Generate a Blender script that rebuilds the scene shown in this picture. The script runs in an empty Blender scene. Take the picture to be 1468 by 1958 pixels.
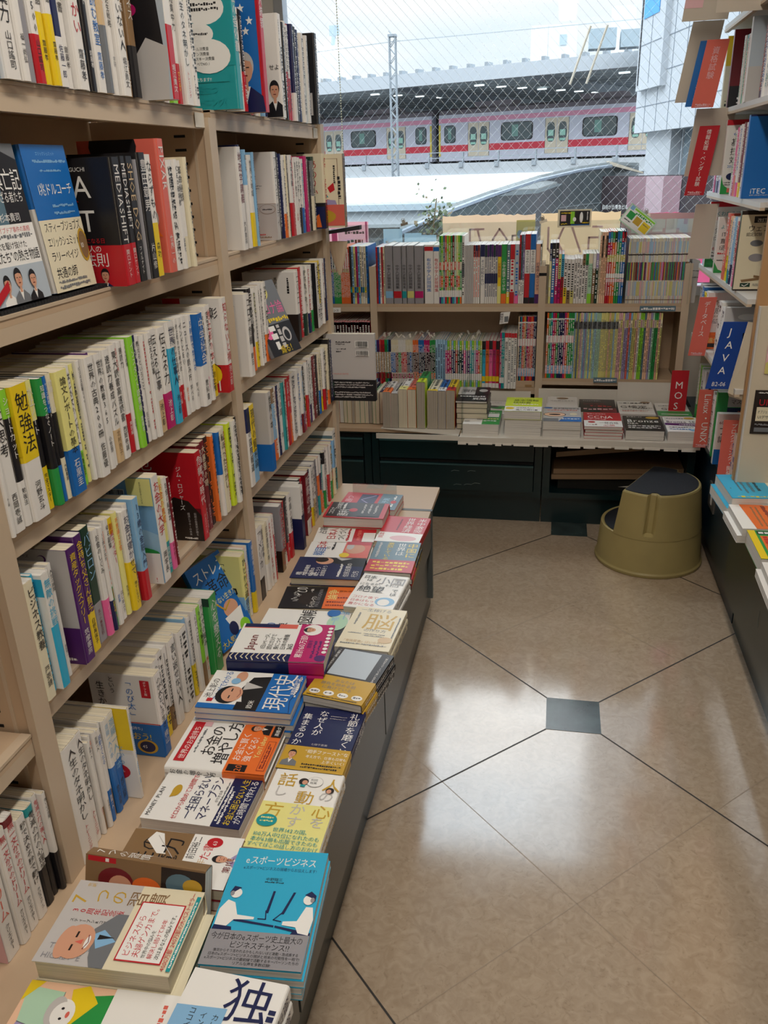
import bpy, math, random
from mathutils import Matrix, Vector
random.seed(7)
SC = bpy.context.scene
COL = SC.collection
PI = math.pi
# ---------------------------------------------------------------- camera
W_PX, H_PX, F_PX = 1468, 1958, 1588.5
CAM_H = 1.45
yaw, pit, rol = math.radians(11.828), math.radians(22.571), math.radians(1.897)
fw = Vector((-math.sin(yaw)*math.cos(pit), math.cos(yaw)*math.cos(pit), -math.sin(pit)))
rt = Vector((math.cos(yaw), math.sin(yaw), 0)); dn = fw.cross(rt)
r2 = rt*math.cos(rol) + dn*math.sin(rol); d2 = dn*math.cos(rol) - rt*math.sin(rol)
cd = bpy.data.cameras.new('camera'); cam = bpy.data.objects.new('camera', cd); COL.objects.link(cam)
cd.sensor_fit = 'VERTICAL'; cd.sensor_height = 24.0; cd.lens = 24.0*F_PX/H_PX; cd.clip_start = 0.02; cd.clip_end = 400
cam.matrix_world = Matrix(((r2.x, -d2.x, -fw.x, 0), (r2.y, -d2.y, -fw.y, 0), (r2.z, -d2.z, -fw.z, CAM_H), (0, 0, 0, 1)))
SC.camera = cam
# ---------------------------------------------------------------- exposure, sky, sun, lamps
SC.view_settings.view_transform = 'Standard'; SC.view_settings.look = 'None'
SC.view_settings.exposure = 0.0; SC.view_settings.gamma = 1.0; SC.view_settings.use_curve_mapping = False
SC.cycles.max_bounces = 6; SC.cycles.diffuse_bounces = 3; SC.cycles.glossy_bounces = 3; SC.cycles.transparent_max_bounces = 12
SC.cycles.sample_clamp_indirect = 6.0
SC.cycles.use_denoising = True
SKY_LOW, SKY_HIGH = 1.12, 5.2
wd = bpy.data.worlds.new('sky'); SC.world = wd; wd.use_nodes = True
nt = wd.node_tree; nt.nodes.clear()
o_ = nt.nodes.new('ShaderNodeOutputWorld'); b_ = nt.nodes.new('ShaderNodeBackground'); nt.links.new(b_.outputs[0], o_.inputs[0])
tc = nt.nodes.new('ShaderNodeTexCoord'); mp = nt.nodes.new('ShaderNodeMapping'); mp.inputs['Scale'].default_value = (1, 1, 4)
ns = nt.nodes.new('ShaderNodeTexNoise'); ns.inputs['Scale'].default_value = 2.2; ns.inputs['Detail'].default_value = 5
cr = nt.nodes.new('ShaderNodeValToRGB'); cr.color_ramp.elements[0].position = .42; cr.color_ramp.elements[1].position = .62
cr.color_ramp.elements[0].color = (.72, .85, .97, 1); cr.color_ramp.elements[1].color = (1, 1, 1, 1)
nt.links.new(tc.outputs['Generated'], mp.inputs[0]); nt.links.new(mp.outputs[0], ns.inputs['Vector']); nt.links.new(ns.outputs[0], cr.inputs[0])
nt.links.new(cr.outputs[0], b_.inputs[0])
sx = nt.nodes.new('ShaderNodeSeparateXYZ'); mr = nt.nodes.new('ShaderNodeMapRange'); mr.interpolation_type = 'SMOOTHSTEP'      # thin bright cloud overhead, dimmer towards the horizon
mr.inputs['From Min'].default_value = .16; mr.inputs['From Max'].default_value = .58; mr.inputs['To Min'].default_value = SKY_LOW; mr.inputs['To Max'].default_value = SKY_HIGH
nt.links.new(tc.outputs['Generated'], sx.inputs[0]); nt.links.new(sx.outputs['Z'], mr.inputs['Value']); nt.links.new(mr.outputs[0], b_.inputs[1])
sd = bpy.data.lights.new('sun', 'SUN'); so = bpy.data.objects.new('sun', sd); COL.objects.link(so)
sd.energy = .25; sd.angle = .01; sd.color = (1, .97, .92)
so.rotation_euler = Vector((-.45, .75, -.9)).to_track_quat('-Z', 'Y').to_euler()
def ceiling_lamp(x, y, sx, sy, power):
    l = bpy.data.lights.new('ceiling_tube', 'AREA'); l.shape = 'RECTANGLE'; l.size = sx; l.size_y = sy; l.energy = power; l.color = (1, .93, .83)
    o = bpy.data.objects.new('ceiling_tube', l); COL.objects.link(o); o.location = (x, y, 2.72)
for x_, y_, p_ in ((.0, -.9, 16), (.0, .7, 17), (.0, 2.05, 9), (1.5, 1.2, 9)):
    ceiling_lamp(x_, y_, .16, 1.25, p_)
# ---------------------------------------------------------------- helpers: materials
def lin(c): return c/12.92 if c <= .04045 else ((c+.055)/1.055)**2.4
def hexlin(h): return tuple(lin(int(h[i:i+2], 16)/255) for i in (0, 2, 4)) + (1,)
PAL = dict(W='ebe7e2', w='f4f2ee', C='e9dfc2', K='1e1d21', s='97959a', S='c6c2c0', R='c31f2b', M='761a24', r='e06b5c', Y='efcf22', y='efe893', B='1d6cbb',
           b='8abbe2', N='1c2452', T='1e9aa0', t='33b0d8', g='2c9a4a', l='92d83a', L='d6ea2e', O='ee7430', P='51216a', p='f06aa4', m='bf1c6b', n='8b6d4c',
           k='173a2d', d='d5b78c', G='75787d', V='a99cc6', F='d9a184', H='2a211e', A='b9c4cf', E='5d7a8a', D='c9a032', I='e7b8bd', J='f6c9a8', Q='b7dcc0', U='a8cfe8', X='d8cf7a', Z='e9b49a', a='c8bcad')
CNAME = dict(W='white', w='white', C='cream', K='black', s='grey', S='pale grey', R='red', M='maroon', r='coral', Y='yellow', y='pale yellow', B='blue', b='light blue',
             N='navy', T='teal', t='cyan', g='green', l='lime green', L='neon yellow', O='orange', P='purple', p='pink', m='magenta', n='brown', k='dark green', d='tan', G='slate grey',
             V='lavender', F='skin', H='dark brown', A='blue grey', E='steel blue', D='gold', I='pale pink', J='peach', Q='mint', U='sky blue', X='khaki', Z='salmon', a='greige')
MATS = {}
def pmat(name, color, rough=.4, metal=0.0, spec=.5, noise=0.0, nscale=30.0, bump=0.0, coat=0.0):
    if name in MATS: return MATS[name]
    m = bpy.data.materials.new(name); m.use_nodes = True; t = m.node_tree; p = t.nodes['Principled BSDF']
    p.inputs['Roughness'].default_value = rough; p.inputs['Metallic'].default_value = metal; p.inputs['Specular IOR Level'].default_value = spec
    if coat: p.inputs['Coat Weight'].default_value = coat; p.inputs['Coat Roughness'].default_value = .08
    c = hexlin(color) if isinstance(color, str) else color
    if noise or bump:
        co = t.nodes.new('ShaderNodeTexCoord'); n = t.nodes.new('ShaderNodeTexNoise'); n.inputs['Scale'].default_value = nscale; n.inputs['Detail'].default_value = 4
        t.links.new(co.outputs['Object'], n.inputs['Vector'])
        if noise:
            r = t.nodes.new('ShaderNodeValToRGB'); r.color_ramp.elements[0].position = .3; r.color_ramp.elements[1].position = .7
            r.color_ramp.elements[0].color = tuple(v*(1-noise) for v in c[:3])+(1,); r.color_ramp.elements[1].color = tuple(min(1, v*(1+noise)) for v in c[:3])+(1,)
            t.links.new(n.outputs[0], r.inputs[0]); t.links.new(r.outputs[0], p.inputs['Base Color'])
        else: p.inputs['Base Color'].default_value = c
        if bump:
            b = t.nodes.new('ShaderNodeBump'); b.inputs['Strength'].default_value = bump; b.inputs['Distance'].default_value = .002
            t.links.new(n.outputs[0], b.inputs['Height']); t.links.new(b.outputs[0], p.inputs['Normal'])
    else: p.inputs['Base Color'].default_value = c
    MATS[name] = m; return m
EXT = .58  # darkens outdoor base colours to balance the strong sky light
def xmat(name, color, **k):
    """outdoor surface, its colour evenly darkened to offset the bright sky"""
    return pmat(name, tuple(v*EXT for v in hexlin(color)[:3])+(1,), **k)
def cmat(code):
    """printed paper in one palette colour"""
    return pmat('print_'+CNAME[code].replace(' ', '_')+('_bright' if code == 'w' else ''), PAL[code], rough=.33, spec=.45)
def page_mat(name, color):
    if name in MATS: return MATS[name]
    m = bpy.data.materials.new(name); m.use_nodes = True; t = m.node_tree; p = t.nodes['Principled BSDF']; p.inputs['Roughness'].default_value = .85
    co = t.nodes.new('ShaderNodeTexCoord'); mpp = t.nodes.new('ShaderNodeMapping'); mpp.inputs['Scale'].default_value = (4, 4, 900)
    n = t.nodes.new('ShaderNodeTexNoise'); n.inputs['Scale'].default_value = 1.0; n.inputs['Detail'].default_value = 2
    r = t.nodes.new('ShaderNodeValToRGB'); c = hexlin(color); r.color_ramp.elements[0].color = tuple(v*.62 for v in c[:3])+(1,); r.color_ramp.elements[1].color = c
    r.color_ramp.elements[0].position = .25; r.color_ramp.elements[1].position = .6
    t.links.new(co.outputs['Object'], mpp.inputs[0]); t.links.new(mpp.outputs[0], n.inputs['Vector']); t.links.new(n.outputs[0], r.inputs[0]); t.links.new(r.outputs[0], p.inputs['Base Color'])
    MATS[name] = m; return m
PAGE = [page_mat('pages_cream', 'ded2b8'), page_mat('pages_white', 'e2ddd5'), page_mat('pages_grey', 'b5aa9b')]
STEEL = pmat('shelf_paint', 'c4a98c', rough=.42, noise=.03, nscale=3)
STEEL_EDGE = pmat('shelf_paint_worn', 'c9b49b', rough=.4)
SLOT = pmat('slot_black', '0d0c0c', rough=.8)
GREEN = pmat('cabinet_green', '0c2629', rough=.3, noise=.12, nscale=5)
GREEN2 = pmat('cabinet_green_dark', '071618', rough=.4)
GREY = pmat('plinth_grey', '565c5c', rough=.3, noise=.08, nscale=4)
CHROME = pmat('chrome', 'c8c8c8', rough=.2, metal=1)
CARDW = pmat('white_card', 'dcd6cb', rough=.6, noise=.04, nscale=6)
WOODB = pmat('brown_edge', '7d4a3a', rough=.45)
# ---------------------------------------------------------------- helpers: meshes
class MB:
    def __init__(s): s.v = []; s.f = []; s.m = []; s.mats = []
    def mi(s, m):
        if m not in s.mats: s.mats.append(m)
        return s.mats.index(m)
    def add(s, vs, fs, m):
        k = len(s.v); i = s.mi(m); s.v.extend(vs); s.f.extend([tuple(a+k for a in f) for f in fs]); s.m.extend([i]*len(fs))
    def box(s, x0, x1, y0, y1, z0, z1, m):
        s.add([(x0,y0,z0),(x1,y0,z0),(x1,y1,z0),(x0,y1,z0),(x0,y0,z1),(x1,y0,z1),(x1,y1,z1),(x0,y1,z1)],
              [(0,3,2,1),(4,5,6,7),(0,1,5,4),(1,2,6,5),(2,3,7,6),(3,0,4,7)], m)
    def hexa(s, p, m): s.add([tuple(q) for q in p], [(0,3,2,1),(4,5,6,7),(0,1,5,4),(1,2,6,5),(2,3,7,6),(3,0,4,7)], m)
    def quad(s, p, m): s.add([tuple(q) for q in p], [tuple(range(len(p)))], m)
    def prism(s, pts, d, m):
        """closed polygon pts (3d) pushed along vector d"""
        n = len(pts); a = [tuple(p) for p in pts]; b = [tuple(p[i]+d[i] for i in range(3)) for p in pts]
        s.add(a+b, [tuple(reversed(range(n))), tuple(range(n, 2*n))]+[(i, (i+1) % n, n+(i+1) % n, n+i) for i in range(n)], m)
    def tube(s, path, r, m, n=6):
        rings = []
        for i, p in enumerate(path):
            p = Vector(p); a = Vector(path[max(i-1, 0)]); b = Vector(path[min(i+1, len(path)-1)]); t = (b-a).normalized()
            u = t.orthogonal().normalized() if i == 0 else (u - t*u.dot(t)).normalized()
            w = t.cross(u); rr = r[i] if isinstance(r, (list, tuple)) else r
            rings.append([tuple(p+u*rr*math.cos(2*PI*k/n)+w*rr*math.sin(2*PI*k/n)) for k in range(n)])
        vs = [v for g in rings for v in g]; L = len(rings)
        fs = [(i*n+k, i*n+(k+1) % n, (i+1)*n+(k+1) % n, (i+1)*n+k) for i in range(L-1) for k in range(n)]
        fs += [tuple(reversed(range(n))), tuple(range((L-1)*n, L*n))]
        s.add(vs, fs, m)
    def loft(s, rings, m, cap=True):
        n = len(rings[0]); vs = [tuple(v) for g in rings for v in g]; L = len(rings)
        fs = [(i*n+k, i*n+(k+1) % n, (i+1)*n+(k+1) % n, (i+1)*n+k) for i in range(L-1) for k in range(n)]
        if cap: fs += [tuple(reversed(range(n))), tuple(range((L-1)*n, L*n))]
        s.add(vs, fs, m)
    def build(s, name, parent=None, mat=None, smooth=False):
        me = bpy.data.meshes.new(name); me.from_pydata(s.v, [], s.f)
        for m in s.mats: me.materials.append(m)
        me.polygons.foreach_set('material_index', s.m)
        if smooth: me.polygons.foreach_set('use_smooth', [True]*len(s.f))
        me.update()
        o = bpy.data.objects.new(name, me); COL.objects.link(o)
        if parent: o.parent = parent
        if mat is not None: o.matrix_world = mat
        return o
def tag(o, label=None, cat=None, group=None, kind=None):
    if label: o['label'] = label
    if cat: o['category'] = cat
    if group: o['group'] = group
    if kind: o['kind'] = kind
    return o
def empty(name, label, cat, mat=None, group=None):
    o = bpy.data.objects.new(name, None); o.empty_display_size = .05; COL.objects.link(o)
    if mat is not None: o.matrix_world = mat
    return tag(o, label, cat, group)
def struct(name, mb, kind='structure'): return tag(mb.build(name), kind=kind)
def smooth(o, ang=.6):
    for p in o.data.polygons: p.use_smooth = True
    try: o.data.set_sharp_from_angle(angle=ang)
    except Exception: pass
    return o
# ---------------------------------------------------------------- helpers: lettering
_G = {}
def glyph(ch, bold, res=2):
    k = (ch, bold, res)
    if k in _G: return _G[k]
    c = bpy.data.curves.new('g', 'FONT'); c.body = ch; c.size = 1; c.resolution_u = res; c.dimensions = '2D'
    o = bpy.data.objects.new('g', c); COL.objects.link(o); bpy.context.view_layer.update()
    me = bpy.data.meshes.new_from_object(o.evaluated_get(bpy.context.evaluated_depsgraph_get()))
    vs = [(v.co.x, v.co.y) for v in me.vertices]; fs = [tuple(p.vertices) for p in me.polygons]
    bpy.data.objects.remove(o); bpy.data.curves.remove(c); bpy.data.meshes.remove(me)
    xs = [v[0] for v in vs] or [0, .3]; ys = [v[1] for v in vs] or [0, .3]
    cjk = ord(ch) > 0x2E80
    adv = .96 if cjk else (max(xs)+.07 if vs else .32)
    _G[k] = (vs, fs, adv, min(xs), max(xs), min(ys), max(ys)); return _G[k]
ROT = set('ー〜（）「」…-')
def text_pts(s, mode='h', bold=True, res=2):
    """lettering with em size 1. h: origin left baseline, runs +x. v: origin top centre, runs -y. Returns verts, faces, length"""
    V, F = [], []
    if mode == 'h':
        x = 0
        for ch in s:
            if ch in ' @': x += .35; continue
            vs, fs, adv, *_ = glyph(ch, bold, res); k = len(V)
            V += [(a+x, b) for a, b in vs]; F += [tuple(i+k for i in f) for f in fs]; x += adv
        return V, F, x
    y = 0
    for ch in s:
        if ch in ' @': y -= .5; continue
        vs, fs, adv, x0, x1, y0, y1 = glyph(ch, bold, res); k = len(V)
        cx = .48 if ord(ch) > 0x2E80 else (x0+x1)/2
        if ch in ROT:
            mx, my = (x0+x1)/2, (y0+y1)/2; V += [(b-my, -(a-mx)+y-.5) for a, b in vs]
        else: V += [(a-cx, b-.86+y) for a, b in vs]
        F += [tuple(i+k for i in f) for f in fs]; y -= 1.0
    return V, F, -y
def put(mb, V, F, o, r, u, size, m, sx=1.0):
    """flat shape V (2d) onto plane at o with right r and up u"""
    mb.add([(o[0]+(a*r[0]*sx+b*u[0])*size, o[1]+(a*r[1]*sx+b*u[1])*size, o[2]+(a*r[2]*sx+b*u[2])*size) for a, b in V], F, m)
def ellipse(cx, cy, rx, ry, n=20, a0=0, a1=2*PI): return [(cx+rx*math.cos(a0+(a1-a0)*i/n), cy+ry*math.sin(a0+(a1-a0)*i/n)) for i in range(n+(0 if a1-a0 > 6.2 else 1))]
def clip01(P):
    for ax, lim, sg in ((0, 0, 1), (0, 1, -1), (1, 0, 1), (1, 1, -1)):
        out = []
        for i in range(len(P)):
            a, b = P[i-1], P[i]; da, db = (a[ax]-lim)*sg, (b[ax]-lim)*sg
            if (da >= 0) != (db >= 0): t = da/(da-db); out.append((a[0]+(b[0]-a[0])*t, a[1]+(b[1]-a[1])*t))
            if db >= 0: out.append(b)
        P = out
        if not P: return P
    return P
def draw(mb, items, o, r, u, w, h, eps=.00022, nrm=None):
    """art on a panel of w x h metres with lower left corner o. items in fractions of w and h, each a layer above the last"""
    n = nrm or Vector(r).cross(Vector(u)); o = Vector(o); r = Vector(r); u = Vector(u)
    for i, it in enumerate(items):
        oo = o+n*eps*(1+.35*i); k = it[0]; P = None
        if k == 'r': _, x0, y0, x1, y1, c = it; P = [(x0, y0), (x1, y0), (x1, y1), (x0, y1)]
        elif k == 'e': _, cx, cy, rx, ry, c = it; P = ellipse(cx, cy, rx, ry)
        elif k == 'p': _, P, c = it
        elif k == 'l':                                            # open line: pts, width fraction of h
            _, pts, wd_, c = it
            for a, b in zip(pts[:-1], pts[1:]):
                A = Vector((a[0]*w, a[1]*h)); B = Vector((b[0]*w, b[1]*h)); d = (B-A); L = d.length
                if L < 1e-7: continue
                q = Vector((-d.y, d.x))/L*wd_*h/2; d = d/L*wd_*h*.3
                mb.quad([oo+r*s_.x+u*s_.y for s_ in (A+q-d, A-q-d, B-q+d, B+q+d)], cmat(c))
            continue
        elif k in ('t', 'v'):
            _, s, x, y, sz, c = it[:6]; fit = it[6] if len(it) > 6 else None; bold = it[7] if len(it) > 7 else True
            V, F, L = text_pts(s, 'h' if k == 't' else 'v', bold)
            size = sz*h; sx = 1.0
            if fit and k == 't' and L*size > fit*w: sx = fit*w/(L*size)
            if fit and k == 'v' and L*size > fit*h: size = fit*h/L
            put(mb, V, F, oo+r*x*w+u*y*h, r, u, size, cmat(c), sx); continue
        elif k == 'R':                                            # lettering turned to run down the cover
            _, s, x, y, sz, c = it; V, F, L = text_pts(s, 'h', False); put(mb, V, F, oo+r*x*w+u*y*h, -u, r, sz*h, cmat(c)); continue
        elif k == 'q':                                            # a line of small print too fine to read: x0, x1, y, height, colour
            _, x0, x1, y, hh, c = it; x = x0; rg = random.Random(int(x0*977+y*7919))
            while x < x1:
                d = hh*h/w*(.5+rg.random()*.5); a = min(x+d, x1); z0 = y+hh*rg.choice((0, 0, .1, .35)); z1 = y+hh*rg.choice((1, 1, .85, .6))
                mb.quad([oo+r*p[0]*w+u*p[1]*h for p in ((x, z0), (a, z0), (a, z1), (x, z1))], cmat(c)); x = a+hh*h/w*.22
            continue
        elif k == 'Q':                                            # the same, running down: x, y0 (top), y1, width fraction of w
            _, x, y0, y1, ww, c = it; y = y0; rg = random.Random(int(x*977+y0*7919))
            while y > y1:
                d = ww*w/h*(.5+rg.random()*.5); a = max(y-d, y1); q0 = x-ww/2*rg.choice((1, 1, .7)); q1 = x+ww/2*rg.choice((1, 1, .6))
                mb.quad([oo+r*p[0]*w+u*p[1]*h for p in ((q0, a), (q1, a), (q1, y), (q0, y))], cmat(c)); y = a-ww*w/h*.25
            continue
        P = clip01(P)
        if len(P) > 2: mb.quad([oo+r*p[0]*w+u*p[1]*h for p in P], cmat(c))
# ---------------------------------------------------------------- books
ORD = 'zeroth first second third fourth fifth sixth seventh eighth ninth tenth eleventh twelfth thirteenth fourteenth fifteenth sixteenth seventeenth eighteenth nineteenth twentieth'.split()
TENS = {2: 'twenty', 3: 'thirty', 4: 'forty', 5: 'fifty', 6: 'sixty', 7: 'seventy', 8: 'eighty', 9: 'ninety'}
def ordw(n):
    if n <= 20: return ORD[n]
    if n >= 100: return 'hundred-and-'+ordw(n-100) if n > 100 else 'hundredth'
    t, u = divmod(n, 10)
    return TENS[t]+'-'+ORD[u] if u else TENS[t][:-1]+'ieth'
def frame(loc, U, V):
    """matrix: local x (across the cover) -> U, local y (up the cover) -> V, local z (through the book) -> U x V"""
    U = Vector(U).normalized(); V = Vector(V).normalized(); N = U.cross(V)
    return Matrix(((U.x, V.x, N.x, loc[0]), (U.y, V.y, N.y, loc[1]), (U.z, V.z, N.z, loc[2]), (0, 0, 0, 1)))
def profile(W, T, right, off=0.0, u0=0.0):
    """outline of a cover seen from its head, from the front board's fore-edge round the spine to the back board's"""
    r = min(.0045, .32*T)
    P = [(u0, T+off), (W-r, T+off), (W-.3*r+off*.7, T-.3*r+off*.7), (W+off, T-r), (W+off, r), (W-.3*r+off*.7, .3*r-off*.7), (W-r, -off), (u0, -off)]
    return P if right else [(W-a, b) for a, b in P]
def wrap(mb, W, T, right, v0, v1, m, off, th, u0=0.0):
    a = profile(W, T, right, off, u0); b = profile(W, T, right, off-th, u0)
    n = len(a); ring = a+b[::-1]; vs = [(p[0], v0, p[1]) for p in ring]+[(p[0], v1, p[1]) for p in ring]; k = 2*n
    fs = [(i, (i+1) % k, k+(i+1) % k, k+i) for i in range(k)]
    for i in range(n-1): fs += [(i, k-1-i, k-2-i, i+1), (k+i, k+i+1, k+k-2-i, k+k-1-i)]
    mb.add(vs, fs if right else [tuple(reversed(f)) for f in fs], m)
def parse(spec):
    t = spec.split(); d = dict(c=t[0], h=188, d=128, x=0)
    for q in t[1:]:
        if len(q) > 1 and q[0] in 'hdx' and q[1:].isdigit(): d[q[0]] = int(q[1:])
        elif q[:2] in ('t:', 'a:'):
            a, _, c = q[2:].rpartition(':'); d[q[0]] = (a, c)
        elif q[:2] in ('o:', 'u:'):
            c, f = q[2:].split(':'); d[q[0]] = (c, float(f)) if float(f) > .02 else None
        elif q[:2] == 'm:': d['m'] = q[2:]
        elif q[:2] == 'A:': d['A'] = q[2:]
    return d
ART = {}
def spine_text(mb, W, H, T, right, d, res, eps=.0006):
    x = W+eps if right else -eps
    r = Vector((0, 0, -1)) if right else Vector((0, 0, 1)); u = Vector((0, 1, 0))
    def run(s, c, hi, lo, bold, cap):
        L = (hi-lo)*H
        if s.isascii():                                         # latin runs down the spine on its side
            V, F, n = text_pts(s.replace('@', ' '), 'h', bold, res); size = min(L/max(n, 1), T*cap*1.15)
            o = Vector((x, hi*H, T/2))-r*(.36*size); put(mb, V, F, o, -u, r, size, cmat(c))
        else:
            V, F, n = text_pts(s, 'v', bold, res); size = min(L/n, T*cap)
            sx = min(1.25, max(1.0, T*cap/size*.9)) if size < T*cap else 1.0
            put(mb, V, F, Vector((x, hi*H, T/2)), r, u, size, cmat(c), sx)
    if d.get('t') and d['t'][0]: run(d['t'][0], d['t'][1], .95, .33 if d.get('a') else .16, True, .74)
    if d.get('a'): run(d['a'][0], d['a'][1], .29, .06, False, .52)
    if d.get('m'):
        rg = random.Random(int(W*1e5+H*1e4+T*1e6)); c = cmat(d['m'])
        for cx, w_ in (((.5, .42),) if T < .014 else ((.62, .42), (.24, .16))):
            y = .94*H
            while y > .1*H:
                s = T*w_*rg.choice((1, 1, .8)); 
                if rg.random() < .86:
                    o = Vector((x, y, T*(1-cx) if right else T*cx))
                    for k in range(2):
                        a = s*(.5 if k else .9); q = o-r*(a/2)-u*(s*.5*k)
                        mb.quad([q, q+r*a, q+r*a-u*s*.36, q-u*s*.36][::-1], c)
                y -= s*1.25+(s*2 if rg.random() < .08 else 0)
def book(name, label, cat, group, mat, W, H, T, d, right=True, page=0, simple=False, art=None, hard=False, res=1):
    """one book: cover (with its printing), page block, paper band"""
    c = MB(); wrap(c, W, T, right, 0, H, cmat(d['c']), 0, .0007)
    if d.get('u'): wrap(c, W, T, right, (1-d['u'][1])*H, H, cmat(d['u'][0]), .00015, .0003)
    e = .0025 if hard else .0004
    P = MB(); a, b = (e, W-.0022) if right else (.0022, W-e)
    (c if simple else P).box(a, b, e+.0001, H-e-.0001, .0009, T-.0009, PAGE[page])
    O = None
    if d.get('o'):
        O = MB() if not simple else c
        wrap(O, W, T, right, .0005, d['o'][1]*H, cmat(d['o'][0]), .0003, .00025)
    spine_text(c, W, H, T, right, d, res)
    if art: draw(c, art, (0, 0, T+.0005), (1, 0, 0), (0, 1, 0), W, H)
    if simple:
        o = c.build(name, None, mat); tag(o, label, cat, group); return o
    root = empty(name, label, cat, mat, group)
    co = c.build('cover', root); P.build('pages', root)
    if O: O.build('paper_band', root)
    return root
# cover pictures: people are shown only by clothing and outline
def person_art(cx, cy, s, suit, skin='F', hair='K', shirt='w', asp=.68):
    """bust on a cover, s = head height in fractions of the cover's height"""
    k = 1/asp; a = s*.36*k; b = s*.5
    return [('p', [(cx-2.1*a, cy-3.1*b), (cx-1.9*a, cy-1.9*b), (cx-.6*a, cy-1.25*b), (cx+.6*a, cy-1.25*b), (cx+1.9*a, cy-1.9*b), (cx+2.1*a, cy-3.1*b)], suit),
            ('p', [(cx-.55*a, cy-1.2*b), (cx, cy-2.4*b), (cx+.55*a, cy-1.2*b)], shirt), ('p', [(cx-.3*a, cy-1.5*b), (cx-.3*a, cy-.6*b), (cx+.3*a, cy-.6*b), (cx+.3*a, cy-1.5*b)], skin),
            ('e', cx, cy+.22*b, a*1.06, b*.95, hair), ('e', cx, cy-.05*b, a*.9, b*.92, skin), ('p', [(cx-.95*a, cy+.45*b), (cx-.5*a, cy+.98*b), (cx+.5*a, cy+.98*b), (cx+.95*a, cy+.45*b), (cx, cy+.6*b)], hair),
            ('r', cx-.55*a, cy+.05*b, cx-.2*a, cy+.13*b, 'H'), ('r', cx+.2*a, cy+.05*b, cx+.55*a, cy+.13*b, 'H'), ('p', [(cx-.08*a, cy+.05*b), (cx+.12*a, cy-.25*b), (cx-.1*a, cy-.25*b)], 'r'), ('r', cx-.3*a, cy-.5*b, cx+.3*a, cy-.42*b, 'M')]
def barcode(x, y, w, h, c='K'):
    rg = random.Random(int(x*1000+y*77)); L = [('r', x, y, x+w, y+h, 'w')]; q = x+.04*w
    while q < x+.94*w:
        t = w*rg.choice((.012, .02, .032)); L.append(('r', q, y+.18*h, q+t, y+h*.95, c)); q += t+w*rg.choice((.014, .022))
    return L+[('q', x+.05*w, x+.95*w, y+.02*h, .1*h, c)]
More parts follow.
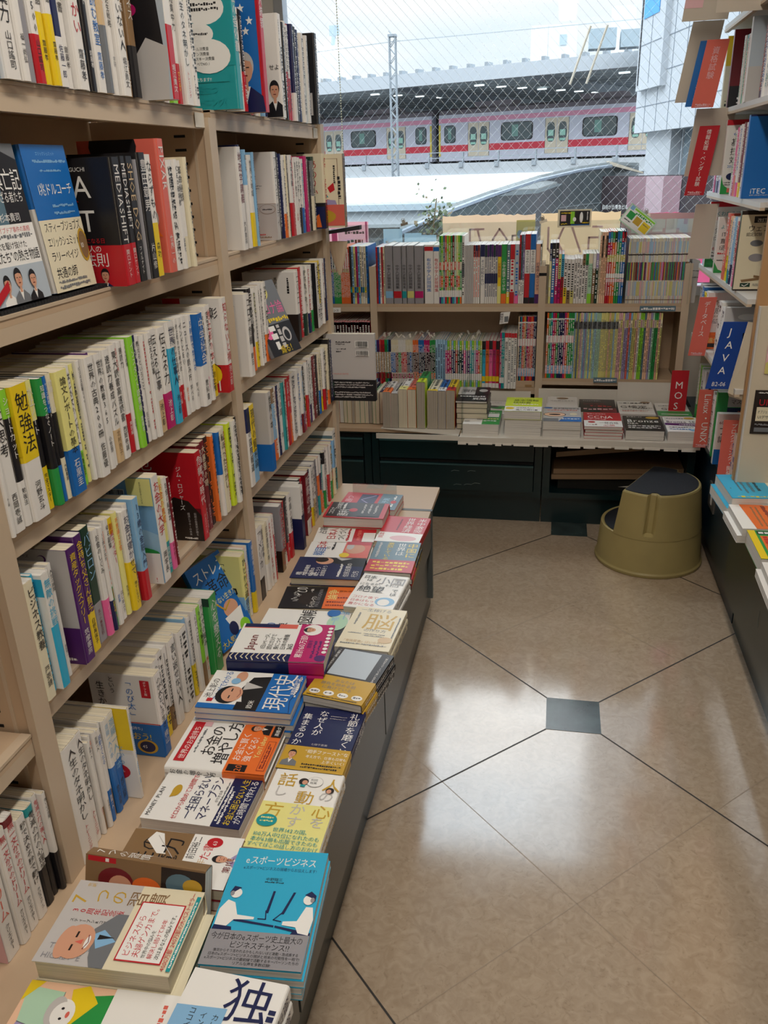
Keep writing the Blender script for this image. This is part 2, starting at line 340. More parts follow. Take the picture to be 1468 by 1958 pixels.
ART.update(
 figure=[('e', .7, .55, .18, .09, 'I'), ('p', [(.6, .42), (.82, .42), (.76, .52)], 'R'), ('e', .3, .12, .5, .16, 'l'), ('t', 'っ舎', .55, .03, .06, 'K')],
 seal=[('r', 0, .34, 1, .36, 'S'), ('e', .75, .3, .22, .1, 'R'), ('e', .8, .72, .3, .14, 'F')],
 monochrome=[('r', 0, 0, 1, 1, 'A'), ('p', [(.2, .95), (.9, .8), (.95, .35), (.5, .3), (.15, .5)], 'K'), ('p', [(.35, .0), (.95, 0), (1, .42), (.7, .5), (.45, .3)], 'S'), ('e', .45, .72, .16, .06, 'm'), ('e', .45, .72, .09, .032, 'A'), ('r', .42, .76, .5, .86, 'm'), ('r', .05, .1, .3, .36, 'K')],
 teal=[('r', 0, .36, 1, 1, 'T'), ('e', .6, .82, .3, .13, 'w'), ('q', .42, .8, .84, .025, 'K'), ('q', .4, .82, .8, .025, 'K'), ('e', .5, .62, .22, .09, 'w'), ('q', .38, .64, .61, .02, 'K'), ('e', .62, .44, .32, .14, 'w'), ('t', 'ビール消費量', .36, .49, .032, 'K'), ('t', 'ワイン消費量', .36, .45, .032, 'K'), ('t', 'ウイスキー消費量', .34, .41, .032, 'K', .58), ('t', 'すべてNO.1', .4, .37, .03, 'K'), ('r', .3, .23, .9, .29, 'T'), ('t', '役立ちます!!', .36, .24, .035, 'w'), ('t', '役立つ', .4, .14, .075, 'T', .55), ('t', 'トレーニング!', .2, .04, .07, 'T', .75)],
 flag=[('r', 0, 0, 1, 1, 'B'), ('p', [(0, 1), (.55, 1), (.2, .55), (0, .5)], 'N')]+[('p', [(x+.055*math.sin(k*PI/5*1)*(1 if k % 2 == 0 else .42), y+.038*math.cos(k*PI/5)*(1 if k % 2 == 0 else .42)) for k in range(10)], 'w') for x, y in ((.62, .93), (.55, .83), (.75, .84), (.48, .74), (.68, .75), (.86, .74), (.6, .66), (.8, .66))]+[('t', 'る!', .5, .56, .09, 'w'), ('r', .96, 0, 1, 1, 'R')]+person_art(.74, .36, .24, 'N', hair='S'),
 white=[('q', .1, .8, .85, .02, 'S'), ('q', .1, .6, .8, .015, 'S'), ('t', 'だて', .5, .02, .05, 'R')],
 manwhite=[('t', 'せよ', .78, .47, .06, 'K')]+person_art(.86, .27, .17, 'K'),
 black=[('r', .05, .1, .9, .35, 'S'), ('q', .1, .85, .3, .02, 'K'), ('q', .1, .85, .24, .02, 'K'), ('Q', .4, .9, .45, .12, 'w'), ('e', .6, .93, .1, .03, 'w'), ('e', .6, .93, .07, .02, 'K')],
 media=[('t', 'YouTubeアナリスト', .12, .95, .022, 'S'), ('t', 'KENT SEKIGUCHI', .1, .9, .045, 'w', .75), ('e', .18, .78, .16, .09, 'R'), ('p', [(.14, .74), (.14, .82), (.26, .78)], 'w'), ('t', 'IA', .36, .7, .24, 'w', .5), ('t', 'シフト', .3, .655, .05, 'R'), ('t', 'FT', .3, .44, .24, 'w', .55), ('t', '「テレビ」になる日', .2, .35, .045, 'R', .75), ('r', 0, 0, 1, .33, 'R'), ('t', 'ル仕掛け人の', .2, .28, .06, 'w', .75), ('t', '新法則', .28, .17, .12, 'w', .68), ('t', 'に革命を起こる!', .2, .14, .035, 'K', .6), ('q', .05, .5, .115, .025, 'w'), ('q', .05, .5, .08, .025, 'w'), ('t', '伯山氏', .2, .01, .06, 'w')]+person_art(.72, .09, .1, 'N'),
 coral=[('e', .45, .95, .3, .14, 'K'), ('e', .8, .42, .12, .1, 'S'), ('p', [(.7, .3), (.95, .28), (.86, .36)], 'O')],
 backcover=barcode(.1, .86, .3, .07)+barcode(.14, .75, .3, .07)+[('r', .24, .535, .27, .545, 'K')]+[('Q', .3, .5, .4, .02, 'G'), ('Q', .36, .5, .36, .02, 'G')],
 ity=[('r', 0, 0, 1, .42, 'S'), ('r', 0, .42, 1, .424, 'n'), ('t', 'IDENTITY', .1, .65, .075, 'K', .85, False), ('q', .3, .8, .62, .012, 'G'), ('q', .3, .75, .59, .012, 'G'), ('t', 'フランシス・フクヤマ', .15, .5, .032, 'K', .62)]+[('e', x, .36, .13, .055, 'n') for x in (.3, .58, .86)]+[('e', x, .36, .125, .052, 'S') for x in (.3, .58, .86)]+[('q', x-.08, x+.08, .35, .015, 'K') for x in (.3, .58, .86)]+[('t', '欲求で', .3, .22, .1, 'K', .62), ('t', '動く', .46, .1, .1, 'K', .5), ('q', .3, .8, .06, .015, 'R'), ('q', .3, .9, .03, .015, 'n')],
 arabian=[('v', 'あめりか', .75, .92, .13, 'R', .5, False), ('r', 0, 0, 1, .3, 'N'), ('p', [(.6, .02), (.9, .02), (.85, .2), (.7, .14)], 'O'), ('Q', .45, .9, .6, .06, 'g')],
 america=[('r', 0, 0, 1, 1, 'C'), ('r', .08, .04, .92, .94, 'n'), ('r', .09, .045, .91, .935, 'C'), ('t', 'あめりかである', .05, .88, .05, 'K', .75), ('Q', .86, .85, .6, .03, 'K'), ('Q', .93, .7, .4, .05, 'K'), ('p', [(.52, .45), (.62, .6), (.7, .5), (.75, .42)], 'T'), ('p', [(.74, .55), (.84, .62), (.86, .52), (.78, .48)], 'R'), ('e', .6, .42, .12, .05, 'G'), ('e', .72, .35, .08, .05, 'F'), ('p', [(.5, .32), (.9, .28), (.86, .38), (.6, .4)], 'V'), ('r', 0, .03, 1, .32, 'r'), ('e', .62, .16, .24, .1, 'D'), ('t', 'アメリカン', .48, .17, .038, 'K'), ('t', 'ドリーム', .5, .11, .038, 'K'), ('e', .52, .27, .12, .045, 'D')],
 yellowtop=[('r', 0, .5, 1, 1, 'Y'), ('v', '勉強はコスパ最強の遊びだ！', .72, .48, .05, 'K', .47), ('r', .7, .9, .88, .94, 'K')],
 thesis=[('r', 0, .38, 1, 1, 'y'), ('r', 0, 0, 1, .38, 'B')],
 lady=[('r', 0, 0, 1, .36, 'm'), ('e', .7, .16, .14, .12, 'K'), ('e', .72, .14, .1, .08, 'F'), ('e', .86, .06, .1, .05, 'Y')],
 bluetop=[('r', 0, .45, 1, 1, 'B'), ('q', .1, .9, .9, .05, 'w'), ('t', '池上', .6, .85, .1, 'K')],
 suitman=[('t', '池上彰', .42, .8, .13, 'K', .5), ('r', .0, .8, .3, 1, 'R'), ('r', .3, .84, .45, .92, 'O')]+person_art(.62, .52, .26, 'K')+[('r', 0, 0, 1, .26, 'R'), ('e', .7, .2, .2, .12, 'Y'), ('t', '1', .78, .02, .16, 'w')],
 mabuchi=[('v', '馬渕睦夫が読み解く', .62, .93, .085, 'K', .5), ('t', '202', .2, .82, .1, 'K', .28), ('Q', .85, .92, .7, .04, 'K'), ('r', 0, 0, 1, .4, 'H'), ('t', '米中', .3, .33, .045, 'w'), ('t', 'ートとの', .35, .26, .05, 'w'), ('t', '仁義なき', .4, .2, .05, 'w'), ('t', 'はじまった!', .36, .14, .05, 'w', .55), ('q', .4, .8, .06, .02, 'S')],
 manblack=[('r', 0, .36, 1, 1, 'K'), ('r', 0, 0, 1, .36, 'H'), ('e', .65, .3, .2, .1, 'F'), ('t', 'い！', .7, .02, .06, 'w')],
 golf=[('t', 'ビジネス', .1, .9, .01, 'K'), ('v', 'ビジネス教養', .35, .94, .15, 'K', .9, False), ('v', 'ビジネス教養としてのゴルフ', .75, .9, .05, 'K', .55, False)],
 cyan=[('r', 0, 0, 1, 1, 'w'), ('r', 0, .82, 1, .97, 't')],
 advisor=[('r', 0, 0, 1, 1, 'S'), ('t', 'アドバイザーシリーズ', .2, .93, .03, 'K', .45), ('t', 'で', .6, .62, .14, 'P'), ('e', .72, .92, .05, .035, 'P'), ('e', .71, .92, .04, .028, 'S'), ('r', 0, 0, 1, .33, 'P'), ('t', 'を', .7, .2, .08, 'Y'), ('q', .6, .9, .03, .025, 'w')],
 university=[('r', 0, 0, 1, 1, 'b'), ('e', .5, .38, .6, .16, 'U')]+barcode(.25, .78, .38, .11)+barcode(.3, .62, .36, .1)+[('r', .68, .75, 1, 1, 'y'), ('v', '本当の自由を手に入れる', .86, .97, .04, 'K', .2), ('e', .6, .3, .4, .06, 'g'), ('r', 0, 0, 1, .3, 'w'), ('r', .25, .08, .8, .28, 'y'), ('t', '秘訣', .5, .22, .05, 'R'), ('t', '貯蓄方法', .4, .16, .045, 'R'), ('t', 'は?', .7, .1, .05, 'K'), ('t', '!', .9, .02, .06, 'R')],
 crisis=[('r', 0, 0, 1, 1, 'M'), ('r', .0, .38, 1, 1, 'R'), ('p', [(0, 0), (1, 0), (1, .3), (.82, .46), (.6, .5), (.3, .35), (0, .4)], 'H'), ('e', .35, .62, .22, .12, 'M'), ('v', '危機の時代', .2, .97, .26, 'w', .96, False), ('v', 'ジム・ロジャーズ', .72, .85, .075, 'w', .5), ('v', '伝説の投資家が語る', .9, .33, .03, 'S'), ('v', '経済とマネーの未来', .8, .33, .03, 'S'), ('q', .7, .9, .02, .02, 'w')],
 yellow=[('r', .1, .5, .8, .85, 'N'), ('r', 0, 0, 1, .4, 'b')],
 grayblue=[('q', .1, .7, .88, .02, 'G'), ('r', 0, 0, 1, .35, 'B')],
 barcode=barcode(.52, .84, .36, .08)+barcode(.5, .74, .38, .08)+[('t', 'りません。', .62, .16, .03, 'K', .3), ('t', 'P30へ', .62, .12, .03, 'K', .3)],
 girl=[('r', 0, 0, 1, .5, 'w'), ('r', .5, .55, 1, 1, 'Y'), ('e', .3, .85, .25, .08, 'K'), ('e', .32, .78, .2, .08, 'F'), ('v', 'なかった', .8, .6, .08, 'b', .3), ('t', 'ガール', .3, .42, .08, 'b'), ('e', .7, .3, .2, .09, 'R'), ('q', .58, .82, .29, .03, 'w')],
 nobita=[('v', '「のび太」', .6, .94, .15, 'B', .46), ('v', 'という', .34, .97, .07, 'K'), ('v', '生きかた', .16, .9, .1, 'K', .4), ('r', .78, .74, .92, .95, 'R'), ('v', 'ポケット版', .85, .94, .035, 'w', .19), ('r', 0, 0, 1, .4, 'B'), ('r', 0, .41, 1, .42, 'R'), ('t', '「家族を感じる気持ち」', .1, .33, .045, 'w', .8), ('t', 'を見習おう!', .15, .21, .1, 'Y', .75), ('q', .05, .5, .14, .04, 'w'), ('t', 'い本として', .08, .12, .045, 'w', .4), ('t', 'セラー！', .12, .05, .045, 'w'), ('e', .75, .12, .16, .09, 'D'), ('e', .75, .12, .12, .07, 'N'), ('t', '45', .67, .1, .055, 'w')],
 whitesmall=[('q', .5, .9, .9, .03, 'b'), ('r', .5, .05, .9, .2, 'b')],
 green=[('r', 0, .9, 1, 1, 'k'), ('r', .6, .8, .8, .83, 'y')],
 cat=[('r', 0, 0, 1, .45, 'b'), ('v', '「ひとりで', .62, .92, .08, 'K', .45, False), ('v', '頑張る自分', .3, .9, .08, 'H', .45, False), ('e', .62, .42, .16, .07, 'K'), ('e', .42, .34, .1, .05, 'K'), ('p', [(.36, .38), (.36, .42), (.42, .38)], 'K'), ('l', [(.76, .44), (.86, .5), (.84, .56), (.76, .56)], .02, 'K'), ('e', .7, .12, .15, .06, 'U')],
 camo=[('r', 0, .33, 1, 1, 's'), ('r', 0, 0, 1, .33, 'H')]+[('e', .2+.6*((i*37) % 10)/10, .04+.25*((i*53) % 10)/10, .12, .035, 'd' if i % 2 else 'K') for i in range(9)],
 candidate=[('r', 0, .5, 1, 1, 'w'), ('r', 0, 0, 1, .5, 'N'), ('t', '」クス', .4, .42, .07, 'w'), ('t', '命！', .5, .32, .07, 'R')]+person_art(.6, .2, .16, 'K'),
 maroon=[('r', 0, 0, 1, 1, 'M')],
 blueside=[('r', 0, 0, 1, 1, 'w'), ('r', 0, .55, 1, .93, 'E'), ('e', .4, .6, .4, .1, 'C'), ('r', 0, 0, 1, .35, 'R')],
 dream=[('r', 0, 0, 1, 1, 'I'), ('e', .55, .38, .3, .13, 'R'), ('e', .55, .38, .25, .11, 'I'), ('r', .62, .24, .78, .29, 'R'), ('r', .65, .25, .75, .28, 'I'), ('t', '260', .62, .12, .06, 'K'), ('q', .55, .85, .2, .015, 'K'), ('t', 'ム', .68, .01, .11, 'R')])
ROWNAME = dict(A='top shelf', B='second shelf', C='third shelf', D='fourth shelf', P='lowest level')
BAYNAME = {'0': 'unit nearest the camera', '1': 'middle left unit', '2': 'window-end left unit'}
def colour_label(d):
    s = CNAME[d['c']]
    return s
def shelf_rows():
    for key, (X, Z, txt) in ROWS.items():
        n = 0; where = ROWNAME[key[0]]+', '+BAYNAME[key[1]]
        for ln in txt.strip().splitlines():
            y0, tt, spec = ln.split(',', 2); y0 = int(y0)/1000; tt = int(tt)/1000
            if spec.startswith('GAP'): continue
            d = parse(spec); rg = random.Random(y0*1000+Z*77)
            parts_ = [(y0, tt, d)]
            if d.get('A') and tt > .045 and d['A'] not in ('barcode',):
                k = min(tt, .03); parts_ = [(y0+tt-k, k, d)]
            elif not d.get('A') and tt > .03:
                e = dict(d); e.pop('o', None); e['c'] = rg.choice('WWWCKRN'); e['m'] = 'K' if e['c'] in 'WC' else 'W'; e.pop('t', None); e.pop('a', None)
                if rg.random() < .5: e['o'] = (rg.choice('RYBWKgO'), rg.choice((.25, .33, .4)))
                k = rg.uniform(.45, .6)*tt; parts_ = [(y0, k, d), (y0+k, tt-k, e)]
            for (ya, T, q) in parts_:
                n += 1; T = T-.0016
                H = q['h']/1000+rg.uniform(-.004, .004); W = q['d']/1000+rg.uniform(-.004, .003)
                px = X+q['x']/1000+rg.uniform(-.005, .005)
                lab = CNAME[q['c']]+' book'+(' with '+CNAME[q['o'][0]]+' band' if q.get('o') else '')
                lab += ', '+ordw(n)+' along '+where
                art = ART.get(q.get('A', ''))
                book('book', lab, 'book', 'books on the '+where, frame((px-W, ya+T, Z+.001), (1, 0, 0), (0, 0, 1)), W, H, T, q, True, rg.choice((0, 0, 0, 1)), art=art, res=1)
ROWS = {
 'A1': (-0.690, 1.566, '''
1015,29,W t:言語力:K a:さくら舎:K
1044,19,b t:表現力:K
1063,35,W t:本物の語彙力:K a:山口謠司:K A:figure
1098,18,W t:話す力:N a:福一尚弘:K
1115,24,W o:s:.74 t:安田正:K
1140,20,W t:語彙力集成1500:K a:山口謠司:K o:R:.32
1160,18,W t:読みたい日本語:K a:齋藤孝:K o:Y:.46
1178,17,W t:読みたい日本語:K a:齋藤孝:K o:Y:.46
1196,22,N t:齋藤孝:b a:佐藤一郎:N o:W:.34 A:seal
1218,20,W t:ための教科書:K a:齋藤孝:K
1238,30,W t:言葉つかい:R a:齋藤孝:K
1267,14,W t:人の言葉力:B a:齋藤孝:b
1281,17,K t:語彙力ノート:W a:齋藤孝:W
1298,26,W t:ための読む教室:B a:齋藤孝:B
1324,18,d o:G:.5 t:出口の力:W
1342,14,W t:スマホ失う人:O a:こえている:K
1356,16,W t:命一生反逆生戦略:K a:学研:G
1371,29,W t:ついていない人:K a:堀江貴文:K
1400,20,n t:外食の真:W a:堀江貴文:W
1420,25,n t:ビジネス:W o:K:.4
1445,67,W x35 A:monochrome o:R:.6 a:堀江貴文:W
1512,15,K t:力の記録:W
1526,15,W t:力の記録:G a:堀江貴文:K
1542,18,W t:する力:K
1559,29,W t:超時間術:K a:DaiGo:K o:l:.4
1589,21,W t:超集中力:K a:DaiGo:Y o:R:.36
1610,59,W x8 t:人生のタネ明かし:K a:トレーニング:R
'''),
 'A2': (-0.690, 1.566, '''
1758,50,T x48 h215 d150 A:teal t:脳の強化書:W
1807,32,W t:だて:R
1839,50,W x30 t:ワシントン:K a:だて:R
1889,50,R h230 x62 d160 A:flag t:大統領:W
1939,20,W h225 x20 A:white t:ワシントン再見:K a:だて:R
1958,14,K h230 t:アフリカ:W o:W:.3
1973,15,K h228 m:W o:n:.4
1988,18,W h226 t:日本人は本当:K o:R:.35
2006,22,K h226 m:W o:n:.45
2028,19,W h224 m:K
2047,16,C h222 m:n
2063,16,W h222 m:K o:b:.6
2079,17,W h215 m:K o:N:.4
2096,69,W x30 h222 A:manwhite m:K
2166,18,K h222 m:W o:R:.3
2185,19,s h220 m:K
2203,19,R h220 m:W o:W:.3
2221,19,G h220 m:K o:W:.2
2241,20,K h220 m:W
2260,20,W h220 m:K o:R:.5
2281,21,W h220 m:K o:R:.45
2301,21,R h220 m:W
2321,22,N h220 m:W o:W:.3
2343,22,K h220 m:W
2365,22,N h220 m:W
2386,23,C h218 m:R
2409,23,W h216 m:K
2432,19,t h215 m:W u:W:.4
2451,19,W h214 m:K
2470,74,K h228 x12 m:W A:black
'''),
 'B1': (-0.670, 1.285, '''
1258,31,K t:MEDIASHIFT:W a:関口ケント:W o:R:.33 A:media h190
1288,22,K t:MEDIASHIFT:W a:関口ケント:W o:R:.33 h190
1311,29,K t:SHOE@DOG:d a:フィルナイト:W h195
1340,10,s
1350,29,K t:豊田章男:W a:片山修:W h195
1378,27,W t:ならずもの:K o:Y:.45 a:森功:K h195
1406,60,r t:PIXAR:W a:世界一の:W A:coral h216 d150
1466,26,W t:亡国したGAFA:K m:K
1492,17,W t:CEO破壊者:K a:講談社:G
1508,22,W t:革命秘録:K o:C:.3
1531,13,C m:G
'''),
 'B2': (-0.690, 1.285, '''
1758,123,W h214 d185 x8 A:backcover t:地政学講義:M a:大月書店:K
1880,19,N h214 d180 m:W a:地図:W o:K:.33
1899,17,W t:雲の本:G h205 u:b:.35
1916,17,W t:アフリカを知る:K h203
1932,23,W t:世界と地域:K o:Y:.38 h200
1956,12,b m:N h205
1968,15,R m:W h120
1983,162,W A:ity h205 d160 t:アイデンティティ:K o:S:.42
2146,18,K m:W h205
2164,15,N m:W h205
2178,19,W o:O:.3 m:K h198
2197,15,C m:n o:C:.3 h196
2213,16,K t:超限戦:W h194
2228,24,W t:米中危機:K o:R:.42 h196
2253,20,R m:W h196
2273,21,W t:習近平の敗北:K a:中国:R h194
2294,21,W m:K h194
2315,22,W m:K o:K:.35 h194
2336,22,W m:b o:B:.35 h192
2358,27,W t:日米同盟:M o:N:.32 h194 a:外交:W
2386,18,m m:W h194
2404,18,G m:K h190
2422,14,K m:W h188
2437,19,G m:W o:C:.5 h186
2456,24,k m:W h198
2480,51,C A:arabian x20 h205 m:R o:K:.35
2531,37,n A:america x75 h200 d185 m:K
'''),
 'C1': (-0.690, 1.010, '''
886,9,W t:スマホの習慣:K a:水上颯:K
896,27,W t:東大思考:K a:西岡壱誠:K
922,18,K t:ショートカット:W u:l:.2 o:W:.34 a:勉強法:K
939,40,W t:勉強法:K x6 u:Y:.55 A:yellowtop a:河野玄斗:K d140
979,20,K t:水上ノート:W o:Y:.34 u:y:.3 a:完全マスター:K
1000,15,K t:知識をつなぐノート:W o:g:.3 u:g:.28
1015,10,K t:ケース問題ノート:W o:B:.3 u:B:.28
1024,14,K t:問題ノート:W o:C:.34 u:C:.3 a:大和書房:K
1038,36,y t:論文レポートの基本:K x8 o:B:.38 a:石黒圭:W d140 A:thesis
1074,21,W t:はじめてのレポート:K o:l:.3 a:川崎昌平:K
1096,12,y t:レポート論文作法:K m:N
1108,10,W t:ビジネス名著100:K
1118,28,W t:世界の古典200冊:K a:佐藤優:K x6 d140
1145,10,P t:世界の教養:W m:W
1155,19,W t:世界の教養365:K a:小笠原:K
1174,10,W t:速読の本:K
1185,23,W t:速読力養成パズル:K o:d:.3 a:北村良子:n
1207,22,W t:東大読書高速読書:K a:西岡壱誠:K u:W:.2
1229,10,W t:速読の教科書:R a:上岡正明:K
1239,17,W t:速読力:K o:R:.36 a:実践編:W
1256,11,W t:10分読書:K a:吉田裕子:K
1267,20,l t:インスタント読書術:W a:齋藤孝:W
1288,12,N t:武田砂鉄:W m:W
1299,16,W t:教えるということ:K a:出口治明:K
1315,14,W m:R
1330,19,W t:伝える仕事:K
1349,29,W t:伝える仕事:K o:d:.32 a:池上彰:K
1378,34,W t:伝える力:K o:m:.36 a:池上彰:W A:lady
1412,26,t t:世界の仕事人:N u:W:.25 a:池上彰:N
1438,17,W t:池上彰わかる現代史:K o:R:.34 a:池上彰:W
1455,15,W t:池上彰わかる現代史:K o:R:.34 a:池上彰:W
1471,20,W t:インドとEU:K a:池上彰:O
1491,23,W t:ニュースの読み方:K a:学べる:K
1514,21,W t:5時間で学べる:B a:学べる:K
1535,32,B x10 A:bluetop t:中学社会:W o:W:.45 a:教科書:K
1568,17,W t:学び直す教科書:K a:池上彰:p
1585,17,W m:K
1602,30,W t:池上彰の本:R o:Y:.36 a:池上彰:K
1632,49,W x14 h200 A:suitman t:知らないと損:R o:R:.3 a:池上彰:W
1680,16,W t:知らないと恥:R m:O
1697,23,W t:知らないと恥:R m:O
'''),
 'C2': (-0.690, 1.010, '''
1763,60,W x18 t:コロナ危機:K A:white a:朝日:K u:R:.0
1823,18,W t:コロナ後の世界:R a:大和:K
1841,26,K t:日本の闇:W o:O:.3
1867,23,W t:ウイルス戦争:K
1890,31,W t:人は死ぬ:y m:K o:Y:.33
1922,32,M m:W o:O:.3
1954,25,W m:K o:O:.35
1979,151,GAP
2130,104,W x6 A:mabuchi t:二〇二一:K o:K:.4 d150
2234,53,W t:1日本の危機:R o:R:.38
2286,44,W t:新宗教の本:K o:k:.33
2330,45,W m:R o:N:.3
2375,65,W x5 A:manblack K m:K
2439,30,Y m:K o:W:.35
2470,31,W m:K
2501,25,W m:R o:K:.4
2526,32,W m:K o:K:.38
'''),
 'D1': (-0.690, 0.750, '''
886,24,C t:ビジネス教養:K a:戸張捷:K A:golf h190
910,10,t m:K o:Y:.0
920,22,W x4 t:無敵の挑戦:t u:t:.0 o:t:.55 A:cyan
942,9,W t:無敵の思考:K a:ひろゆき:K
951,11,W t:人生の勝算:K a:前田裕二:K
960,56,P x8 h198 A:advisor t:資産タックスフリー:Y a:筑摩書房:W d150
1017,24,P t:金持ち父さん貧乏:Y o:Y:.34 a:白根美保子:K h198
1042,29,k t:バビロン:b o:s:.35 a:五つの黄金法則:M h198
1070,17,W t:お金のしくみ:K o:p:.35 a:ノート:W
1087,11,W t:12歳の少女が:K o:N:.3 a:お金の本:Y
1098,7,W m:O o:g:.4
1105,16,W t:ゆる副業:K a:副業:B
1121,18,W t:副業ライター:R u:Y:.15 a:はじめよう:K
1140,15,y t:不思議とお金:O a:生き方:K
1155,23,W t:お金は寝かせて:N o:Y:.5 a:増やしなさい:K
1178,14,W t:やってはいけない:K o:n:.4 a:お金の:W
1192,22,b t:13歳の金融入門:N o:R:.3 x4 h195
1214,78,W x10 A:university t:お金の大学:R a:両学長:K h210 d150
1293,23,y t:お金の教室:O o:T:.34 a:技術評論社:W
1316,19,W t:お金の超基本:K o:p:.3 a:坂本綾子:M
1334,14,M m:W h180
1349,76,GAP
1425,54,R x10 A:crisis t:危機の時代:W a:ジムロジャーズ:W h192 d140
1479,22,M t:危機の時代:W a:ジムロジャーズ:W h192
1501,26,M t:大暴落の時:C a:ジムロジャーズ:W h192
1527,24,K m:O h192
1551,13,O m:K h192
1564,18,C t:株価の本:K u:b:.6 h190
1582,15,W t:投資をした:K u:B:.5
1598,26,C t:私ほったらかし:K
1624,16,W m:R
1640,41,L x4 t:FIRE:K m:K h190
1680,24,d t:時代遅れ:K o:K:.2
1705,14,K m:W
'''),
 'D2': (-0.690, 0.750, '''
1758,30,W t:明日の国際報道:K u:N:.3
1787,35,Y t:現代の貿易論:K o:b:.4 x5 A:yellow
1821,81,S x14 h205 d160 A:grayblue t:世界の本:K o:B:.35
1903,21,W t:おカネの常識:K u:W:.5 o:m:.3
1924,26,B u:W:.35 m:W o:s:.3
1950,27,b m:W o:O:.3 u:n:.2
1977,36,W t:戦略参謀の男:M a:日本:K
2013,28,W t:七つの国:K a:国:K
2042,38,T t:十七国人:k m:k
2080,25,R t:変革の書:W
2104,20,O u:R:.55 m:W
2124,20,W m:K
2144,26,W m:N
2170,26,W m:B
2197,22,W m:b o:M:.3
2218,22,K m:W o:m:.3
2240,34,Y u:W:.5 m:K o:Y:.4
2274,23,N m:W o:g:.3
2297,23,W m:k o:P:.3
2320,24,W m:K
2343,30,M t:ネクストシェア:R m:W
2374,37,K t:ネクストシェア:R m:W
2410,32,W m:K o:M:.35
2441,39,W m:K o:R:.35
2480,47,C m:K
2527,41,K m:W h200
'''),
 'P1': (-0.690, 0.440, '''
886,45,W h218 d150 A:barcode t:人生のタネ明かし:K a:トレーニング:R x6
930,22,W h216 t:人生のタネ明かし:K a:トレーニング:R
953,9,W t:斎藤一人:K a:成功する:R
962,7,W t:斎藤一人:O o:n:.25
969,11,W t:斎藤一人:K a:引き寄せる:K
980,15,W t:波動よくなる:B o:B:.35 a:斎藤一人:W
994,7,W t:強運よくなる:K a:一人:K o:n:.3
1002,17,W t:斎藤一人の本:b o:B:.5 a:絶好の四原:K
1018,25,W t:斎藤一人の本:b o:B:.5 a:絶好の四原:K
1043,10,W A:girl x22 h190 m:b
1053,39,GAP
1091,92,W A:nobita x20 h175 t:のび太という生き:K o:B:.4 a:横山:W
1183,47,W t:のび太という本:K o:O:.45 a:富山大:K
1230,20,W m:K o:n:.3
1249,28,W t:言い返せない人:K
1277,13,W t:前向きに生きる:K
1290,42,W A:whitesmall m:K u:W:.3
1332,14,b m:B o:b:.4
1346,17,W m:K o:Y:.4
1363,20,W t:心がへこむ:K
1383,20,l t:もやもや解消:K o:n:.3
1403,24,W t:すべての悩み:K a:抜ける:O
1427,42,g x10 A:green t:心を整える:W
1470,29,GAP
1498,155,y A:cat x8 t:ひとりで頑張る:K o:b:.4
1653,15,l t:HSPの本:W
1669,15,O m:W u:W:.2 o:y:.3
1684,16,W m:B
1700,20,B x4 t:発達障害の本:W o:Y:.3
'''),
 'P2': (-0.690, 0.440, '''
1758,37,W A:whitesmall t:アメリカ:K o:K:.3 h195
1795,23,W t:経済と戦争:K
1818,23,C A:white t:日本書院の本:K o:W:.4
1841,20,W m:R
1861,32,W t:なんで日本:R u:W:.3
1894,60,s A:camo m:R o:n:.33 d150
1953,17,K m:C o:W:.2
1971,18,R m:K o:W:.2
1989,23,K m:W o:R:.3
2012,28,W t:中国の歴史:K o:R:.4
2039,62,W A:candidate x18 t:大統領選挙:K o:N:.55
2102,25,K m:W
2128,21,K m:s o:W:.3
2147,21,R m:W o:W:.4
2168,42,M x8 A:maroon t:新書の本:W o:W:.25
2211,27,N m:W o:R:.3
2239,33,W m:K o:Y:.33
2272,29,W m:K o:d:.4
2300,23,s m:N
2323,42,O u:W:.3 o:T:.35
2366,31,T u:K:.2 m:W o:O:.3
2397,44,W m:K o:R:.4
2441,46,R u:W:.5 m:W
2486,41,R u:b:.5 o:Y:.3 m:Y
2526,42,W m:K h215 d150 A:blueside o:T:.35
'''),
 'P0': (-0.700, 0.440, '''
705,31,W A:dream t:無一文ドリーム:r a:クリエイター:K h200 d150
736,21,W t:無一文からのドリーム:R a:クリエイター:K h200
757,23,W t:無一文からのドリーム:R a:クリエイター:K h200 u:M:.06
779,22,W t:秒で決めろ秒で動け:K a:クロスメディア:K
802,20,W t:鬼滅の刃の心理学:K o:K:.38 u:T:.08
822,15,W t:鬼滅の刃の強い人:R o:K:.4
836,10,W t:強い心の言葉:K o:K:.4
'''),
}
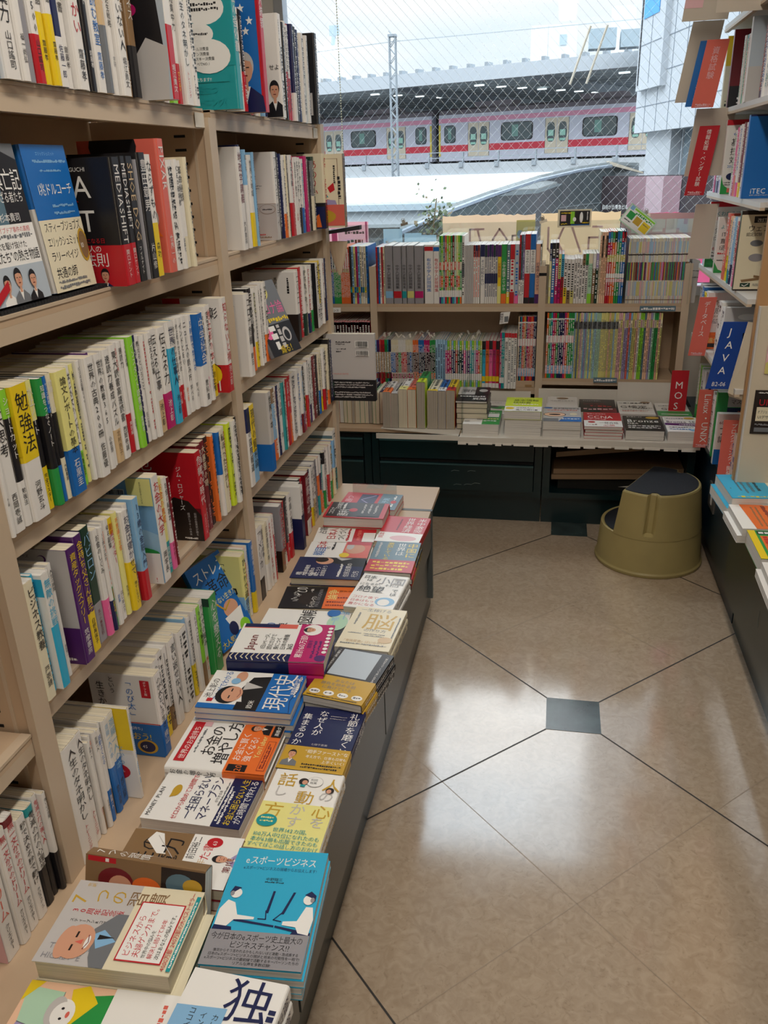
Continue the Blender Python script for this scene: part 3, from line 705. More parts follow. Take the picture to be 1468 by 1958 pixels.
# ---------------------------------------------------------------- the room
def floor_mat():
    m = bpy.data.materials.new('vinyl_floor'); m.use_nodes = True; t = m.node_tree; p = t.nodes['Principled BSDF']; L = t.links.new
    co = t.nodes.new('ShaderNodeTexCoord')
    def noise(sc, det, dist=0.0):
        n = t.nodes.new('ShaderNodeTexNoise'); n.inputs['Scale'].default_value = sc; n.inputs['Detail'].default_value = det; n.inputs['Distortion'].default_value = dist
        L(co.outputs['Object'], n.inputs['Vector']); return n
    def ramp(a, b, ca, cb, src):
        r = t.nodes.new('ShaderNodeValToRGB'); r.color_ramp.elements[0].position = a; r.color_ramp.elements[1].position = b
        r.color_ramp.elements[0].color = ca; r.color_ramp.elements[1].color = cb; L(src, r.inputs[0]); return r
    a = ramp(.35, .68, hexlin('ab967f'), hexlin('bba790'), noise(34, 5, 1.6).outputs[0])
    b = ramp(.60, .68, (1, 1, 1, 1), (.72, .70, .67, 1), noise(52, 3, 2.4).outputs[0])
    mx = t.nodes.new('ShaderNodeMix'); mx.data_type = 'RGBA'; mx.blend_type = 'MULTIPLY'; mx.inputs[0].default_value = .55
    L(a.outputs[0], mx.inputs[6]); L(b.outputs[0], mx.inputs[7]); L(mx.outputs[2], p.inputs['Base Color'])
    rr = ramp(.3, .75, (.10, .10, .10, 1), (.24, .24, .24, 1), noise(5, 4, .5).outputs[0]); L(rr.outputs[0], p.inputs['Roughness'])
    bp = t.nodes.new('ShaderNodeBump'); bp.inputs['Strength'].default_value = .06; bp.inputs['Distance'].default_value = .002
    L(noise(7, 3).outputs[0], bp.inputs['Height']); L(bp.outputs[0], p.inputs['Normal'])
    p.inputs['Specular IOR Level'].default_value = .7; p.inputs['Coat Weight'].default_value = .8; p.inputs['Coat Roughness'].default_value = .1; p.inputs['Coat IOR'].default_value = 1.6
    return m
fl = MB(); fl.box(-1.6, 3.2, -2.2, 4.0, -.06, 0, floor_mat()); struct('floor', fl)
MARBLE = pmat('marble_inlay', '2b3a3a', rough=.16, noise=.5, nscale=16)
JOINT = pmat('floor_joint', '2b2520', rough=.5); JOINT2 = pmat('floor_joint_faint', 'a08e79', rough=.3)
C0 = (.106, 2.008); PT = 1.319; HS = .0745
jn = MB(); jf = MB(); inl = MB()
for i in range(-2, 3):
    for j in range(-2, 3):
        cx, cy = C0[0]+i*PT/2, C0[1]+j*PT/2
        if (i+j) % 2 or not (-1.5 < cx < 1.5): continue
        inl.box(cx-HS, cx+HS, cy-HS, cy+HS, -.001, .0009, MARBLE)
def strip(mb, x0, y0, x1, y1, w, z, m):
    d = Vector((x1-x0, y1-y0, 0)).normalized(); n = Vector((-d.y, d.x, 0))*w/2
    a, b = Vector((x0, y0, z)), Vector((x1, y1, z)); mb.quad([a-n, b-n, b+n, a+n], m)
for k in range(-4, 5):
    for sgn in (1, -1):
        xs, ys = C0[0]+k*PT, C0[1]                               # 45 degree joints through the inlays
        strip(jn, xs-3, ys-3*sgn, xs+3, ys+3*sgn, .0042, .0005, JOINT)
        strip(jf, xs-3+PT/2, ys-3*sgn, xs+3+PT/2, ys+3*sgn, .0018, .0004, JOINT2)
struct('floor_joint', jn); struct('floor_joint_faint', jf); struct('floor_inlay', inl)
WR = .86                                                         # right edge of the window
PLASTER = pmat('wall_plaster', 'd9d2c8', rough=.8, noise=.03, nscale=4)
w = MB(); w.box(-1.6, 3.2, 3.98, 4.08, 0, .90, PLASTER); w.box(-1.6, -1.25, 3.98, 4.08, .9, 2.8, PLASTER); w.box(WR, 3.2, 3.98, 4.08, .9, 2.8, PLASTER); w.box(-1.25, WR, 3.98, 4.08, 2.62, 2.8, PLASTER); struct('wall_back', w)
w = MB(); w.box(-1.7, -1.6, -2.3, 4.08, 0, 2.8, PLASTER); struct('wall_left', w)
w = MB(); w.box(3.2, 3.3, -2.3, 4.08, 0, 2.8, PLASTER); struct('wall_right', w)
w = MB(); w.box(-1.7, 3.3, -2.3, -2.2, 0, 2.8, PLASTER); struct('wall_front', w)
w = MB(); w.box(-1.7, 3.3, -2.3, 4.08, 2.8, 2.9, pmat('ceiling_white', 'dedad2', rough=.9)); struct('ceiling', w)
def glass_mat():
    m = bpy.data.materials.new('window_glass'); m.use_nodes = True; t = m.node_tree; t.nodes.clear()
    o = t.nodes.new('ShaderNodeOutputMaterial'); mx = t.nodes.new('ShaderNodeMixShader'); tr = t.nodes.new('ShaderNodeBsdfTransparent'); gl = t.nodes.new('ShaderNodeBsdfGlossy')
    fr = t.nodes.new('ShaderNodeFresnel'); fr.inputs[0].default_value = 1.3; gl.inputs['Roughness'].default_value = .02; tr.inputs[0].default_value = (.95, .98, .98, 1)
    t.links.new(fr.outputs[0], mx.inputs[0]); t.links.new(tr.outputs[0], mx.inputs[1]); t.links.new(gl.outputs[0], mx.inputs[2]); t.links.new(mx.outputs[0], o.inputs[0]); return m
GLASS = glass_mat()
win = empty('window_1', None, None); win['kind'] = 'structure'; win.location = (0, 4.0, .9); bpy.context.view_layer.update()
g = MB(); g.quad([(-1.25, 4.03, .9), (WR, 4.03, .9), (WR, 4.03, 2.62), (-1.25, 4.03, 2.62)], GLASS); go = g.build('window_pane'); go.parent = win; go.matrix_parent_inverse = win.matrix_world.inverted()
ALU = pmat('aluminium', 'b9bcc0', rough=.35, metal=.7)
WIRE = pmat('wire', 'c9cfd2', rough=.3, metal=.6)
g = MB()
def wires(slope, step, r):
    z0, z1 = .9, 2.62; x = -1.25-3
    while x < WR+3:
        a = [x, z0]; b = [x+(z1-z0)/slope, z1]
        if a[0] > b[0]: lo, hi = b, a
        else: lo, hi = a, b
        if hi[0] > -1.25 and lo[0] < WR:
            def clip(p, q, X): f = (X-p[0])/(q[0]-p[0]); return [X, p[1]+f*(q[1]-p[1])]
            p = clip(lo, hi, -1.25) if lo[0] < -1.25 else lo; q = clip(lo, hi, WR) if hi[0] > WR else hi
            g.tube([(p[0], 4.036, p[1]), (q[0], 4.036, q[1])], r, WIRE, 3)
        x += step
wires(-1.05, .042, .00050); wires(1.05, .042, .00026)
wo = g.build('window_wire_mesh'); wo.parent = win; wo.matrix_parent_inverse = win.matrix_world.inverted()
g = MB()
for x in (-1.25, WR-.04): g.box(x, x+.04, 3.99, 4.06, .9, 2.62, ALU)
g.box(-1.25, WR, 3.96, 4.06, .88, .92, ALU); g.box(-1.25, WR, 3.99, 4.06, 2.58, 2.62, ALU)
wo = g.build('window_frame'); wo.parent = win; wo.matrix_parent_inverse = win.matrix_world.inverted()
# ---------------------------------------------------------------- left wall of shelving
ZS = dict(A=1.566, B=1.285, C=1.01, D=.75)
def shelf_part(root, x0, x1, y0, y1, z, face, lip=.036, m=STEEL):
    """a steel shelf whose lip faces +x ('x'), -x ('-x') or -y ('-y')"""
    s = MB(); s.box(x0, x1, y0, y1, z-.014, z, m); t = .014
    if face == 'x': s.box(x1-t, x1, y0, y1, z-lip, z-.0141, STEEL_EDGE); s.box(x1-.0145, x1+.0012, y0, y1, z-.004, z+.0006, STEEL_EDGE)
    elif face == '-x': s.box(x0, x0+t, y0, y1, z-lip, z-.0141, STEEL_EDGE)
    else: s.box(x0, x1, y0, y0+t, z-lip, z-.0141, STEEL_EDGE)
    return s.build('shelf', root)
def upright_y(root, x0, x1, y, z0, z1, th=.03):
    """side panel between two units, with the slotted strip along its front edge on both faces"""
    s = MB(); s.box(x0, x1, y-th/2, y+th/2, z0, z1, STEEL); s.box(x1-.002, x1+.01, y-th/2-.004, y+th/2+.004, z0, z1, STEEL_EDGE)
    for sg in (-1, 1):
        s.box(x1-.028, x1-.022, y+sg*(th/2+.0005)-.0006, y+sg*(th/2+.0005)+.0006, z0, z1, STEEL_EDGE)
        z = z0+.03
        while z < z1-.02:
            s.box(x1-.068, x1-.044, y+sg*th/2-.0006, y+sg*th/2+.0006, z, z+.005, SLOT); z += .0255
    return s.build('upright', root)
BX0, BX1 = -.95, -.70
YB = [-.02, .868, 1.738, 2.59]
for i in range(3):
    lab = ('beige steel shelf unit nearest the camera, mostly outside the frame', 'beige steel shelf unit in the middle, full of upright books', 'beige steel shelf unit at the window end, full of upright books')[i]
    r = empty('bookcase', lab, 'bookcase', Matrix.Translation((-.8, YB[i], .44)), 'steel shelf units along the left')
    def P(o): o.parent = r; o.matrix_parent_inverse = r.matrix_world.inverted(); return o
    bpy.context.view_layer.update()
    y0, y1 = YB[i]+.015, YB[i+1]-.015
    zs = dict(ZS) if i else dict(A=1.566, B=1.285, C=1.01, D=.722)
    for z in zs.values(): P(shelf_part(None, BX0, BX1, y0+.0055, y1-.0055, z, 'x'))
    b = MB(); b.box(BX0-.012, BX0, y0, y1, .44, 1.566, STEEL); P(b.build('back_panel'))
    if i == 0: P(upright_y(None, BX0, BX1, YB[0], .4405, 1.57))
    P(upright_y(None, BX0, BX1, YB[i+1], .4405, 1.5505 if i < 2 else 1.57))
    if i == 2:
        b = MB(); b.box(BX0, BX1-.002, YB[3]+.0165, YB[3]+.028, .4405, 1.56, WOODB); P(b.build('end_panel'))
    if i:
        b = MB(); b.box(BX1+.0016, BX1+.0022, y1-.05, y1-.005, 1.566-.034, 1.566-.008, CARDW); P(b.build('label_holder'))
# plinth under it, with the flat table top for face-up piles
r = empty('base_cabinet', 'long grey green base cabinet carrying face-up books beside the aisle', 'cabinet', Matrix.Translation((-.6, 1.2, 0))); bpy.context.view_layer.update()
def PP(mb, name, root=r):
    o = mb.build(name); o.parent = root; o.matrix_parent_inverse = root.matrix_world.inverted(); return o
def own(o, root): bpy.context.view_layer.update(); o.parent = root; o.matrix_parent_inverse = root.matrix_world.inverted(); return o
PX = -.352
b = MB(); b.box(-.96, PX, -.3, 2.615, .425, .44, STEEL); PP(b, 'top')
b = MB(); b.box(PX-.016, PX+.001, -.3, 2.40, .316, .4245, GREY); PP(b, 'lip')
b = MB(); b.box(-.95, -.385, -.3, 2.60, .0, .13, GREEN); b.box(-.94, -.40, -.3, 2.6, .13, .4245, GREEN2); PP(b, 'carcass')
for k, (a, c) in enumerate(((-.28, .905), (.915, 1.655), (1.665, 2.375))):
    b = MB(); b.box(-.40, -.366, a, c, .135, .292, GREY); b.box(-.366, -.3615, a, c, .14, .288, GREY); b.box(-.40, -.378, a, c, .292, .305, GREEN2); PP(b, 'drawer_front')
b = MB(); b.box(-.955, PX+.004, 2.40, 2.415, .13, .441, GREY); PP(b, 'end_panel')
# ---------------------------------------------------------------- far wall: base cabinets, counter, shelves
FY = 3.72; CZ = .42
def far_cab(name_lab, x0, x1, openf):
    r = empty('base_cabinet', name_lab, 'cabinet', Matrix.Translation(((x0+x1)/2, 3.5, 0)), 'dark green cabinets under the window'); bpy.context.view_layer.update()
    b = MB(); b.box(x0, x1, 3.39, 3.95, 0, .125, GREEN); own(b.build('toe_kick'), r)
    b = MB(); b.box(x0, x0+.03, 3.352, 3.95, .125, .402, GREEN); b.box(x1-.03, x1, 3.352, 3.95, .125, .402, GREEN); b.box(x0+.03, x1-.03, 3.93, 3.95, .125, .402, GREEN2); b.box(x0+.03, x1-.03, 3.36, 3.93, .125, .148, GREEN); b.box(x0+.03, x1-.03, 3.36, 3.93, .386, .402, GREEN); own(b.build('carcass'), r)
    if not openf:
        for z0, z1 in ((.288, .372), (.150, .270)):
            b = MB(); b.box(x0+.034, x1-.034, 3.345, 3.37, z0, z1, GREEN); b.box(x0+.034, x1-.034, 3.341, 3.3449, z1-.007, z1, pmat('cabinet_edge', '35565a', rough=.3))
            d = own(b.build('drawer'), r)
            g = MB(); g.box(x0+.036, x1-.036, 3.356, 3.37, z1+.0005, z1+.012, SLOT); h = g.build('finger_groove'); h.parent = d
    return r
c1 = far_cab('dark green two-drawer cabinet at the corner behind the shelf end', -1.2, -.75, False)
c2 = far_cab('wide dark green two-drawer cabinet under the window counter', -.745, -.02, False)
c3 = far_cab('open-fronted dark green cabinet with loose boards inside, behind the stool', -.015, .588, True)
SCR = pmat('scratch_pale', '8f9c98', rough=.5)
b = MB()
for x, z in ((-.40, .235), (-.33, .236), (-.39, .172), (-.345, .174), (-.31, .18)):
    b.tube([(x, 3.3445, z), (x+.012, 3.3442, z+.005), (x+.034, 3.3445, z+.003)], .0006, SCR, 4)
o = b.build('scratch_mark'); own(o, c2)
# counter top with white card edging
r = empty('counter', 'white card covered counter under the window carrying books', 'counter', Matrix.Translation((-.1, 3.5, .41))); bpy.context.view_layer.update()
b = MB(); b.box(-1.2, .582, 3.335, 3.95, .4025, .418, STEEL); own(b.build('top'), r)
b = MB(); b.hexa([(-.70, 3.335, .4185), (-.36, 3.262, .4185), (-.36, 3.70, .4185), (-.70, 3.70, .4185), (-.70, 3.335, .4215), (-.36, 3.262, .4215), (-.36, 3.70, .4215), (-.70, 3.70, .4215)], CARDW)
b.box(-.705, -.36, 3.258, 3.262, .4, .4215, CARDW); own(b.build('card_sheet'), r)
b = MB(); b.box(-.355, .581, 3.245, 3.70, .4185, .4225, CARDW); b.box(-.36, .581, 3.239, 3.245, .396, .4225, CARDW)
rg = random.Random(3); x = -.36
while x < .57:
    d = rg.uniform(.03, .08); b.box(x, x+d*.8, 3.2375, 3.2389, .394-rg.uniform(0, .006), .401, pmat('torn_card', 'efe9de', rough=.8)); x += d
own(b.build('card_edging'), r)
for i, (x0, x1, zl) in enumerate(((-1.22, -.80, None), (-.785, -.06, .512), (-.045, .53, .556))):
    lab = ('beige corner shelf unit with red spined books, behind the shelf end', 'beige window shelf unit in the middle with workbooks', 'beige window shelf unit next to the red signs')[i]
    r = empty('bookcase', lab, 'bookcase', Matrix.Translation(((x0+x1)/2, 3.8, .42)), 'low shelf units under the window'); bpy.context.view_layer.update()
    own(shelf_part(None, x0+.004, x1-.004, FY, 3.95, .882, '-y', .034), r)
    if zl: own(shelf_part(None, x0+.004, x1-.004, FY, 3.95, zl, '-y', .03), r)
    else: own(shelf_part(None, x0+.004, x1-.004, FY, 3.95, .60, '-y', .03), r)
    b = MB(); b.box(x0, x1, 3.951, 3.958, .42, 1.02, STEEL); own(b.build('back_panel'), r)
    for k, xx in enumerate(((x0,) if i == 0 else ())+(x1+.0075,)):
        b = MB(); b.box(xx-.008, xx+.0075, FY-.008, 3.95, .43, 1.045 if i != 1 else 1.04, STEEL)
        b.box(xx-.0155, xx+.015, FY-.012, FY-.008, .43, 1.045 if i != 1 else 1.04, STEEL_EDGE)
        if i == 1: b.box(xx-.016, xx+.0155, FY-.0135, FY+.002, 1.0, 1.012, SLOT)
        z = .45
        while z < 1.0: b.box(xx-.0085, xx-.008, FY+.01, FY+.02, z, z+.006, SLOT); b.box(xx+.0075, xx+.008, FY+.01, FY+.02, z, z+.006, SLOT); z += .0255
        own(b.build('upright'), r)
def board(x0, x1, y, z0, z1, lab, lean=.0):
    b = MB(); b.hexa([(x0, y, z0), (x1, y, z0), (x1, y+.004, z0), (x0, y+.004, z0), (x0, y+lean, z1), (x1, y+lean, z1), (x1, y+lean+.004, z1), (x0, y+lean+.004, z1)], CARDW)
    tag(b.build('backing_card'), lab, 'card', 'white cards behind the counter books')
board(-.385, -.085, 3.702, .4235, .497, 'white card propped behind the green spotted exam guide', .004)
board(-.05, .30, 3.703, .4235, .512, 'long low white card behind the brown and white exam guides', .004)
board(.29, .565, 3.697, .4235, .548, 'taller blank white card behind the two grey G guides, near red signs', .004)
# ---------------------------------------------------------------- books lying face up on the plinth
FA = dict(
 L0=[('r', 0, .42, 1, 1, 'J'), ('p', [(0, .9), (.35, 1), (.3, .7), (.05, .62)], 'C'), ('p', [(.35, 1), (.62, .95), (.55, .72), (.3, .7)], 'V'), ('p', [(.62, .95), (.95, 1), (.92, .74), (.55, .72)], 'Q'), ('p', [(.3, .7), (.55, .72), (.4, .5), (.1, .48)], 'w'), ('p', [(.8, 1), (1, 1), (1, .9)], 'Y'), ('p', [(.0, .42), (.3, .42), (.2, .56), (0, .6)], 'S')]
  +[('l', a, .004, 'G') for a in ([(0, .9), (.35, 1)], [(.35, 1), (.3, .7), (.05, .62)], [(.62, .95), (.55, .72), (.3, .7)], [(.55, .72), (.92, .74)], [(.55, .72), (.4, .5)])]
  +[('p', [(.55, .34), (.95, .38), (.9, .6), (.7, .64), (.55, .55)], 'g'), ('p', [(.62, .62), (.95, .7), (1, .6), (.85, .5)], 'Y'), ('e', .72, .7, .14, .085, 'w'), ('e', .74, .74, .14, .06, 'S'), ('e', .72, .69, .115, .07, 'w'), ('e', .68, .69, .012, .01, 'K'), ('e', .77, .7, .012, .01, 'K'), ('e', .72, .655, .03, .012, 'r'), ('e', .28, .82, .1, .05, 'w'), ('l', [(.22, .82), (.34, .84)], .006, 'G'), ('e', .45, .58, .1, .045, 'w'),
    ('r', 0, 0, 1, .42, 'w'), ('t', '「考える」パズル', .1, .36, .035, 'G', .8, False), ('t', '考力が', .15, .24, .095, 'R', .8, False), ('t', 'につく!', .2, .1, .095, 'R', .7, False), ('q', .1, .9, .05, .03, 'r')],
 L1=[('r', 0, 0, 1, 1, 'S'), ('r', 0, .0, 1, .48, 'C'), ('t', '7', .70, .86, .16, 'D'), ('v', '完訳', .95, .92, .035, 'D'), ('v', 'つの', .82, .82, .13, 'D', .3, False), ('v', '習慣', .82, .55, .155, 'n', .4, False), ('v', '30周年記念版', .62, .93, .058, 'R', .42, False), ('v', 'スティーブンRコヴィー', .5, .9, .032, 'K', .4, False), ('R', 'THE SEVEN', .16, .94, .065, 's'), ('R', 'HIGHLY E', .05, .96, .065, 's'),
  ('p', [(0, .48), (.62, .48), (.62, .56), (.42, .68), (.1, .62), (0, .58)], 'G'), ('p', [(.2, .6), (.3, .48), (.42, .6), (.36, .66)], 'b'), ('p', [(.3, .62), (.34, .5), (.36, .62)], 'K'), ('e', .26, .76, .2, .125, 'F'), ('e', .24, .84, .19, .06, 'F'), ('r', .15, .77, .22, .785, 'H'), ('r', .3, .77, .37, .785, 'H'), ('p', [(.25, .77), (.29, .715), (.23, .715)], 'r'), ('e', .26, .68, .075, .018, 'w'), ('l', [(.18, .69), (.26, .672), (.34, .69)], .006, 'M'),
  ('r', .1, .09, .8, .43, 'R'), ('r', .115, .1, .785, .42, 'w'), ('t', 'ビジネスから', .15, .345, .06, 'R', .6), ('t', '夫婦ゲンカまで。', .15, .275, .06, 'R', .62), ('t', '世界中の悩みを', .15, .225, .034, 'K'), ('t', '解決し続けて30年', .15, .175, .042, 'R', .6), ('t', '次はあなたの悩みです。', .15, .125, .037, 'K', .62), ('t', '4000万部 240万部の大ベストセラー', .04, .05, .042, 'R', .92), ('r', .04, .005, .92, .035, 'T'), ('q', .08, .85, .012, .015, 'w')],
 L3=[('r', 0, .45, 1, 1, 'n'), ('t', 'モの', .28, .72, .2, 'K', .6), ('p', [(.55, .62), (.95, .72), (.97, .8), (.8, .84), (.55, .7)], 'w'), ('t', '魔力', .2, .52, .2, 'K', .7), ('t', 'magic', .1, .9, .06, 'w', .3, False), ('l', [(.5, .55), (.9, .76)], .006, 'S'), ('r', 0, 0, 1, .45, 'w'), ('t', '前田裕二', .5, .37, .085, 'K', .45), ('t', '半年', .25, .26, .08, 'd', .3), ('t', 'た書', .5, .24, .1, 'R', .35), ('e', .86, .24, .1, .07, 'R'), ('t', '63', .8, .22, .05, 'w')]+person_art(.55, .13, .13, 'V', hair='K')+[('t', '第1位', .3, .02, .07, 'M', .3)],
 L4=[('t', 'MONEY PLAN', .06, .93, .06, 'K', .9, False), ('e', .6, .8, .12, .045, 'D'), ('p', [(.48, .8), (.45, .84), (.55, .84)], 'D'), ('t', 'ゼロから始めて2時間で', .04, .66, .065, 'R', .92), ('t', '一生困らない', .08, .52, .12, 'N', .88), ('t', 'マネープラン', .08, .38, .12, 'N', .88), ('t', 'ができる本', .45, .34, .035, 'K', .4), ('q', .4, .9, .305, .018, 'G'), ('r', 0, 0, 1, .29, 'N'), ('q', .1, .8, .25, .025, 'w'), ('q', .05, .7, .215, .025, 'w'), ('t', 'お金に困らない人生', .04, .12, .085, 'Y', .93), ('t', 'が2時間で作れる', .08, .03, .085, 'w', .88)],
 L5=[('r', .12, .84, .88, .95, 'R'), ('t', '世界のお金持ち', .16, .86, .075, 'w', .68), ('q', .3, .75, .78, .025, 'G'), ('r', .8, .76, .96, .84, 'I'), ('t', 'お金の', .25, .6, .16, 'K', .62), ('t', '増やし方', .12, .44, .17, 'K', .84), ('r', 0, 0, 1, .4, 'O'), ('t', 'お金に賢く', .2, .31, .09, 'w', .6), ('t', '強くなる!', .2, .21, .09, 'w', .58), ('t', 'YouTuber', .28, .13, .075, 'y', .5), ('r', .02, .2, .14, .39, 'K'), ('t', '20', .02, .25, .09, 'O'), ('r', .06, .02, .6, .1, 'M'), ('r', .067, .025, .593, .095, 'O'), ('q', .1, .55, .065, .018, 'M'), ('q', .1, .5, .04, .018, 'M')]+person_art(.82, .28, .1, 'K')+[('r', .68, .0, 1, .1, 'K'), ('t', '高橋ダン', .7, .03, .05, 'w', .28)],
 L6=[('r', 0, .35, 1, 1, 'w'), ('r', 0, .3, .12, 1, 'B'), ('r', 0, 0, 1, .36, 'B'), ('r', .0, .36, .2, .6, 'K'), ('t', '池上彰の', .25, .9, .09, 'K', .7, False), ('t', 'まんがでわかる', .2, .8, .09, 'B', .78), ('p', [(.15, .36), (.9, .36), (.85, .55), (.55, .62), (.2, .55)], 'K'), ('p', [(.5, .6), (.6, .4), (.72, .6)], 'S'), ('e', .36, .73, .23, .13, 'K'), ('e', .38, .69, .2, .11, 'F'), ('r', .26, .7, .34, .715, 'K'), ('r', .44, .7, .52, .715, 'K'), ('l', [(.3, .62), (.4, .605), (.5, .625)], .006, 'M'), ('e', .85, .68, .14, .06, 'F'), ('e', .72, .72, .08, .05, 'b'), ('r', .16, .86, .24, .92, 'R'), ('t', '欧米', .04, .42, .07, 'w', .2), ('t', '現代史', .04, .1, .26, 'w', .94), ('t', '米露独の現代史', .45, .05, .045, 'w', .5), ('q', .4, .95, .02, .03, 'w'), ('l', [(0, .02), (.3, .06), (.6, .01), (1, .05)], .006, 'N')],
 L7=[('r', 0, 0, 1, 1, 'w'), ('r', .88, .4, 1, .98, 'r'), ('r', .9, .6, 1, .98, 'N'), ('r', 0, .36, .2, 1, 'N')]+[('l', [(.02+.02*(i % 3), .4+.055*i), (.1, .43+.055*i), (.18+.02*(i % 2), .41+.055*i)], .012, 'C') for i in range(11)]+[('t', 'Japan', .28, .78, .13, 'M', .5, False), ('t', '1日1ページ、', .3, .66, .062, 'K', .55, False), ('t', '読むだけで', .3, .59, .062, 'K', .5, False), ('t', '身につく', .3, .52, .062, 'K', .4, False), ('t', '日本の教養', .3, .45, .062, 'K', .5, False), ('t', '365', .3, .375, .075, 'K', .35, False), ('r', 0, 0, 1, .36, 'm'), ('t', '累計60万部!', .1, .25, .085, 'w', .62), ('t', '齋藤孝', .35, .18, .055, 'P', .3), ('q', .1, .55, .13, .03, 'P'), ('q', .1, .55, .08, .03, 'P'), ('e', .1, .05, .08, .06, 'P'), ('e', .84, .22, .15, .1, 'w')]+person_art(.84, .25, .12, 'm')[3:]+[('e', .25+.09*i, .03, .035, .025, 'w') for i in range(8)],
 L8=[('t', '2030', .08, .82, .14, 'B', .8, False), ('t', '世界', .1, .66, .15, 'K', .5), ('t', '地図帳', .3, .42, .2, 'K', .68), ('r', 0, .0, .3, .2, 'K')]+person_art(.4, .3, .2, 'K')+[('e', .6, .12, .25, .12, 'Q'), ('t', '一帯', .5, .12, .1, 'b'), ('e', .9, .2, .12, .08, 'B'), ('t', '一路', .7, .02, .12, 'b')],
 L9=[('r', 0, 0, 1, 1, 'K'), ('t', 'ゾンビとの', .3, .68, .22, 'w', .68), ('q', .1, .9, .58, .04, 'S'), ('e', .45, .62, .3, .14, 'H'), ('t', 'PAUL KRUGMAN', .08, .44, .075, 's', .8, False), ('t', 'ポールクルーグマン', .05, .5, .09, 'w', .5), ('r', 0, 0, 1, .38, 'O'), ('t', '論争', .4, .22, .16, 'y', .5), ('v', '復する', .8, .2, .07, 'K', .18), ('Q', .5, .2, .02, .06, 'M'), ('Q', .3, .34, .02, .05, 'M'), ('Q', .15, .34, .04, .05, 'M')],
 L10=[('r', 0, 0, 1, 1, 'N'), ('p', [(.6, 0), (1, 0), (1, .7), (.75, .5), (.6, .2)], 'K'), ('p', [(.86, .35), (.97, .2), (.99, .45)], 'S'), ('e', .82, .6, .16, .13, 'F'), ('e', .88, .65, .12, .1, 'H'), ('v', '橋下徹', .2, .94, .1, 'w', .4)]+[('t', s_, .1, .78-.085*i, .075, 'w', .5) for i, s_ in enumerate(('大阪都構想', '8万票の', '戦とうう', '金部話そう'))]+[('t', '住民投票の', .1, .18, .09, 'w', .75), ('t', '行方', .1, .05, .1, 'w', .3), ('q', .1, .7, .3, .04, 'w')],
 L11=[('t', '日本', .55, .74, .17, 'R', .45), ('t', '韓国', .1, .72, .2, 'B', .5), ('t', 'VS', .5, .65, .08, 'K'), ('q', .45, .95, .58, .04, 'K'), ('r', 0, 0, 1, .42, 'r'), ('e', .55, .24, .3, .16, 'F'), ('e', .7, .33, .2, .06, 'S'), ('e', .15, .38, .14, .08, 'Y'), ('r', .8, 0, 1, .4, 'R')],
 L12=[('t', '占領', .5, .84, .15, 'K', .45), ('t', '日本人', .15, .66, .17, 'R', .75), ('t', 'つくづく', .1, .5, .15, 'K', .8, False), ('q', .05, .9, .42, .05, 'R'), ('r', .0, 0, 1, .36, 'R'), ('q', .1, .8, .24, .06, 'r'), ('r', 0, 0, .6, .2, 'w')],
 L13=[('r', 0, 0, 1, 1, 'R'), ('r', .06, .08, 1, .96, 'H'), ('t', 'コロナ', .2, .86, .1, 'w', .5), ('t', '勝利', .1, .62, .2, 'w', .42), ('e', .5, .55, .12, .07, 'R'), ('q', .5, .95, .7, .05, 'w'), ('t', '日本書店', .55, .78, .1, 'w', .45), ('r', .1, .1, .95, .45, 'H'), ('q', .3, .9, .36, .04, 'S'), ('q', .3, .9, .26, .04, 'S'), ('q', .3, .9, .16, .04, 'S')],
 L14=[('r', 0, 0, 1, 1, 'R'), ('t', '人勝つ', .2, .84, .14, 'I', .7), ('r', .25, .42, .9, .72, 'N'), ('l', [(.3, .5), (.55, .68), (.85, .46)], .02, 'V'), ('r', 0, 0, 1, .36, 'E'), ('t', '予測', .4, .2, .12, 'U', .4), ('q', .2, .9, .08, .05, 'w'), ('e', .5, .1, .1, .05, 'R')],
 R0=[('v', '独', .66, .99, .34, 'N', .5, False), ('v', '立', .66, .62, .34, 'N', .5, False), ('Q', .93, .8, .3, .07, 'N'), ('p', [(.0, .3), (.5, .42), (.5, .75), (.0, .72)], 'b'), ('v', 'カレー', .42, .7, .05, 'K', .2), ('v', 'インド', .3, .7, .05, 'K', .2), ('v', 'ココイチ', .18, .72, .05, 'K', .2)]+person_art(.35, .42, .2, 'S')[3:],
 R1=[('r', 0, 0, 1, 1, 't'), ('t', 'eスポーツビジネス', .12, .86, .085, 'w', .78), ('t', 'eスポーツ×ビジネスの現場からお伝えします!', .12, .805, .035, 'N', .8, False), ('t', '中野龍三', .4, .71, .032, 'K'), ('q', .4, .6, .69, .012, 'K'),
  ('p', [(.50, .43), (.53, .43), (.545, .62), (.52, .62)], 'N'), ('l', [(.5, .45), (.52, .38), (.44, .38)], .008, 'N'), ('p', [(.66, .43), (.69, .43), (.76, .62), (.735, .62)], 'N'), ('l', [(.68, .45), (.6, .38), (.68, .37)], .008, 'N'),
  ('p', [(.2, .35), (.62, .32), (.62, .335), (.2, .37)], 'N'), ('p', [(.63, .32), (1.0, .27), (1.0, .295), (.63, .335)], 'N'),
  ('p', [(.02, .28), (.12, .28), (.2, .36), (.4, .37), (.4, .39), (.22, .4), (.16, .5), (.08, .52), (.02, .44)], 'w'), ('e', .14, .58, .06, .042, 'w'), ('p', [(.07, .58), (.1, .64), (.18, .63), (.12, .59)], 'N'), ('e', .1, .575, .022, .022, 's'), ('p', [(0, .24), (.22, .25), (.2, .3), (.02, .31)], 'N'),
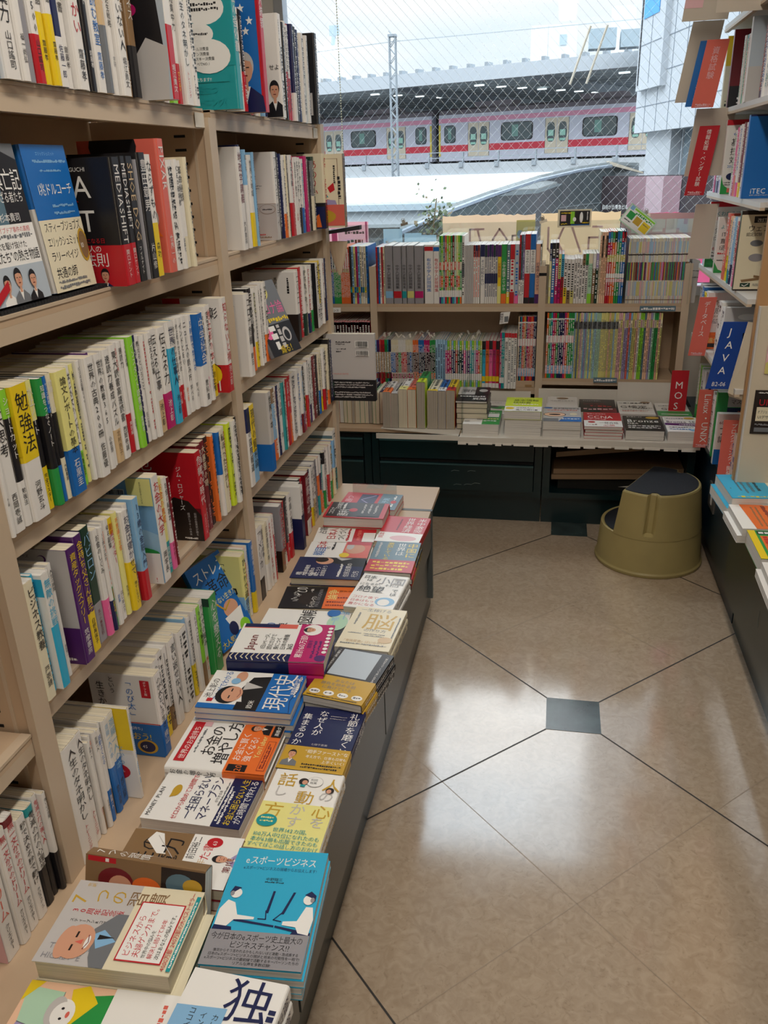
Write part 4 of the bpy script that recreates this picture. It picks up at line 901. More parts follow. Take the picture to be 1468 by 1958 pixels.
  ('p', [(.98, .26), (.88, .28), (.84, .33), (.7, .34), (.7, .37), (.84, .38), (.9, .5), (.97, .5), (1.0, .4)], 'w'), ('e', .91, .56, .055, .042, 'w'), ('p', [(.86, .6), (.92, .635), (.98, .6), (.98, .55), (.93, .58)], 'N'), ('e', .95, .56, .022, .022, 's'), ('p', [(.78, .24), (.99, .22), (1.0, .27), (.82, .29)], 'N'),
  ('r', 0, 0, 1, .27, 's'), ('t', '今が日本のeスポーツ史上最大の', .03, .2, .06, 'K', .92), ('t', 'ビジネスチャンス!?', .24, .14, .058, 'K', .6), ('t', '後世からそう言われるかもしれないほど激動・急成長する', .1, .105, .026, 'K', .84, False), ('t', '日本のeスポーツ×ビジネスの現状と将来の可能性を一冊で!', .06, .075, .026, 'K', .9, False), ('t', 'eスポーツ×ビジネスの最前線で活動するキーパーソンたちの', .04, .045, .026, 'K', .92, False), ('t', 'リアルな声を多数収録!', .32, .015, .026, 'K', .5, False)],
 R2=[('r', 0, 0, 1, .56, 'y'), ('t', '話', .08, .79, .19, 'D'), ('v', 'し', .18, .78, .15, 'S'), ('t', '方', .04, .38, .2, 'D'), ('t', '動', .42, .58, .18, 'D'), ('v', 'かす', .52, .56, .15, 'S', .3, False), ('t', '人', .74, .77, .18, 'D'), ('v', 'の', .84, .76, .15, 'S'), ('t', '心', .72, .42, .18, 'D'), ('v', 'を', .84, .42, .14, 'S'), ('e', .62, .86, .12, .07, 'S'), ('e', .62, .86, .112, .065, 'w'), ('t', '和田', .55, .87, .035, 'K'), ('t', '裕美', .55, .83, .035, 'K'), ('e', .46, .85, .07, .045, 'H'), ('e', .48, .84, .04, .03, 'F'), ('r', .43, .78, .5, .81, 'T'), ('e', .87, .76, .06, .04, 'H'), ('e', .86, .75, .035, .028, 'F'),
  ('e', .17, .32, .14, .075, 'T'), ('q', .08, .26, .34, .02, 'y'), ('q', .08, .26, .3, .02, 'y'), ('t', '世界142カ国、', .3, .2, .055, 'T', .6, False), ('t', '100万人中2位になれたのも', .06, .135, .055, 'T', .9, False), ('t', '本が63冊も出版できたのも', .06, .075, .055, 'T', .9, False), ('t', 'すべてはこの話し方のおかげ', .04, .015, .055, 'T', .94, False)],
 R3=[('r', 0, 0, 1, 1, 'N'), ('v', '礼節を磨くと', .86, .95, .12, 'w', .68), ('v', 'なぜ人が', .36, .95, .105, 'w', .42), ('v', '集まるのか', .12, .88, .11, 'w', .52), ('q', .48, .74, .86, .012, 'S'), ('q', .48, .74, .82, .012, 'S'), ('t', '七條千恵美', .36, .38, .035, 'S'), ('r', 0, 0, 1, .35, 'D'), ('t', '“相手ファースト”な', .32, .26, .062, 'w', .66), ('t', '考え方で、仕事も日常も', .36, .19, .045, 'w', .62, False), ('t', '上手くいく!', .62, .13, .05, 'w', .35), ('q', .35, .95, .08, .022, 'K'), ('q', .35, .9, .04, .022, 'K')]+person_art(.15, .22, .11, 'G', hair='H'),
 R4=[('r', 0, .42, 1, 1, 'H'), ('r', .12, .45, .8, .97, 'A'), ('v', '「目標必達」をかなえる方程式', .06, .96, .04, 'w', .5), ('v', '「努力がすべて」という思い込みを捨てる', .92, .95, .05, 'w', .6), ('r', 0, 0, 1, .42, 'D'), ('t', 'あなたは', .34, .32, .06, 'G', .4, False), ('t', '勝負を始める前', .14, .25, .06, 'G', .7, False), ('t', 'に負けている', .2, .18, .06, 'G', .6, False)]+[('e', .14+.24*i, .1, .09, .045, 'w') for i in range(4)]+[('q', .08+.24*i, .2+.24*i, .085, .03, 'G') for i in range(4)]+[('q', .05, .9, .02, .015, 'H')],
 R5=[('r', 0, 0, 1, 1, 'C'), ('t', '一生稼げる', .12, .9, .085, 'G', .85, False), ('t', '脳', .28, .5, .42, 'D', .7), ('t', 'の作り方', .36, .41, .075, 'G', .6, False), ('Q', .14, .85, .55, .04, 'G'), ('q', .1, .35, .34, .02, 'G'), ('q', .4, .8, .34, .02, 'G'), ('q', .4, .8, .3, .02, 'G'), ('e', .84, .24, .13, .07, 'd'), ('t', '「老後資金」はいらない', .06, .14, .065, 'd', .8), ('q', .06, .92, .09, .025, 'G'), ('Q', .94, .8, .3, .03, 'G')],
 R6=[('t', '日本', .04, .86, .1, 'K', .3, False), ('t', 'は', .14, .78, .09, 'K'), ('t', '小国', .34, .74, .22, 's', .62), ('t', 'になるが、それは', .04, .66, .075, 'G', .84, False), ('t', '絶望', .06, .47, .2, 'K', .55), ('v', 'ではない', .84, .6, .12, 'K', .4, False), ('r', 0, 0, 1, .38, 'w'), ('t', 'コロナ後で', .05, .27, .08, 'R', .55), ('t', '日本はもっと', .05, .17, .08, 'R', .6), ('t', '豊かになる', .05, .07, .08, 'R', .55), ('e', .76, .22, .2, .12, 'b'), ('e', .74, .2, .12, .09, 'w')],
 R7=[('r', 0, 0, 1, 1, 'E'), ('v', '中国に', .84, .95, .16, 'Y', .48), ('v', '世界は', .6, .95, .14, 'w', .42), ('v', '激怒している', .34, .97, .13, 'Y', .6), ('Q', .12, .95, .45, .06, 'S'), ('r', 0, 0, 1, .38, 'R'), ('q', .1, .9, .26, .06, 'Y'), ('q', .1, .9, .16, .06, 'Y'), ('q', .1, .8, .06, .06, 'Y')],
 R8=[('r', 0, 0, 1, 1, 'R'), ('v', '米中激突', .84, .96, .15, 'w', .58), ('v', '世界経済', .58, .96, .15, 'w', .58), ('Q', .36, .9, .45, .04, 'M'), ('r', 0, 0, 1, .36, 'w'), ('v', '貧富', .08, .33, .1, 'R', .28), ('e', .6, .16, .3, .1, 'I')])
FLAT = dict(L0=(-.419,.525,92.8,.148,.205,.018,2,'C',0,'white and peach cartoon puzzle book with a boy in green'), L1=(-.440,.674,92.5,.134,.188,.034,2,'C',0,'thick cream anniversary edition with a bald smiling man on it'), L3=(-.434,.839,91.9,.102,.182,.020,2,'M',0,'brown and white book with a white feather drawing'),
 L4=(-.462,.976,89.7,.119,.175,.022,1,'w',0,'white money plan book with gold piggy bank and navy band'), L5=(-.458,1.094,91.5,.150,.186,.017,2,'w',1,'white money book with broad orange band'), L6=(-.449,1.227,92,.126,.188,.0135,5,'B',0,'blue and white comic history book with a cartoon man in suit'),
 L7=(-.421,1.369,94.9,.148,.202,.030,3,'N',1,'white Japanese culture book with broad magenta band'), L8=(-.433,1.542,91.9,.142,.204,.016,2,'w',0,'white world atlas book with blue numerals'), L9=(-.456,1.718,95.5,.112,.175,.018,1,'K',0,'black economics book with orange band'), L10=(-.454,1.831,93.4,.124,.182,.020,2,'N',0,'navy book with white title and dark suited man'),
 L11=(-.468,1.989,93.4,.103,.175,.012,2,'w',0,'white and red pocket book with blue and red big letters'), L12=(-.472,2.095,95.3,.104,.175,.012,2,'w',0,'white and red pocket book with black brush lettering'), L13=(-.460,2.18,91.3,.118,.182,.030,2,'R',0,'dark brown book with red border'), L14=(-.450,2.305,87.7,.130,.182,.018,2,'R',0,'red book with dark picture and blue band at the far end'),
 R0=(-.426,.518,-2.1,.130,.188,.026,2,'w',2,'white book with one huge black character'), R1=(-.418,.710,4.6,.138,.203,.0125,4,'t',1,'sky blue book with two players at desks and grey band'), R2=(-.439,.932,.6,.122,.184,.017,2,'w',2,'white and pale yellow book with big gold characters'), R3=(-.445,1.117,-.7,.122,.184,.017,2,'N',2,'navy book with gold band and woman in grey jacket'),
 R4=(-.450,1.310,-9.2,.125,.185,.018,3,'K',2,'shiny dark book with wide pale gold band'), R5=(-.432,1.492,-3.1,.121,.180,.018,3,'C',2,'cream book with one large shiny gold character'), R6=(-.458,1.678,-4.3,.120,.178,.016,3,'w',2,'white book with grey and black brush title'), R7=(-.449,1.867,.7,.123,.186,.016,3,'E',2,'blue grey book with yellow title and red band'), R8=(-.468,2.083,-2.9,.128,.184,.017,2,'R',2,'red book with white title and white band at the plinth end'))
def flats():
    for k, (ox, oy, a, W, H, T, n, c, sp, desc) in FLAT.items():
        ca, sa = math.cos(math.radians(a)), math.sin(math.radians(a)); left = k[0] == 'L'
        right = (sp == 0 or sp == 2)
        rg = random.Random(k)
        for i in range(n):
            top = i == n-1; z = .4408+i*(T+.0003)
            d = dict(c=c, h=188, d=128)
            if k == 'L5': d.update(t=('お金の増やし方', 'K'), o=('O', .42))
            elif k == 'L7': d.update(o=('m', .36))
            elif k == 'L4': d.update(o=('N', .29))
            elif k == 'R1': d.update(m='B', c='t')
            elif k == 'R3': d.update(o=('D', .35), t=('礼節を磨くと', 'w'))
            elif k == 'R4': d.update(o=('D', .42), m='w')
            elif k in ('R5', 'R6'): d.update(m='G')
            elif k == 'R7': d.update(c='K', o=('R', .38), m='Y')
            elif k == 'R0': d.update(t=('独立つ経営者', 'N'))
            elif k == 'R2': d.update(m='D')
            jx, jy = (rg.uniform(-.003, .003), rg.uniform(-.003, .003)) if not top else (0, 0)
            if k == 'L1' and i == 0: jx = .012
            M = frame((ox+jx, oy+jy, z), (ca, sa, 0), (-sa, ca, 0))
            lab = desc if top else ('copy lying ' + ('directly ' if i == n-2 else ordw(n-1-i)+' ') + 'beneath the top ' + ' '.join(desc.split()[:9]))
            if top: lab += ', lying face up' if len(lab.split()) < 13 else ''
            book('stacked_book', lab, 'book', 'face-up books on the long plinth', M, W, H, T, d, right, {'L1': 0, 'L6': 1, 'R1': 1}.get(k, rg.choice((0, 1))), art=FA[k] if top else None, hard=k in ('L1', 'L10', 'L13', 'L5', 'L7'))
    # comic edition standing on its long edge between two piles
    T = .024; M = frame((-.447, .812, .4412), (0, .34, .94), (-1, 0.03, 0))
    art = [('r', 0, 0, 1, 1, 'n'), ('r', .6, 0, .97, .36, 'H'), ('r', .9, .74, .985, .98, 'R'), ('q', .915, .97, .8, .05, 'w'), ('e', .62, .74, .22, .15, 'M'), ('e', .55, .7, .18, .1, 'F'), ('e', .6, .48, .16, .12, 'O'), ('e', .72, .2, .18, .12, 'E'), ('e', .72, .1, .12, .08, 'D')]
    d = parse('n'); d['t'] = ('@', 'w')
    b = MB()
    o = book('stacked_book', 'brown comic edition standing on its long edge between two face-up piles', 'book', 'face-up books on the long plinth', M, .092, .188, T, dict(c='n', u=('n', .5), t=('7つの習慣', 'w')), True, 1, art=art)
# ---------------------------------------------------------------- workbooks under the window
def far_frame(x0, T, y, z): return frame((x0, y, z), (0, -1, 0), (0, 0, 1))    # spine towards the camera, cover towards -x
def far_row(name, cat, group, where, y, z, items, depth=.19):
    """items: (x0, x1, n, H, [codes], [bands (v0, v1, codes or code)], marks code, label)"""
    for (x0, x1, n, H, cols, bands, mk, lab) in items:
        T = (x1-x0)/n
        for i in range(n):
            c = cols[i*len(cols)//n] if len(cols) > 1 else cols[0]
            if isinstance(cols, tuple): c = cols[i % len(cols)]
            rg = random.Random(x0*991+i*7+H)
            h = H+rg.uniform(-.0012, .0012); W = depth+rg.uniform(-.004, .004); t = T-.0005
            mb = MB(); wrap(mb, W, t, True, 0, h, cmat(c), 0, .0006)
            mb.box(.001, W-.002, .0006, h-.0006, .0008, t-.0008, PAGE[1])
            r = Vector((0, 0, -1)); u = Vector((0, 1, 0)); X = W+.0004
            for (v0, v1, bc) in bands:
                bb = bc[i*len(bc)//n] if not isinstance(bc, tuple) else bc[i % len(bc)]
                mb.quad([(X, v0*h, t*.97), (X, v0*h, t*.03), (X, v1*h, t*.03), (X, v1*h, t*.97)], cmat(bb))
            if isinstance(mk, tuple):                               # (title, colour, hi, lo)
                V, F, L = text_pts(mk[0], 'v', True, 1); s = min((mk[2]-mk[3])*h/L, t*.8); put(mb, V, F, Vector((X+.0003, mk[2]*h, t/2)), r, u, s, cmat(mk[1]), min(1.3, max(1, t*.7/s)))
            elif mk:
                y_ = .9*h
                while y_ > .12*h:
                    s = min(t*.6, .012)
                    if rg.random() < .8: mb.quad([(X+.0003, y_-s*.7, t/2+s*.4), (X+.0003, y_-s*.7, t/2-s*.4), (X+.0003, y_, t/2-s*.4), (X+.0003, y_, t/2+s*.4)], cmat(mk))
                    y_ -= s*1.15
            o = mb.build(name, None, far_frame(x0+i*T+T, t, y+W, z))
            COUNT[where] = COUNT.get(where, 0)+1
            tag(o, CNAME[c]+' '+lab+', '+ordw(COUNT[where])+' along '+where, cat, group)
COUNT = {}
def px2x(px, y=3.72, z=1.0, _c={}):
    """world x on the shelf front for a place along the row, row measured in thousandths of its own length"""
    return px
def far_books():
    zu = .8825; Y = 3.722
    U = 'upper window shelf'
    far_row('workbook', 'workbook', 'books on the upper window shelf', U, Y, zu, [
     (-1.02, -.975, 10, .245, ('B',), [(.62, .97, ('N', 'w')), (.56, .62, ('m', 'l'))], 'w', 'series workbook'),
     (-.975, -.942, 6, .245, ('g',), [(.62, .97, ('k', 'w')), (.56, .62, ('m', 'l'))], 'w', 'series workbook'),
     (-.942, -.900, 9, .245, ('O',), [(.62, .97, ('R', 'w')), (.56, .62, ('m', 'l'))], 'w', 'series workbook'),
     (-.900, -.815, 9, .247, ['H', 'b', 'y', 'm', 'b', 'C', 'W', 'C', 'B'], [(.2, .3, ('T', 'Y', 'B'))], 'K', 'thin workbook'),
     (-.780, -.740, 5, .243, ['R', 'B', 'w', 'R', 'C'], [(.0, .3, ('R', 'B', 'w', 'r', 'C'))], 'K', 'thin workbook')], .19)
    xs = [-.740, -.703, -.664, -.642, -.608, -.566]; cc = 'bRTXm'
    for i in range(5):
        far_row('workbook', 'workbook', 'books on the upper window shelf', U, Y, zu, [(xs[i], xs[i+1]-.002, 1, .247, ['s'], [(.1, .22, cc[i])], ('中学入試験問題集', 'K', .68, .26), 'thick exam workbook with '+CNAME[cc[i]]+' tab')], .185)
    far_row('workbook', 'workbook', 'books on the upper window shelf', U, Y, zu, [
     (-.564, -.524, 1, .248, ['W'], [(.9, .97, 'R')], ('有名中学入試問題集', 'B', .78, .2), 'thick exam workbook'),
     (-.524, -.498, 1, .248, ['W'], [(.9, .97, 'B')], ('有名中学入試問題集', 'R', .78, .2), 'thick exam workbook'),
     (-.498, -.400, 12, .286, ['g', 'l', 'E', 'r', 'l', 'D', 'g', 'M', 'Q', 'y', 'l', 'g'], [(.5, .62, ('r', 'C')), (.25, .42, ('R', 'O', 'g')), (.0, .1, ('P', 'T', 'b', 'R', 'g', 'O')), (.1, .2, 'w')], 'W', 'tall picture workbook'),
     (-.400, -.388, 1, .284, ['W'], [(.4, .6, 'G')], 'K', 'tall workbook'),
     (-.388, -.350, 6, .246, ['S'], [], None, 'workbook with its page edges outward'),
     (-.350, -.322, 3, .246, ['W', 'W', 'w'], [(.8, 1, ('M', 'N'))], 'r', 'guidebook'),
     (-.320, -.300, 1, .247, ['W'], [(.8, 1, 'N')], ('そこが知りたい', 'N', .75, .25), 'guidebook'),
     (-.300, -.246, 6, .246, ['W'], [(.8, 1, ('k', 'P', 'N', 'P')), (.35, .52, 'N')], 'N', 'guidebook'),
     (-.246, -.230, 1, .246, ['Y'], [(.8, 1, 'P'), (.0, .3, 'y')], ('幼稚園受験', 'R', .7, .35), 'guidebook'),
     (-.230, -.207, 1, .247, ['g'], [(.0, .17, 'O')], ('小学校進学のてびき', 'w', .72, .22), 'guidebook'),
     (-.207, -.193, 1, .246, ['E'], [(.0, .2, 'Y')], 'w', 'guidebook'),
     (-.193, -.173, 1, .247, ['W'], [(.75, 1, 'R'), (0, .2, 'R')], 'R', 'guidebook'),
     (-.173, -.155, 1, .246, ['A'], [(0, .16, 'p')], 'B', 'guidebook'),
     (-.155, -.132, 3, .284, ['R', 'E', 'V'], [(0, .35, 'W')], 'K', 'tall guidebook'),
     (-.132, -.109, 1, .286, ['R'], [(.44, .78, 'w'), (0, .09, 'K')], ('有名小学校入試問題', 'K', .77, .45), 'tall exam workbook'),
     (-.109, -.086, 1, .286, ['B'], [(.44, .78, 'w'), (0, .09, 'K')], ('有名小学校入試問題', 'K', .77, .45), 'tall exam workbook'),
     (-.086, -.066, 1, .247, ['Z'], [(0, .16, 'P')], ('幼稚園入園のてびき', 'N', .7, .22), 'guidebook'),
     (-.066, -.061, 1, .247, ['K'], [(.5, .95, 'w')], 'K', 'guidebook'),
     (-.028, -.018, 1, .250, ['y'], [(.7, 1, 'N')], 'w', 'guidebook'),
     (-.018, -.003, 1, .250, ['B'], [(.75, 1, 'K')], 'w', 'guidebook'),
     (-.003, .010, 1, .250, ['m'], [(.75, 1, 'K')], 'w', 'guidebook'),
     (.010, .022, 1, .204, ['m'], [(.5, 1, 'y')], 'K', 'guidebook'),
     (.022, .034, 1, .204, ['R'], [(.55, 1, 't')], 'K', 'guidebook'),
     (.034, .048, 1, .186, ['W'], [(0, .36, 'Y')], 'K', 'guidebook'),
     (.048, .078, 2, .182, ['W', 'W'], [(0, .3, ('n', 'X'))], 'K', 'guidebook'),
     (.078, .110, 3, .185, ['W'], [], 'K', 'guidebook'),
     (.110, .134, 2, .204, ['W'], [(.78, 1, ('n', 'g'))], 'K', 'guidebook'),
     (.134, .152, 1, .205, ['Q'], [(0, .2, 'l'), (.8, 1, 'C')], ('一小に入れる本', 'k', .8, .3), 'guidebook'),
     (.152, .165, 1, .205, ['n'], [(.7, 1, 'W')], 'w', 'guidebook'), (.165, .176, 1, .205, ['k'], [(.7, 1, 'V')], 'w', 'guidebook'),
     (.176, .208, 4, .290, ['C', 'J', 'J', 'J'], [(.65, .95, ('J', 'H'))], 'n', 'tall workbook'),
     (.208, .281, 8, .292, ['R', 'R', 'O', 'O', 'g', 'g', 'B', 'B'], [(.85, .99, ('B', 'T', 'g', 'k', 'B', 'T', 'R', 'R')), (.58, .68, 'X'), (.68, .82, ['m', 'm', 'O', 'O', 'g', 'g', 'B', 'B']), (.42, .55, ['R', 'R', 'O', 'O', 'g', 'g', 'B', 'B']), (.36, .42, 'w'), (.3, .35, 'I')], 'w', 'tall rainbow spined workbook')], .18)
    # a tight row of slim magazines
    rg = random.Random(11); cols = tuple(rg.choice('CWSCIWUSCW') for _ in range(58)); mid = tuple(rg.choice('nTXgnVMBPOIkPgDrEp') for _ in range(58)); top = tuple(rg.choice('CSIUAXSC') for _ in range(58)); low = tuple(rg.choice('CSAUIX') for _ in range(58))
    far_row('magazine', 'magazine', 'slim magazines on the upper window shelf', 'the magazine row', Y, zu, [(.292, .538, 58, .262, cols, [(.36, .64, mid), (.78, .95, top), (.12, .34, low), (.745, .765, 'H'), (.05, .065, 'n')], None, 'slim magazine with '+'bands')], .19)
    a = MB(); AC = acrylic(); a.box(.2825, .2845, 3.70, 3.93, zu, zu+.30, AC); tag(a.build('bookend'), 'clear acrylic divider between the rainbow workbooks and the magazine row', 'bookend')
    a = MB(); a.box(.541, .543, 3.70, 3.93, zu, zu+.255, AC); tag(a.build('bookend'), 'clear acrylic divider at the stool side end of the magazine row', 'bookend')
    # lower shelf
    V1 = 'lower window shelf'; z1 = .5125; z2 = .5565
    rg = random.Random(5)
    far_row('workbook', 'workbook', 'books on the lower window shelf', V1, Y, .6005, [(-1.0, -.815, 14, .206, ['R'], [(.72, .99, 'I'), (.3, .68, 'K'), (.74, .97, ('I', 'w'))], 'w', 'spined exam book')], .19)
    far_row('workbook', 'workbook', 'books on the lower window shelf', V1, 3.70, z1, [
     (-.785, -.560, 12, .213, ['b', 'P', 'P', 'r', 'R', 'R', 'R', 'g', 'g', 'T', 'N', 'N'], [(.30, .74, ('d', 'W')), (.17, .28, ('R', 'n', 'M'))], 'K', 'slim workbook'),
     ], .205) if 0 else None
    far_row('workbook', 'workbook', 'books on the lower window shelf', V1, 3.70, z1, [
     (-.790, -.718, 12, .213, ['b', 'P', 'P', 'r', 'R', 'R', 'R', 'g', 'g', 'T', 'N', 'N'], [(.30, .74, ('d', 'W')), (.17, .28, ('R', 'n', 'M'))], 'K', 'slim workbook'),
     (-.718, -.618, 15, .213, ['C', 'W', 'C'], [(.30, .74, ['B', 'B', 'M', 'g', 'g', 'R', 'r', 'R', 'N', 'B', 'N']), (.17, .28, ('m', 'n'))], 'w', 'slim workbook'),
     (-.618, -.515, 16, .213, ['O', 'O', 'B', 'B', 'm', 'm', 'g', 'g'], [(.32, .74, 'K'), (.17, .30, ('n', 'O'))], 'w', 'slim workbook'),
     (-.515, -.470, 4, .215, ['U'], [(0, .15, ('B', 'U'))], 'N', 'workbook'),
     (-.470, -.305, 18, .211, ('b', 'l', 'X'), [(.3, .8, ['m', 'm', 'N', 'N', 'R', 'k', 'N', 'p', 'P', 'P', 'T', 'V', 'm', 'r', 'g']), (.16, .3, 'W')], 'w', 'slim workbook'),
     (-.305, -.228, 5, .211, ['t', 'O', 'p', 'm', 'R'], [(.82, 1, ('K', 'R')), (.0, .1, 'W'), (.14, .25, 'Y')], ('合格ワーク', 'K', .8, .25), 'workbook')], .2)
    far_row('workbook', 'workbook', 'books on the lower window shelf', V1, 3.69, z1, [
     (-.226, -.206, 3, .250, ['m', 'T', 'T'], [(.1, .2, 'w')], 'w', 'tall thin workbook'),
     (-.206, -.190, 1, .250, ['W'], [(.92, 1, 'R')], ('過去問テスト集', 'K', .85, .35), 'tall workbook'),
     (-.190, -.152, 3, .248, ['W'], [(.92, 1, 'R')], 'G', 'tall workbook')], .2)
    far_row('workbook', 'workbook', 'books on the lower window shelf', V1, Y, .5425, [
     (-.150, -.0715, 14, .284, ['d', 'N', 'T', 'R', 'O', 'D', 'N', 'm', 'R', 'R', 'O', 'R', 'N', 'N'], [(.07, .2, ('I', 'b')), (.55, .66, ('w', 'I')), (.9, .92, 'w')], 'w', 'bright spined workbook')], .19)
    a = MB(); a.box(-.152, -.071, 3.722, 3.94, .5128, .542, STEEL); a.box(-.112, -.082, 3.7205, 3.722, .514, .524, pmat('parcel_tape', 'a58258', rough=.4)); tag(a.build('riser_box'), 'low beige riser under the bright spined workbooks by the middle post', 'box')
    far_row('workbook', 'workbook', 'books on the lower window shelf', V1, Y, z2, [
     (-.027, .090, 14, .286, ['O', 'g', 'T', 'm', 'R', 'g', 'N', 'N', 'N', 'm', 'O', 'g', 'g', 'g'], [(.07, .2, ('I', 'b')), (.55, .66, ('w', 'I')), (.9, .92, 'w')], 'w', 'bright spined workbook')], .19)
    P = 'yQUXCIbXyQVJUyWXQCOUyXQbC'; rg = random.Random(21); cols = [rg.choice('yXUQCyXbQJIEyVX') for _ in range(40)]; 
    far_row('drill_book', 'workbook', 'pastel drill books on the lower window shelf', 'the pastel row', Y, z2, [
     (.090, .275, 28, .286, cols[:28], [(.76, .87, ('K', 'K', 'G'))], 'G', 'pastel drill book with dark band'),
     (.275, .455, 22, .286, ['I', 'y', 'V', 'r', 'b', 'X', 'Z', 'W', 'l', 'E', 'J', 'V', 'Q', 'g', 'Z', 'y'], [(.78, .9, ('C', 'X', 'I'))], 'K', 'pastel drill book')], .19)
    # price strips on the shelf lips
    for x0, x1, z, y, lab in ((.355, .50, .852, 3.7065, 'blue printed strip on the upper window shelf lip'), (.185, .285, .543, 3.7065, 'blue printed strip on the lower window shelf lip')):
        m = MB(); m.box(x0, x1, y, y+.0012, z, z+.022, cmat('E')); draw(m, [('q', .04, .96, .25, .45, 'w')], (x0, y-.0002, z), (1, 0, 0), (0, 0, 1), x1-x0, .022, nrm=Vector((0, -1, 0))); tag(m.build('shelf_strip'), lab, 'label')
    m = MB(); m.box(-1.0, -.945, 3.7055, 3.707, .846, .868, cmat('w')); draw(m, [('t', 'センス', .15, .2, .6, 'K', .8)], (-1.0, 3.7053, .846), (1, 0, 0), (0, 0, 1), .055, .022, nrm=Vector((0, -1, 0))); tag(m.build('shelf_strip'), 'small white label on the corner shelf lip', 'label')
    m = MB(); m.hexa([(-.232, 3.712, .795), (-.195, 3.712, .800), (-.195, 3.713, .800), (-.232, 3.713, .795), (-.225, 3.712, .846), (-.186, 3.712, .849), (-.186, 3.713, .849), (-.225, 3.713, .846)], cmat('w'))
    draw(m, [('r', .02, .05, .4, .95, 'S'), ('q', .05, .35, .75, .1, 'K'), ('q', .05, .35, .55, .1, 'K'), ('q', .05, .35, .35, .1, 'K'), ('r', .5, .1, .95, .6, 'G')], (-.23, 3.7115, .797), (1, .0, .12), (.0, 0, 1), .038, .048, nrm=Vector((0, -1, 0))); tag(m.build('price_card'), 'small grey printed card hanging under the upper window shelf', 'card')
def acrylic():
    if 'acrylic' in MATS: return MATS['acrylic']
    m = bpy.data.materials.new('acrylic'); m.use_nodes = True; t = m.node_tree; t.nodes.clear()
    o = t.nodes.new('ShaderNodeOutputMaterial'); mx = t.nodes.new('ShaderNodeMixShader'); tr = t.nodes.new('ShaderNodeBsdfTransparent'); gl = t.nodes.new('ShaderNodeBsdfGlossy')
    mx.inputs[0].default_value = .14; gl.inputs['Roughness'].default_value = .05; tr.inputs[0].default_value = (.9, .93, .93, 1)
    t.links.new(tr.outputs[0], mx.inputs[1]); t.links.new(gl.outputs[0], mx.inputs[2]); t.links.new(mx.outputs[0], o.inputs[0]); MATS['acrylic'] = m; return m
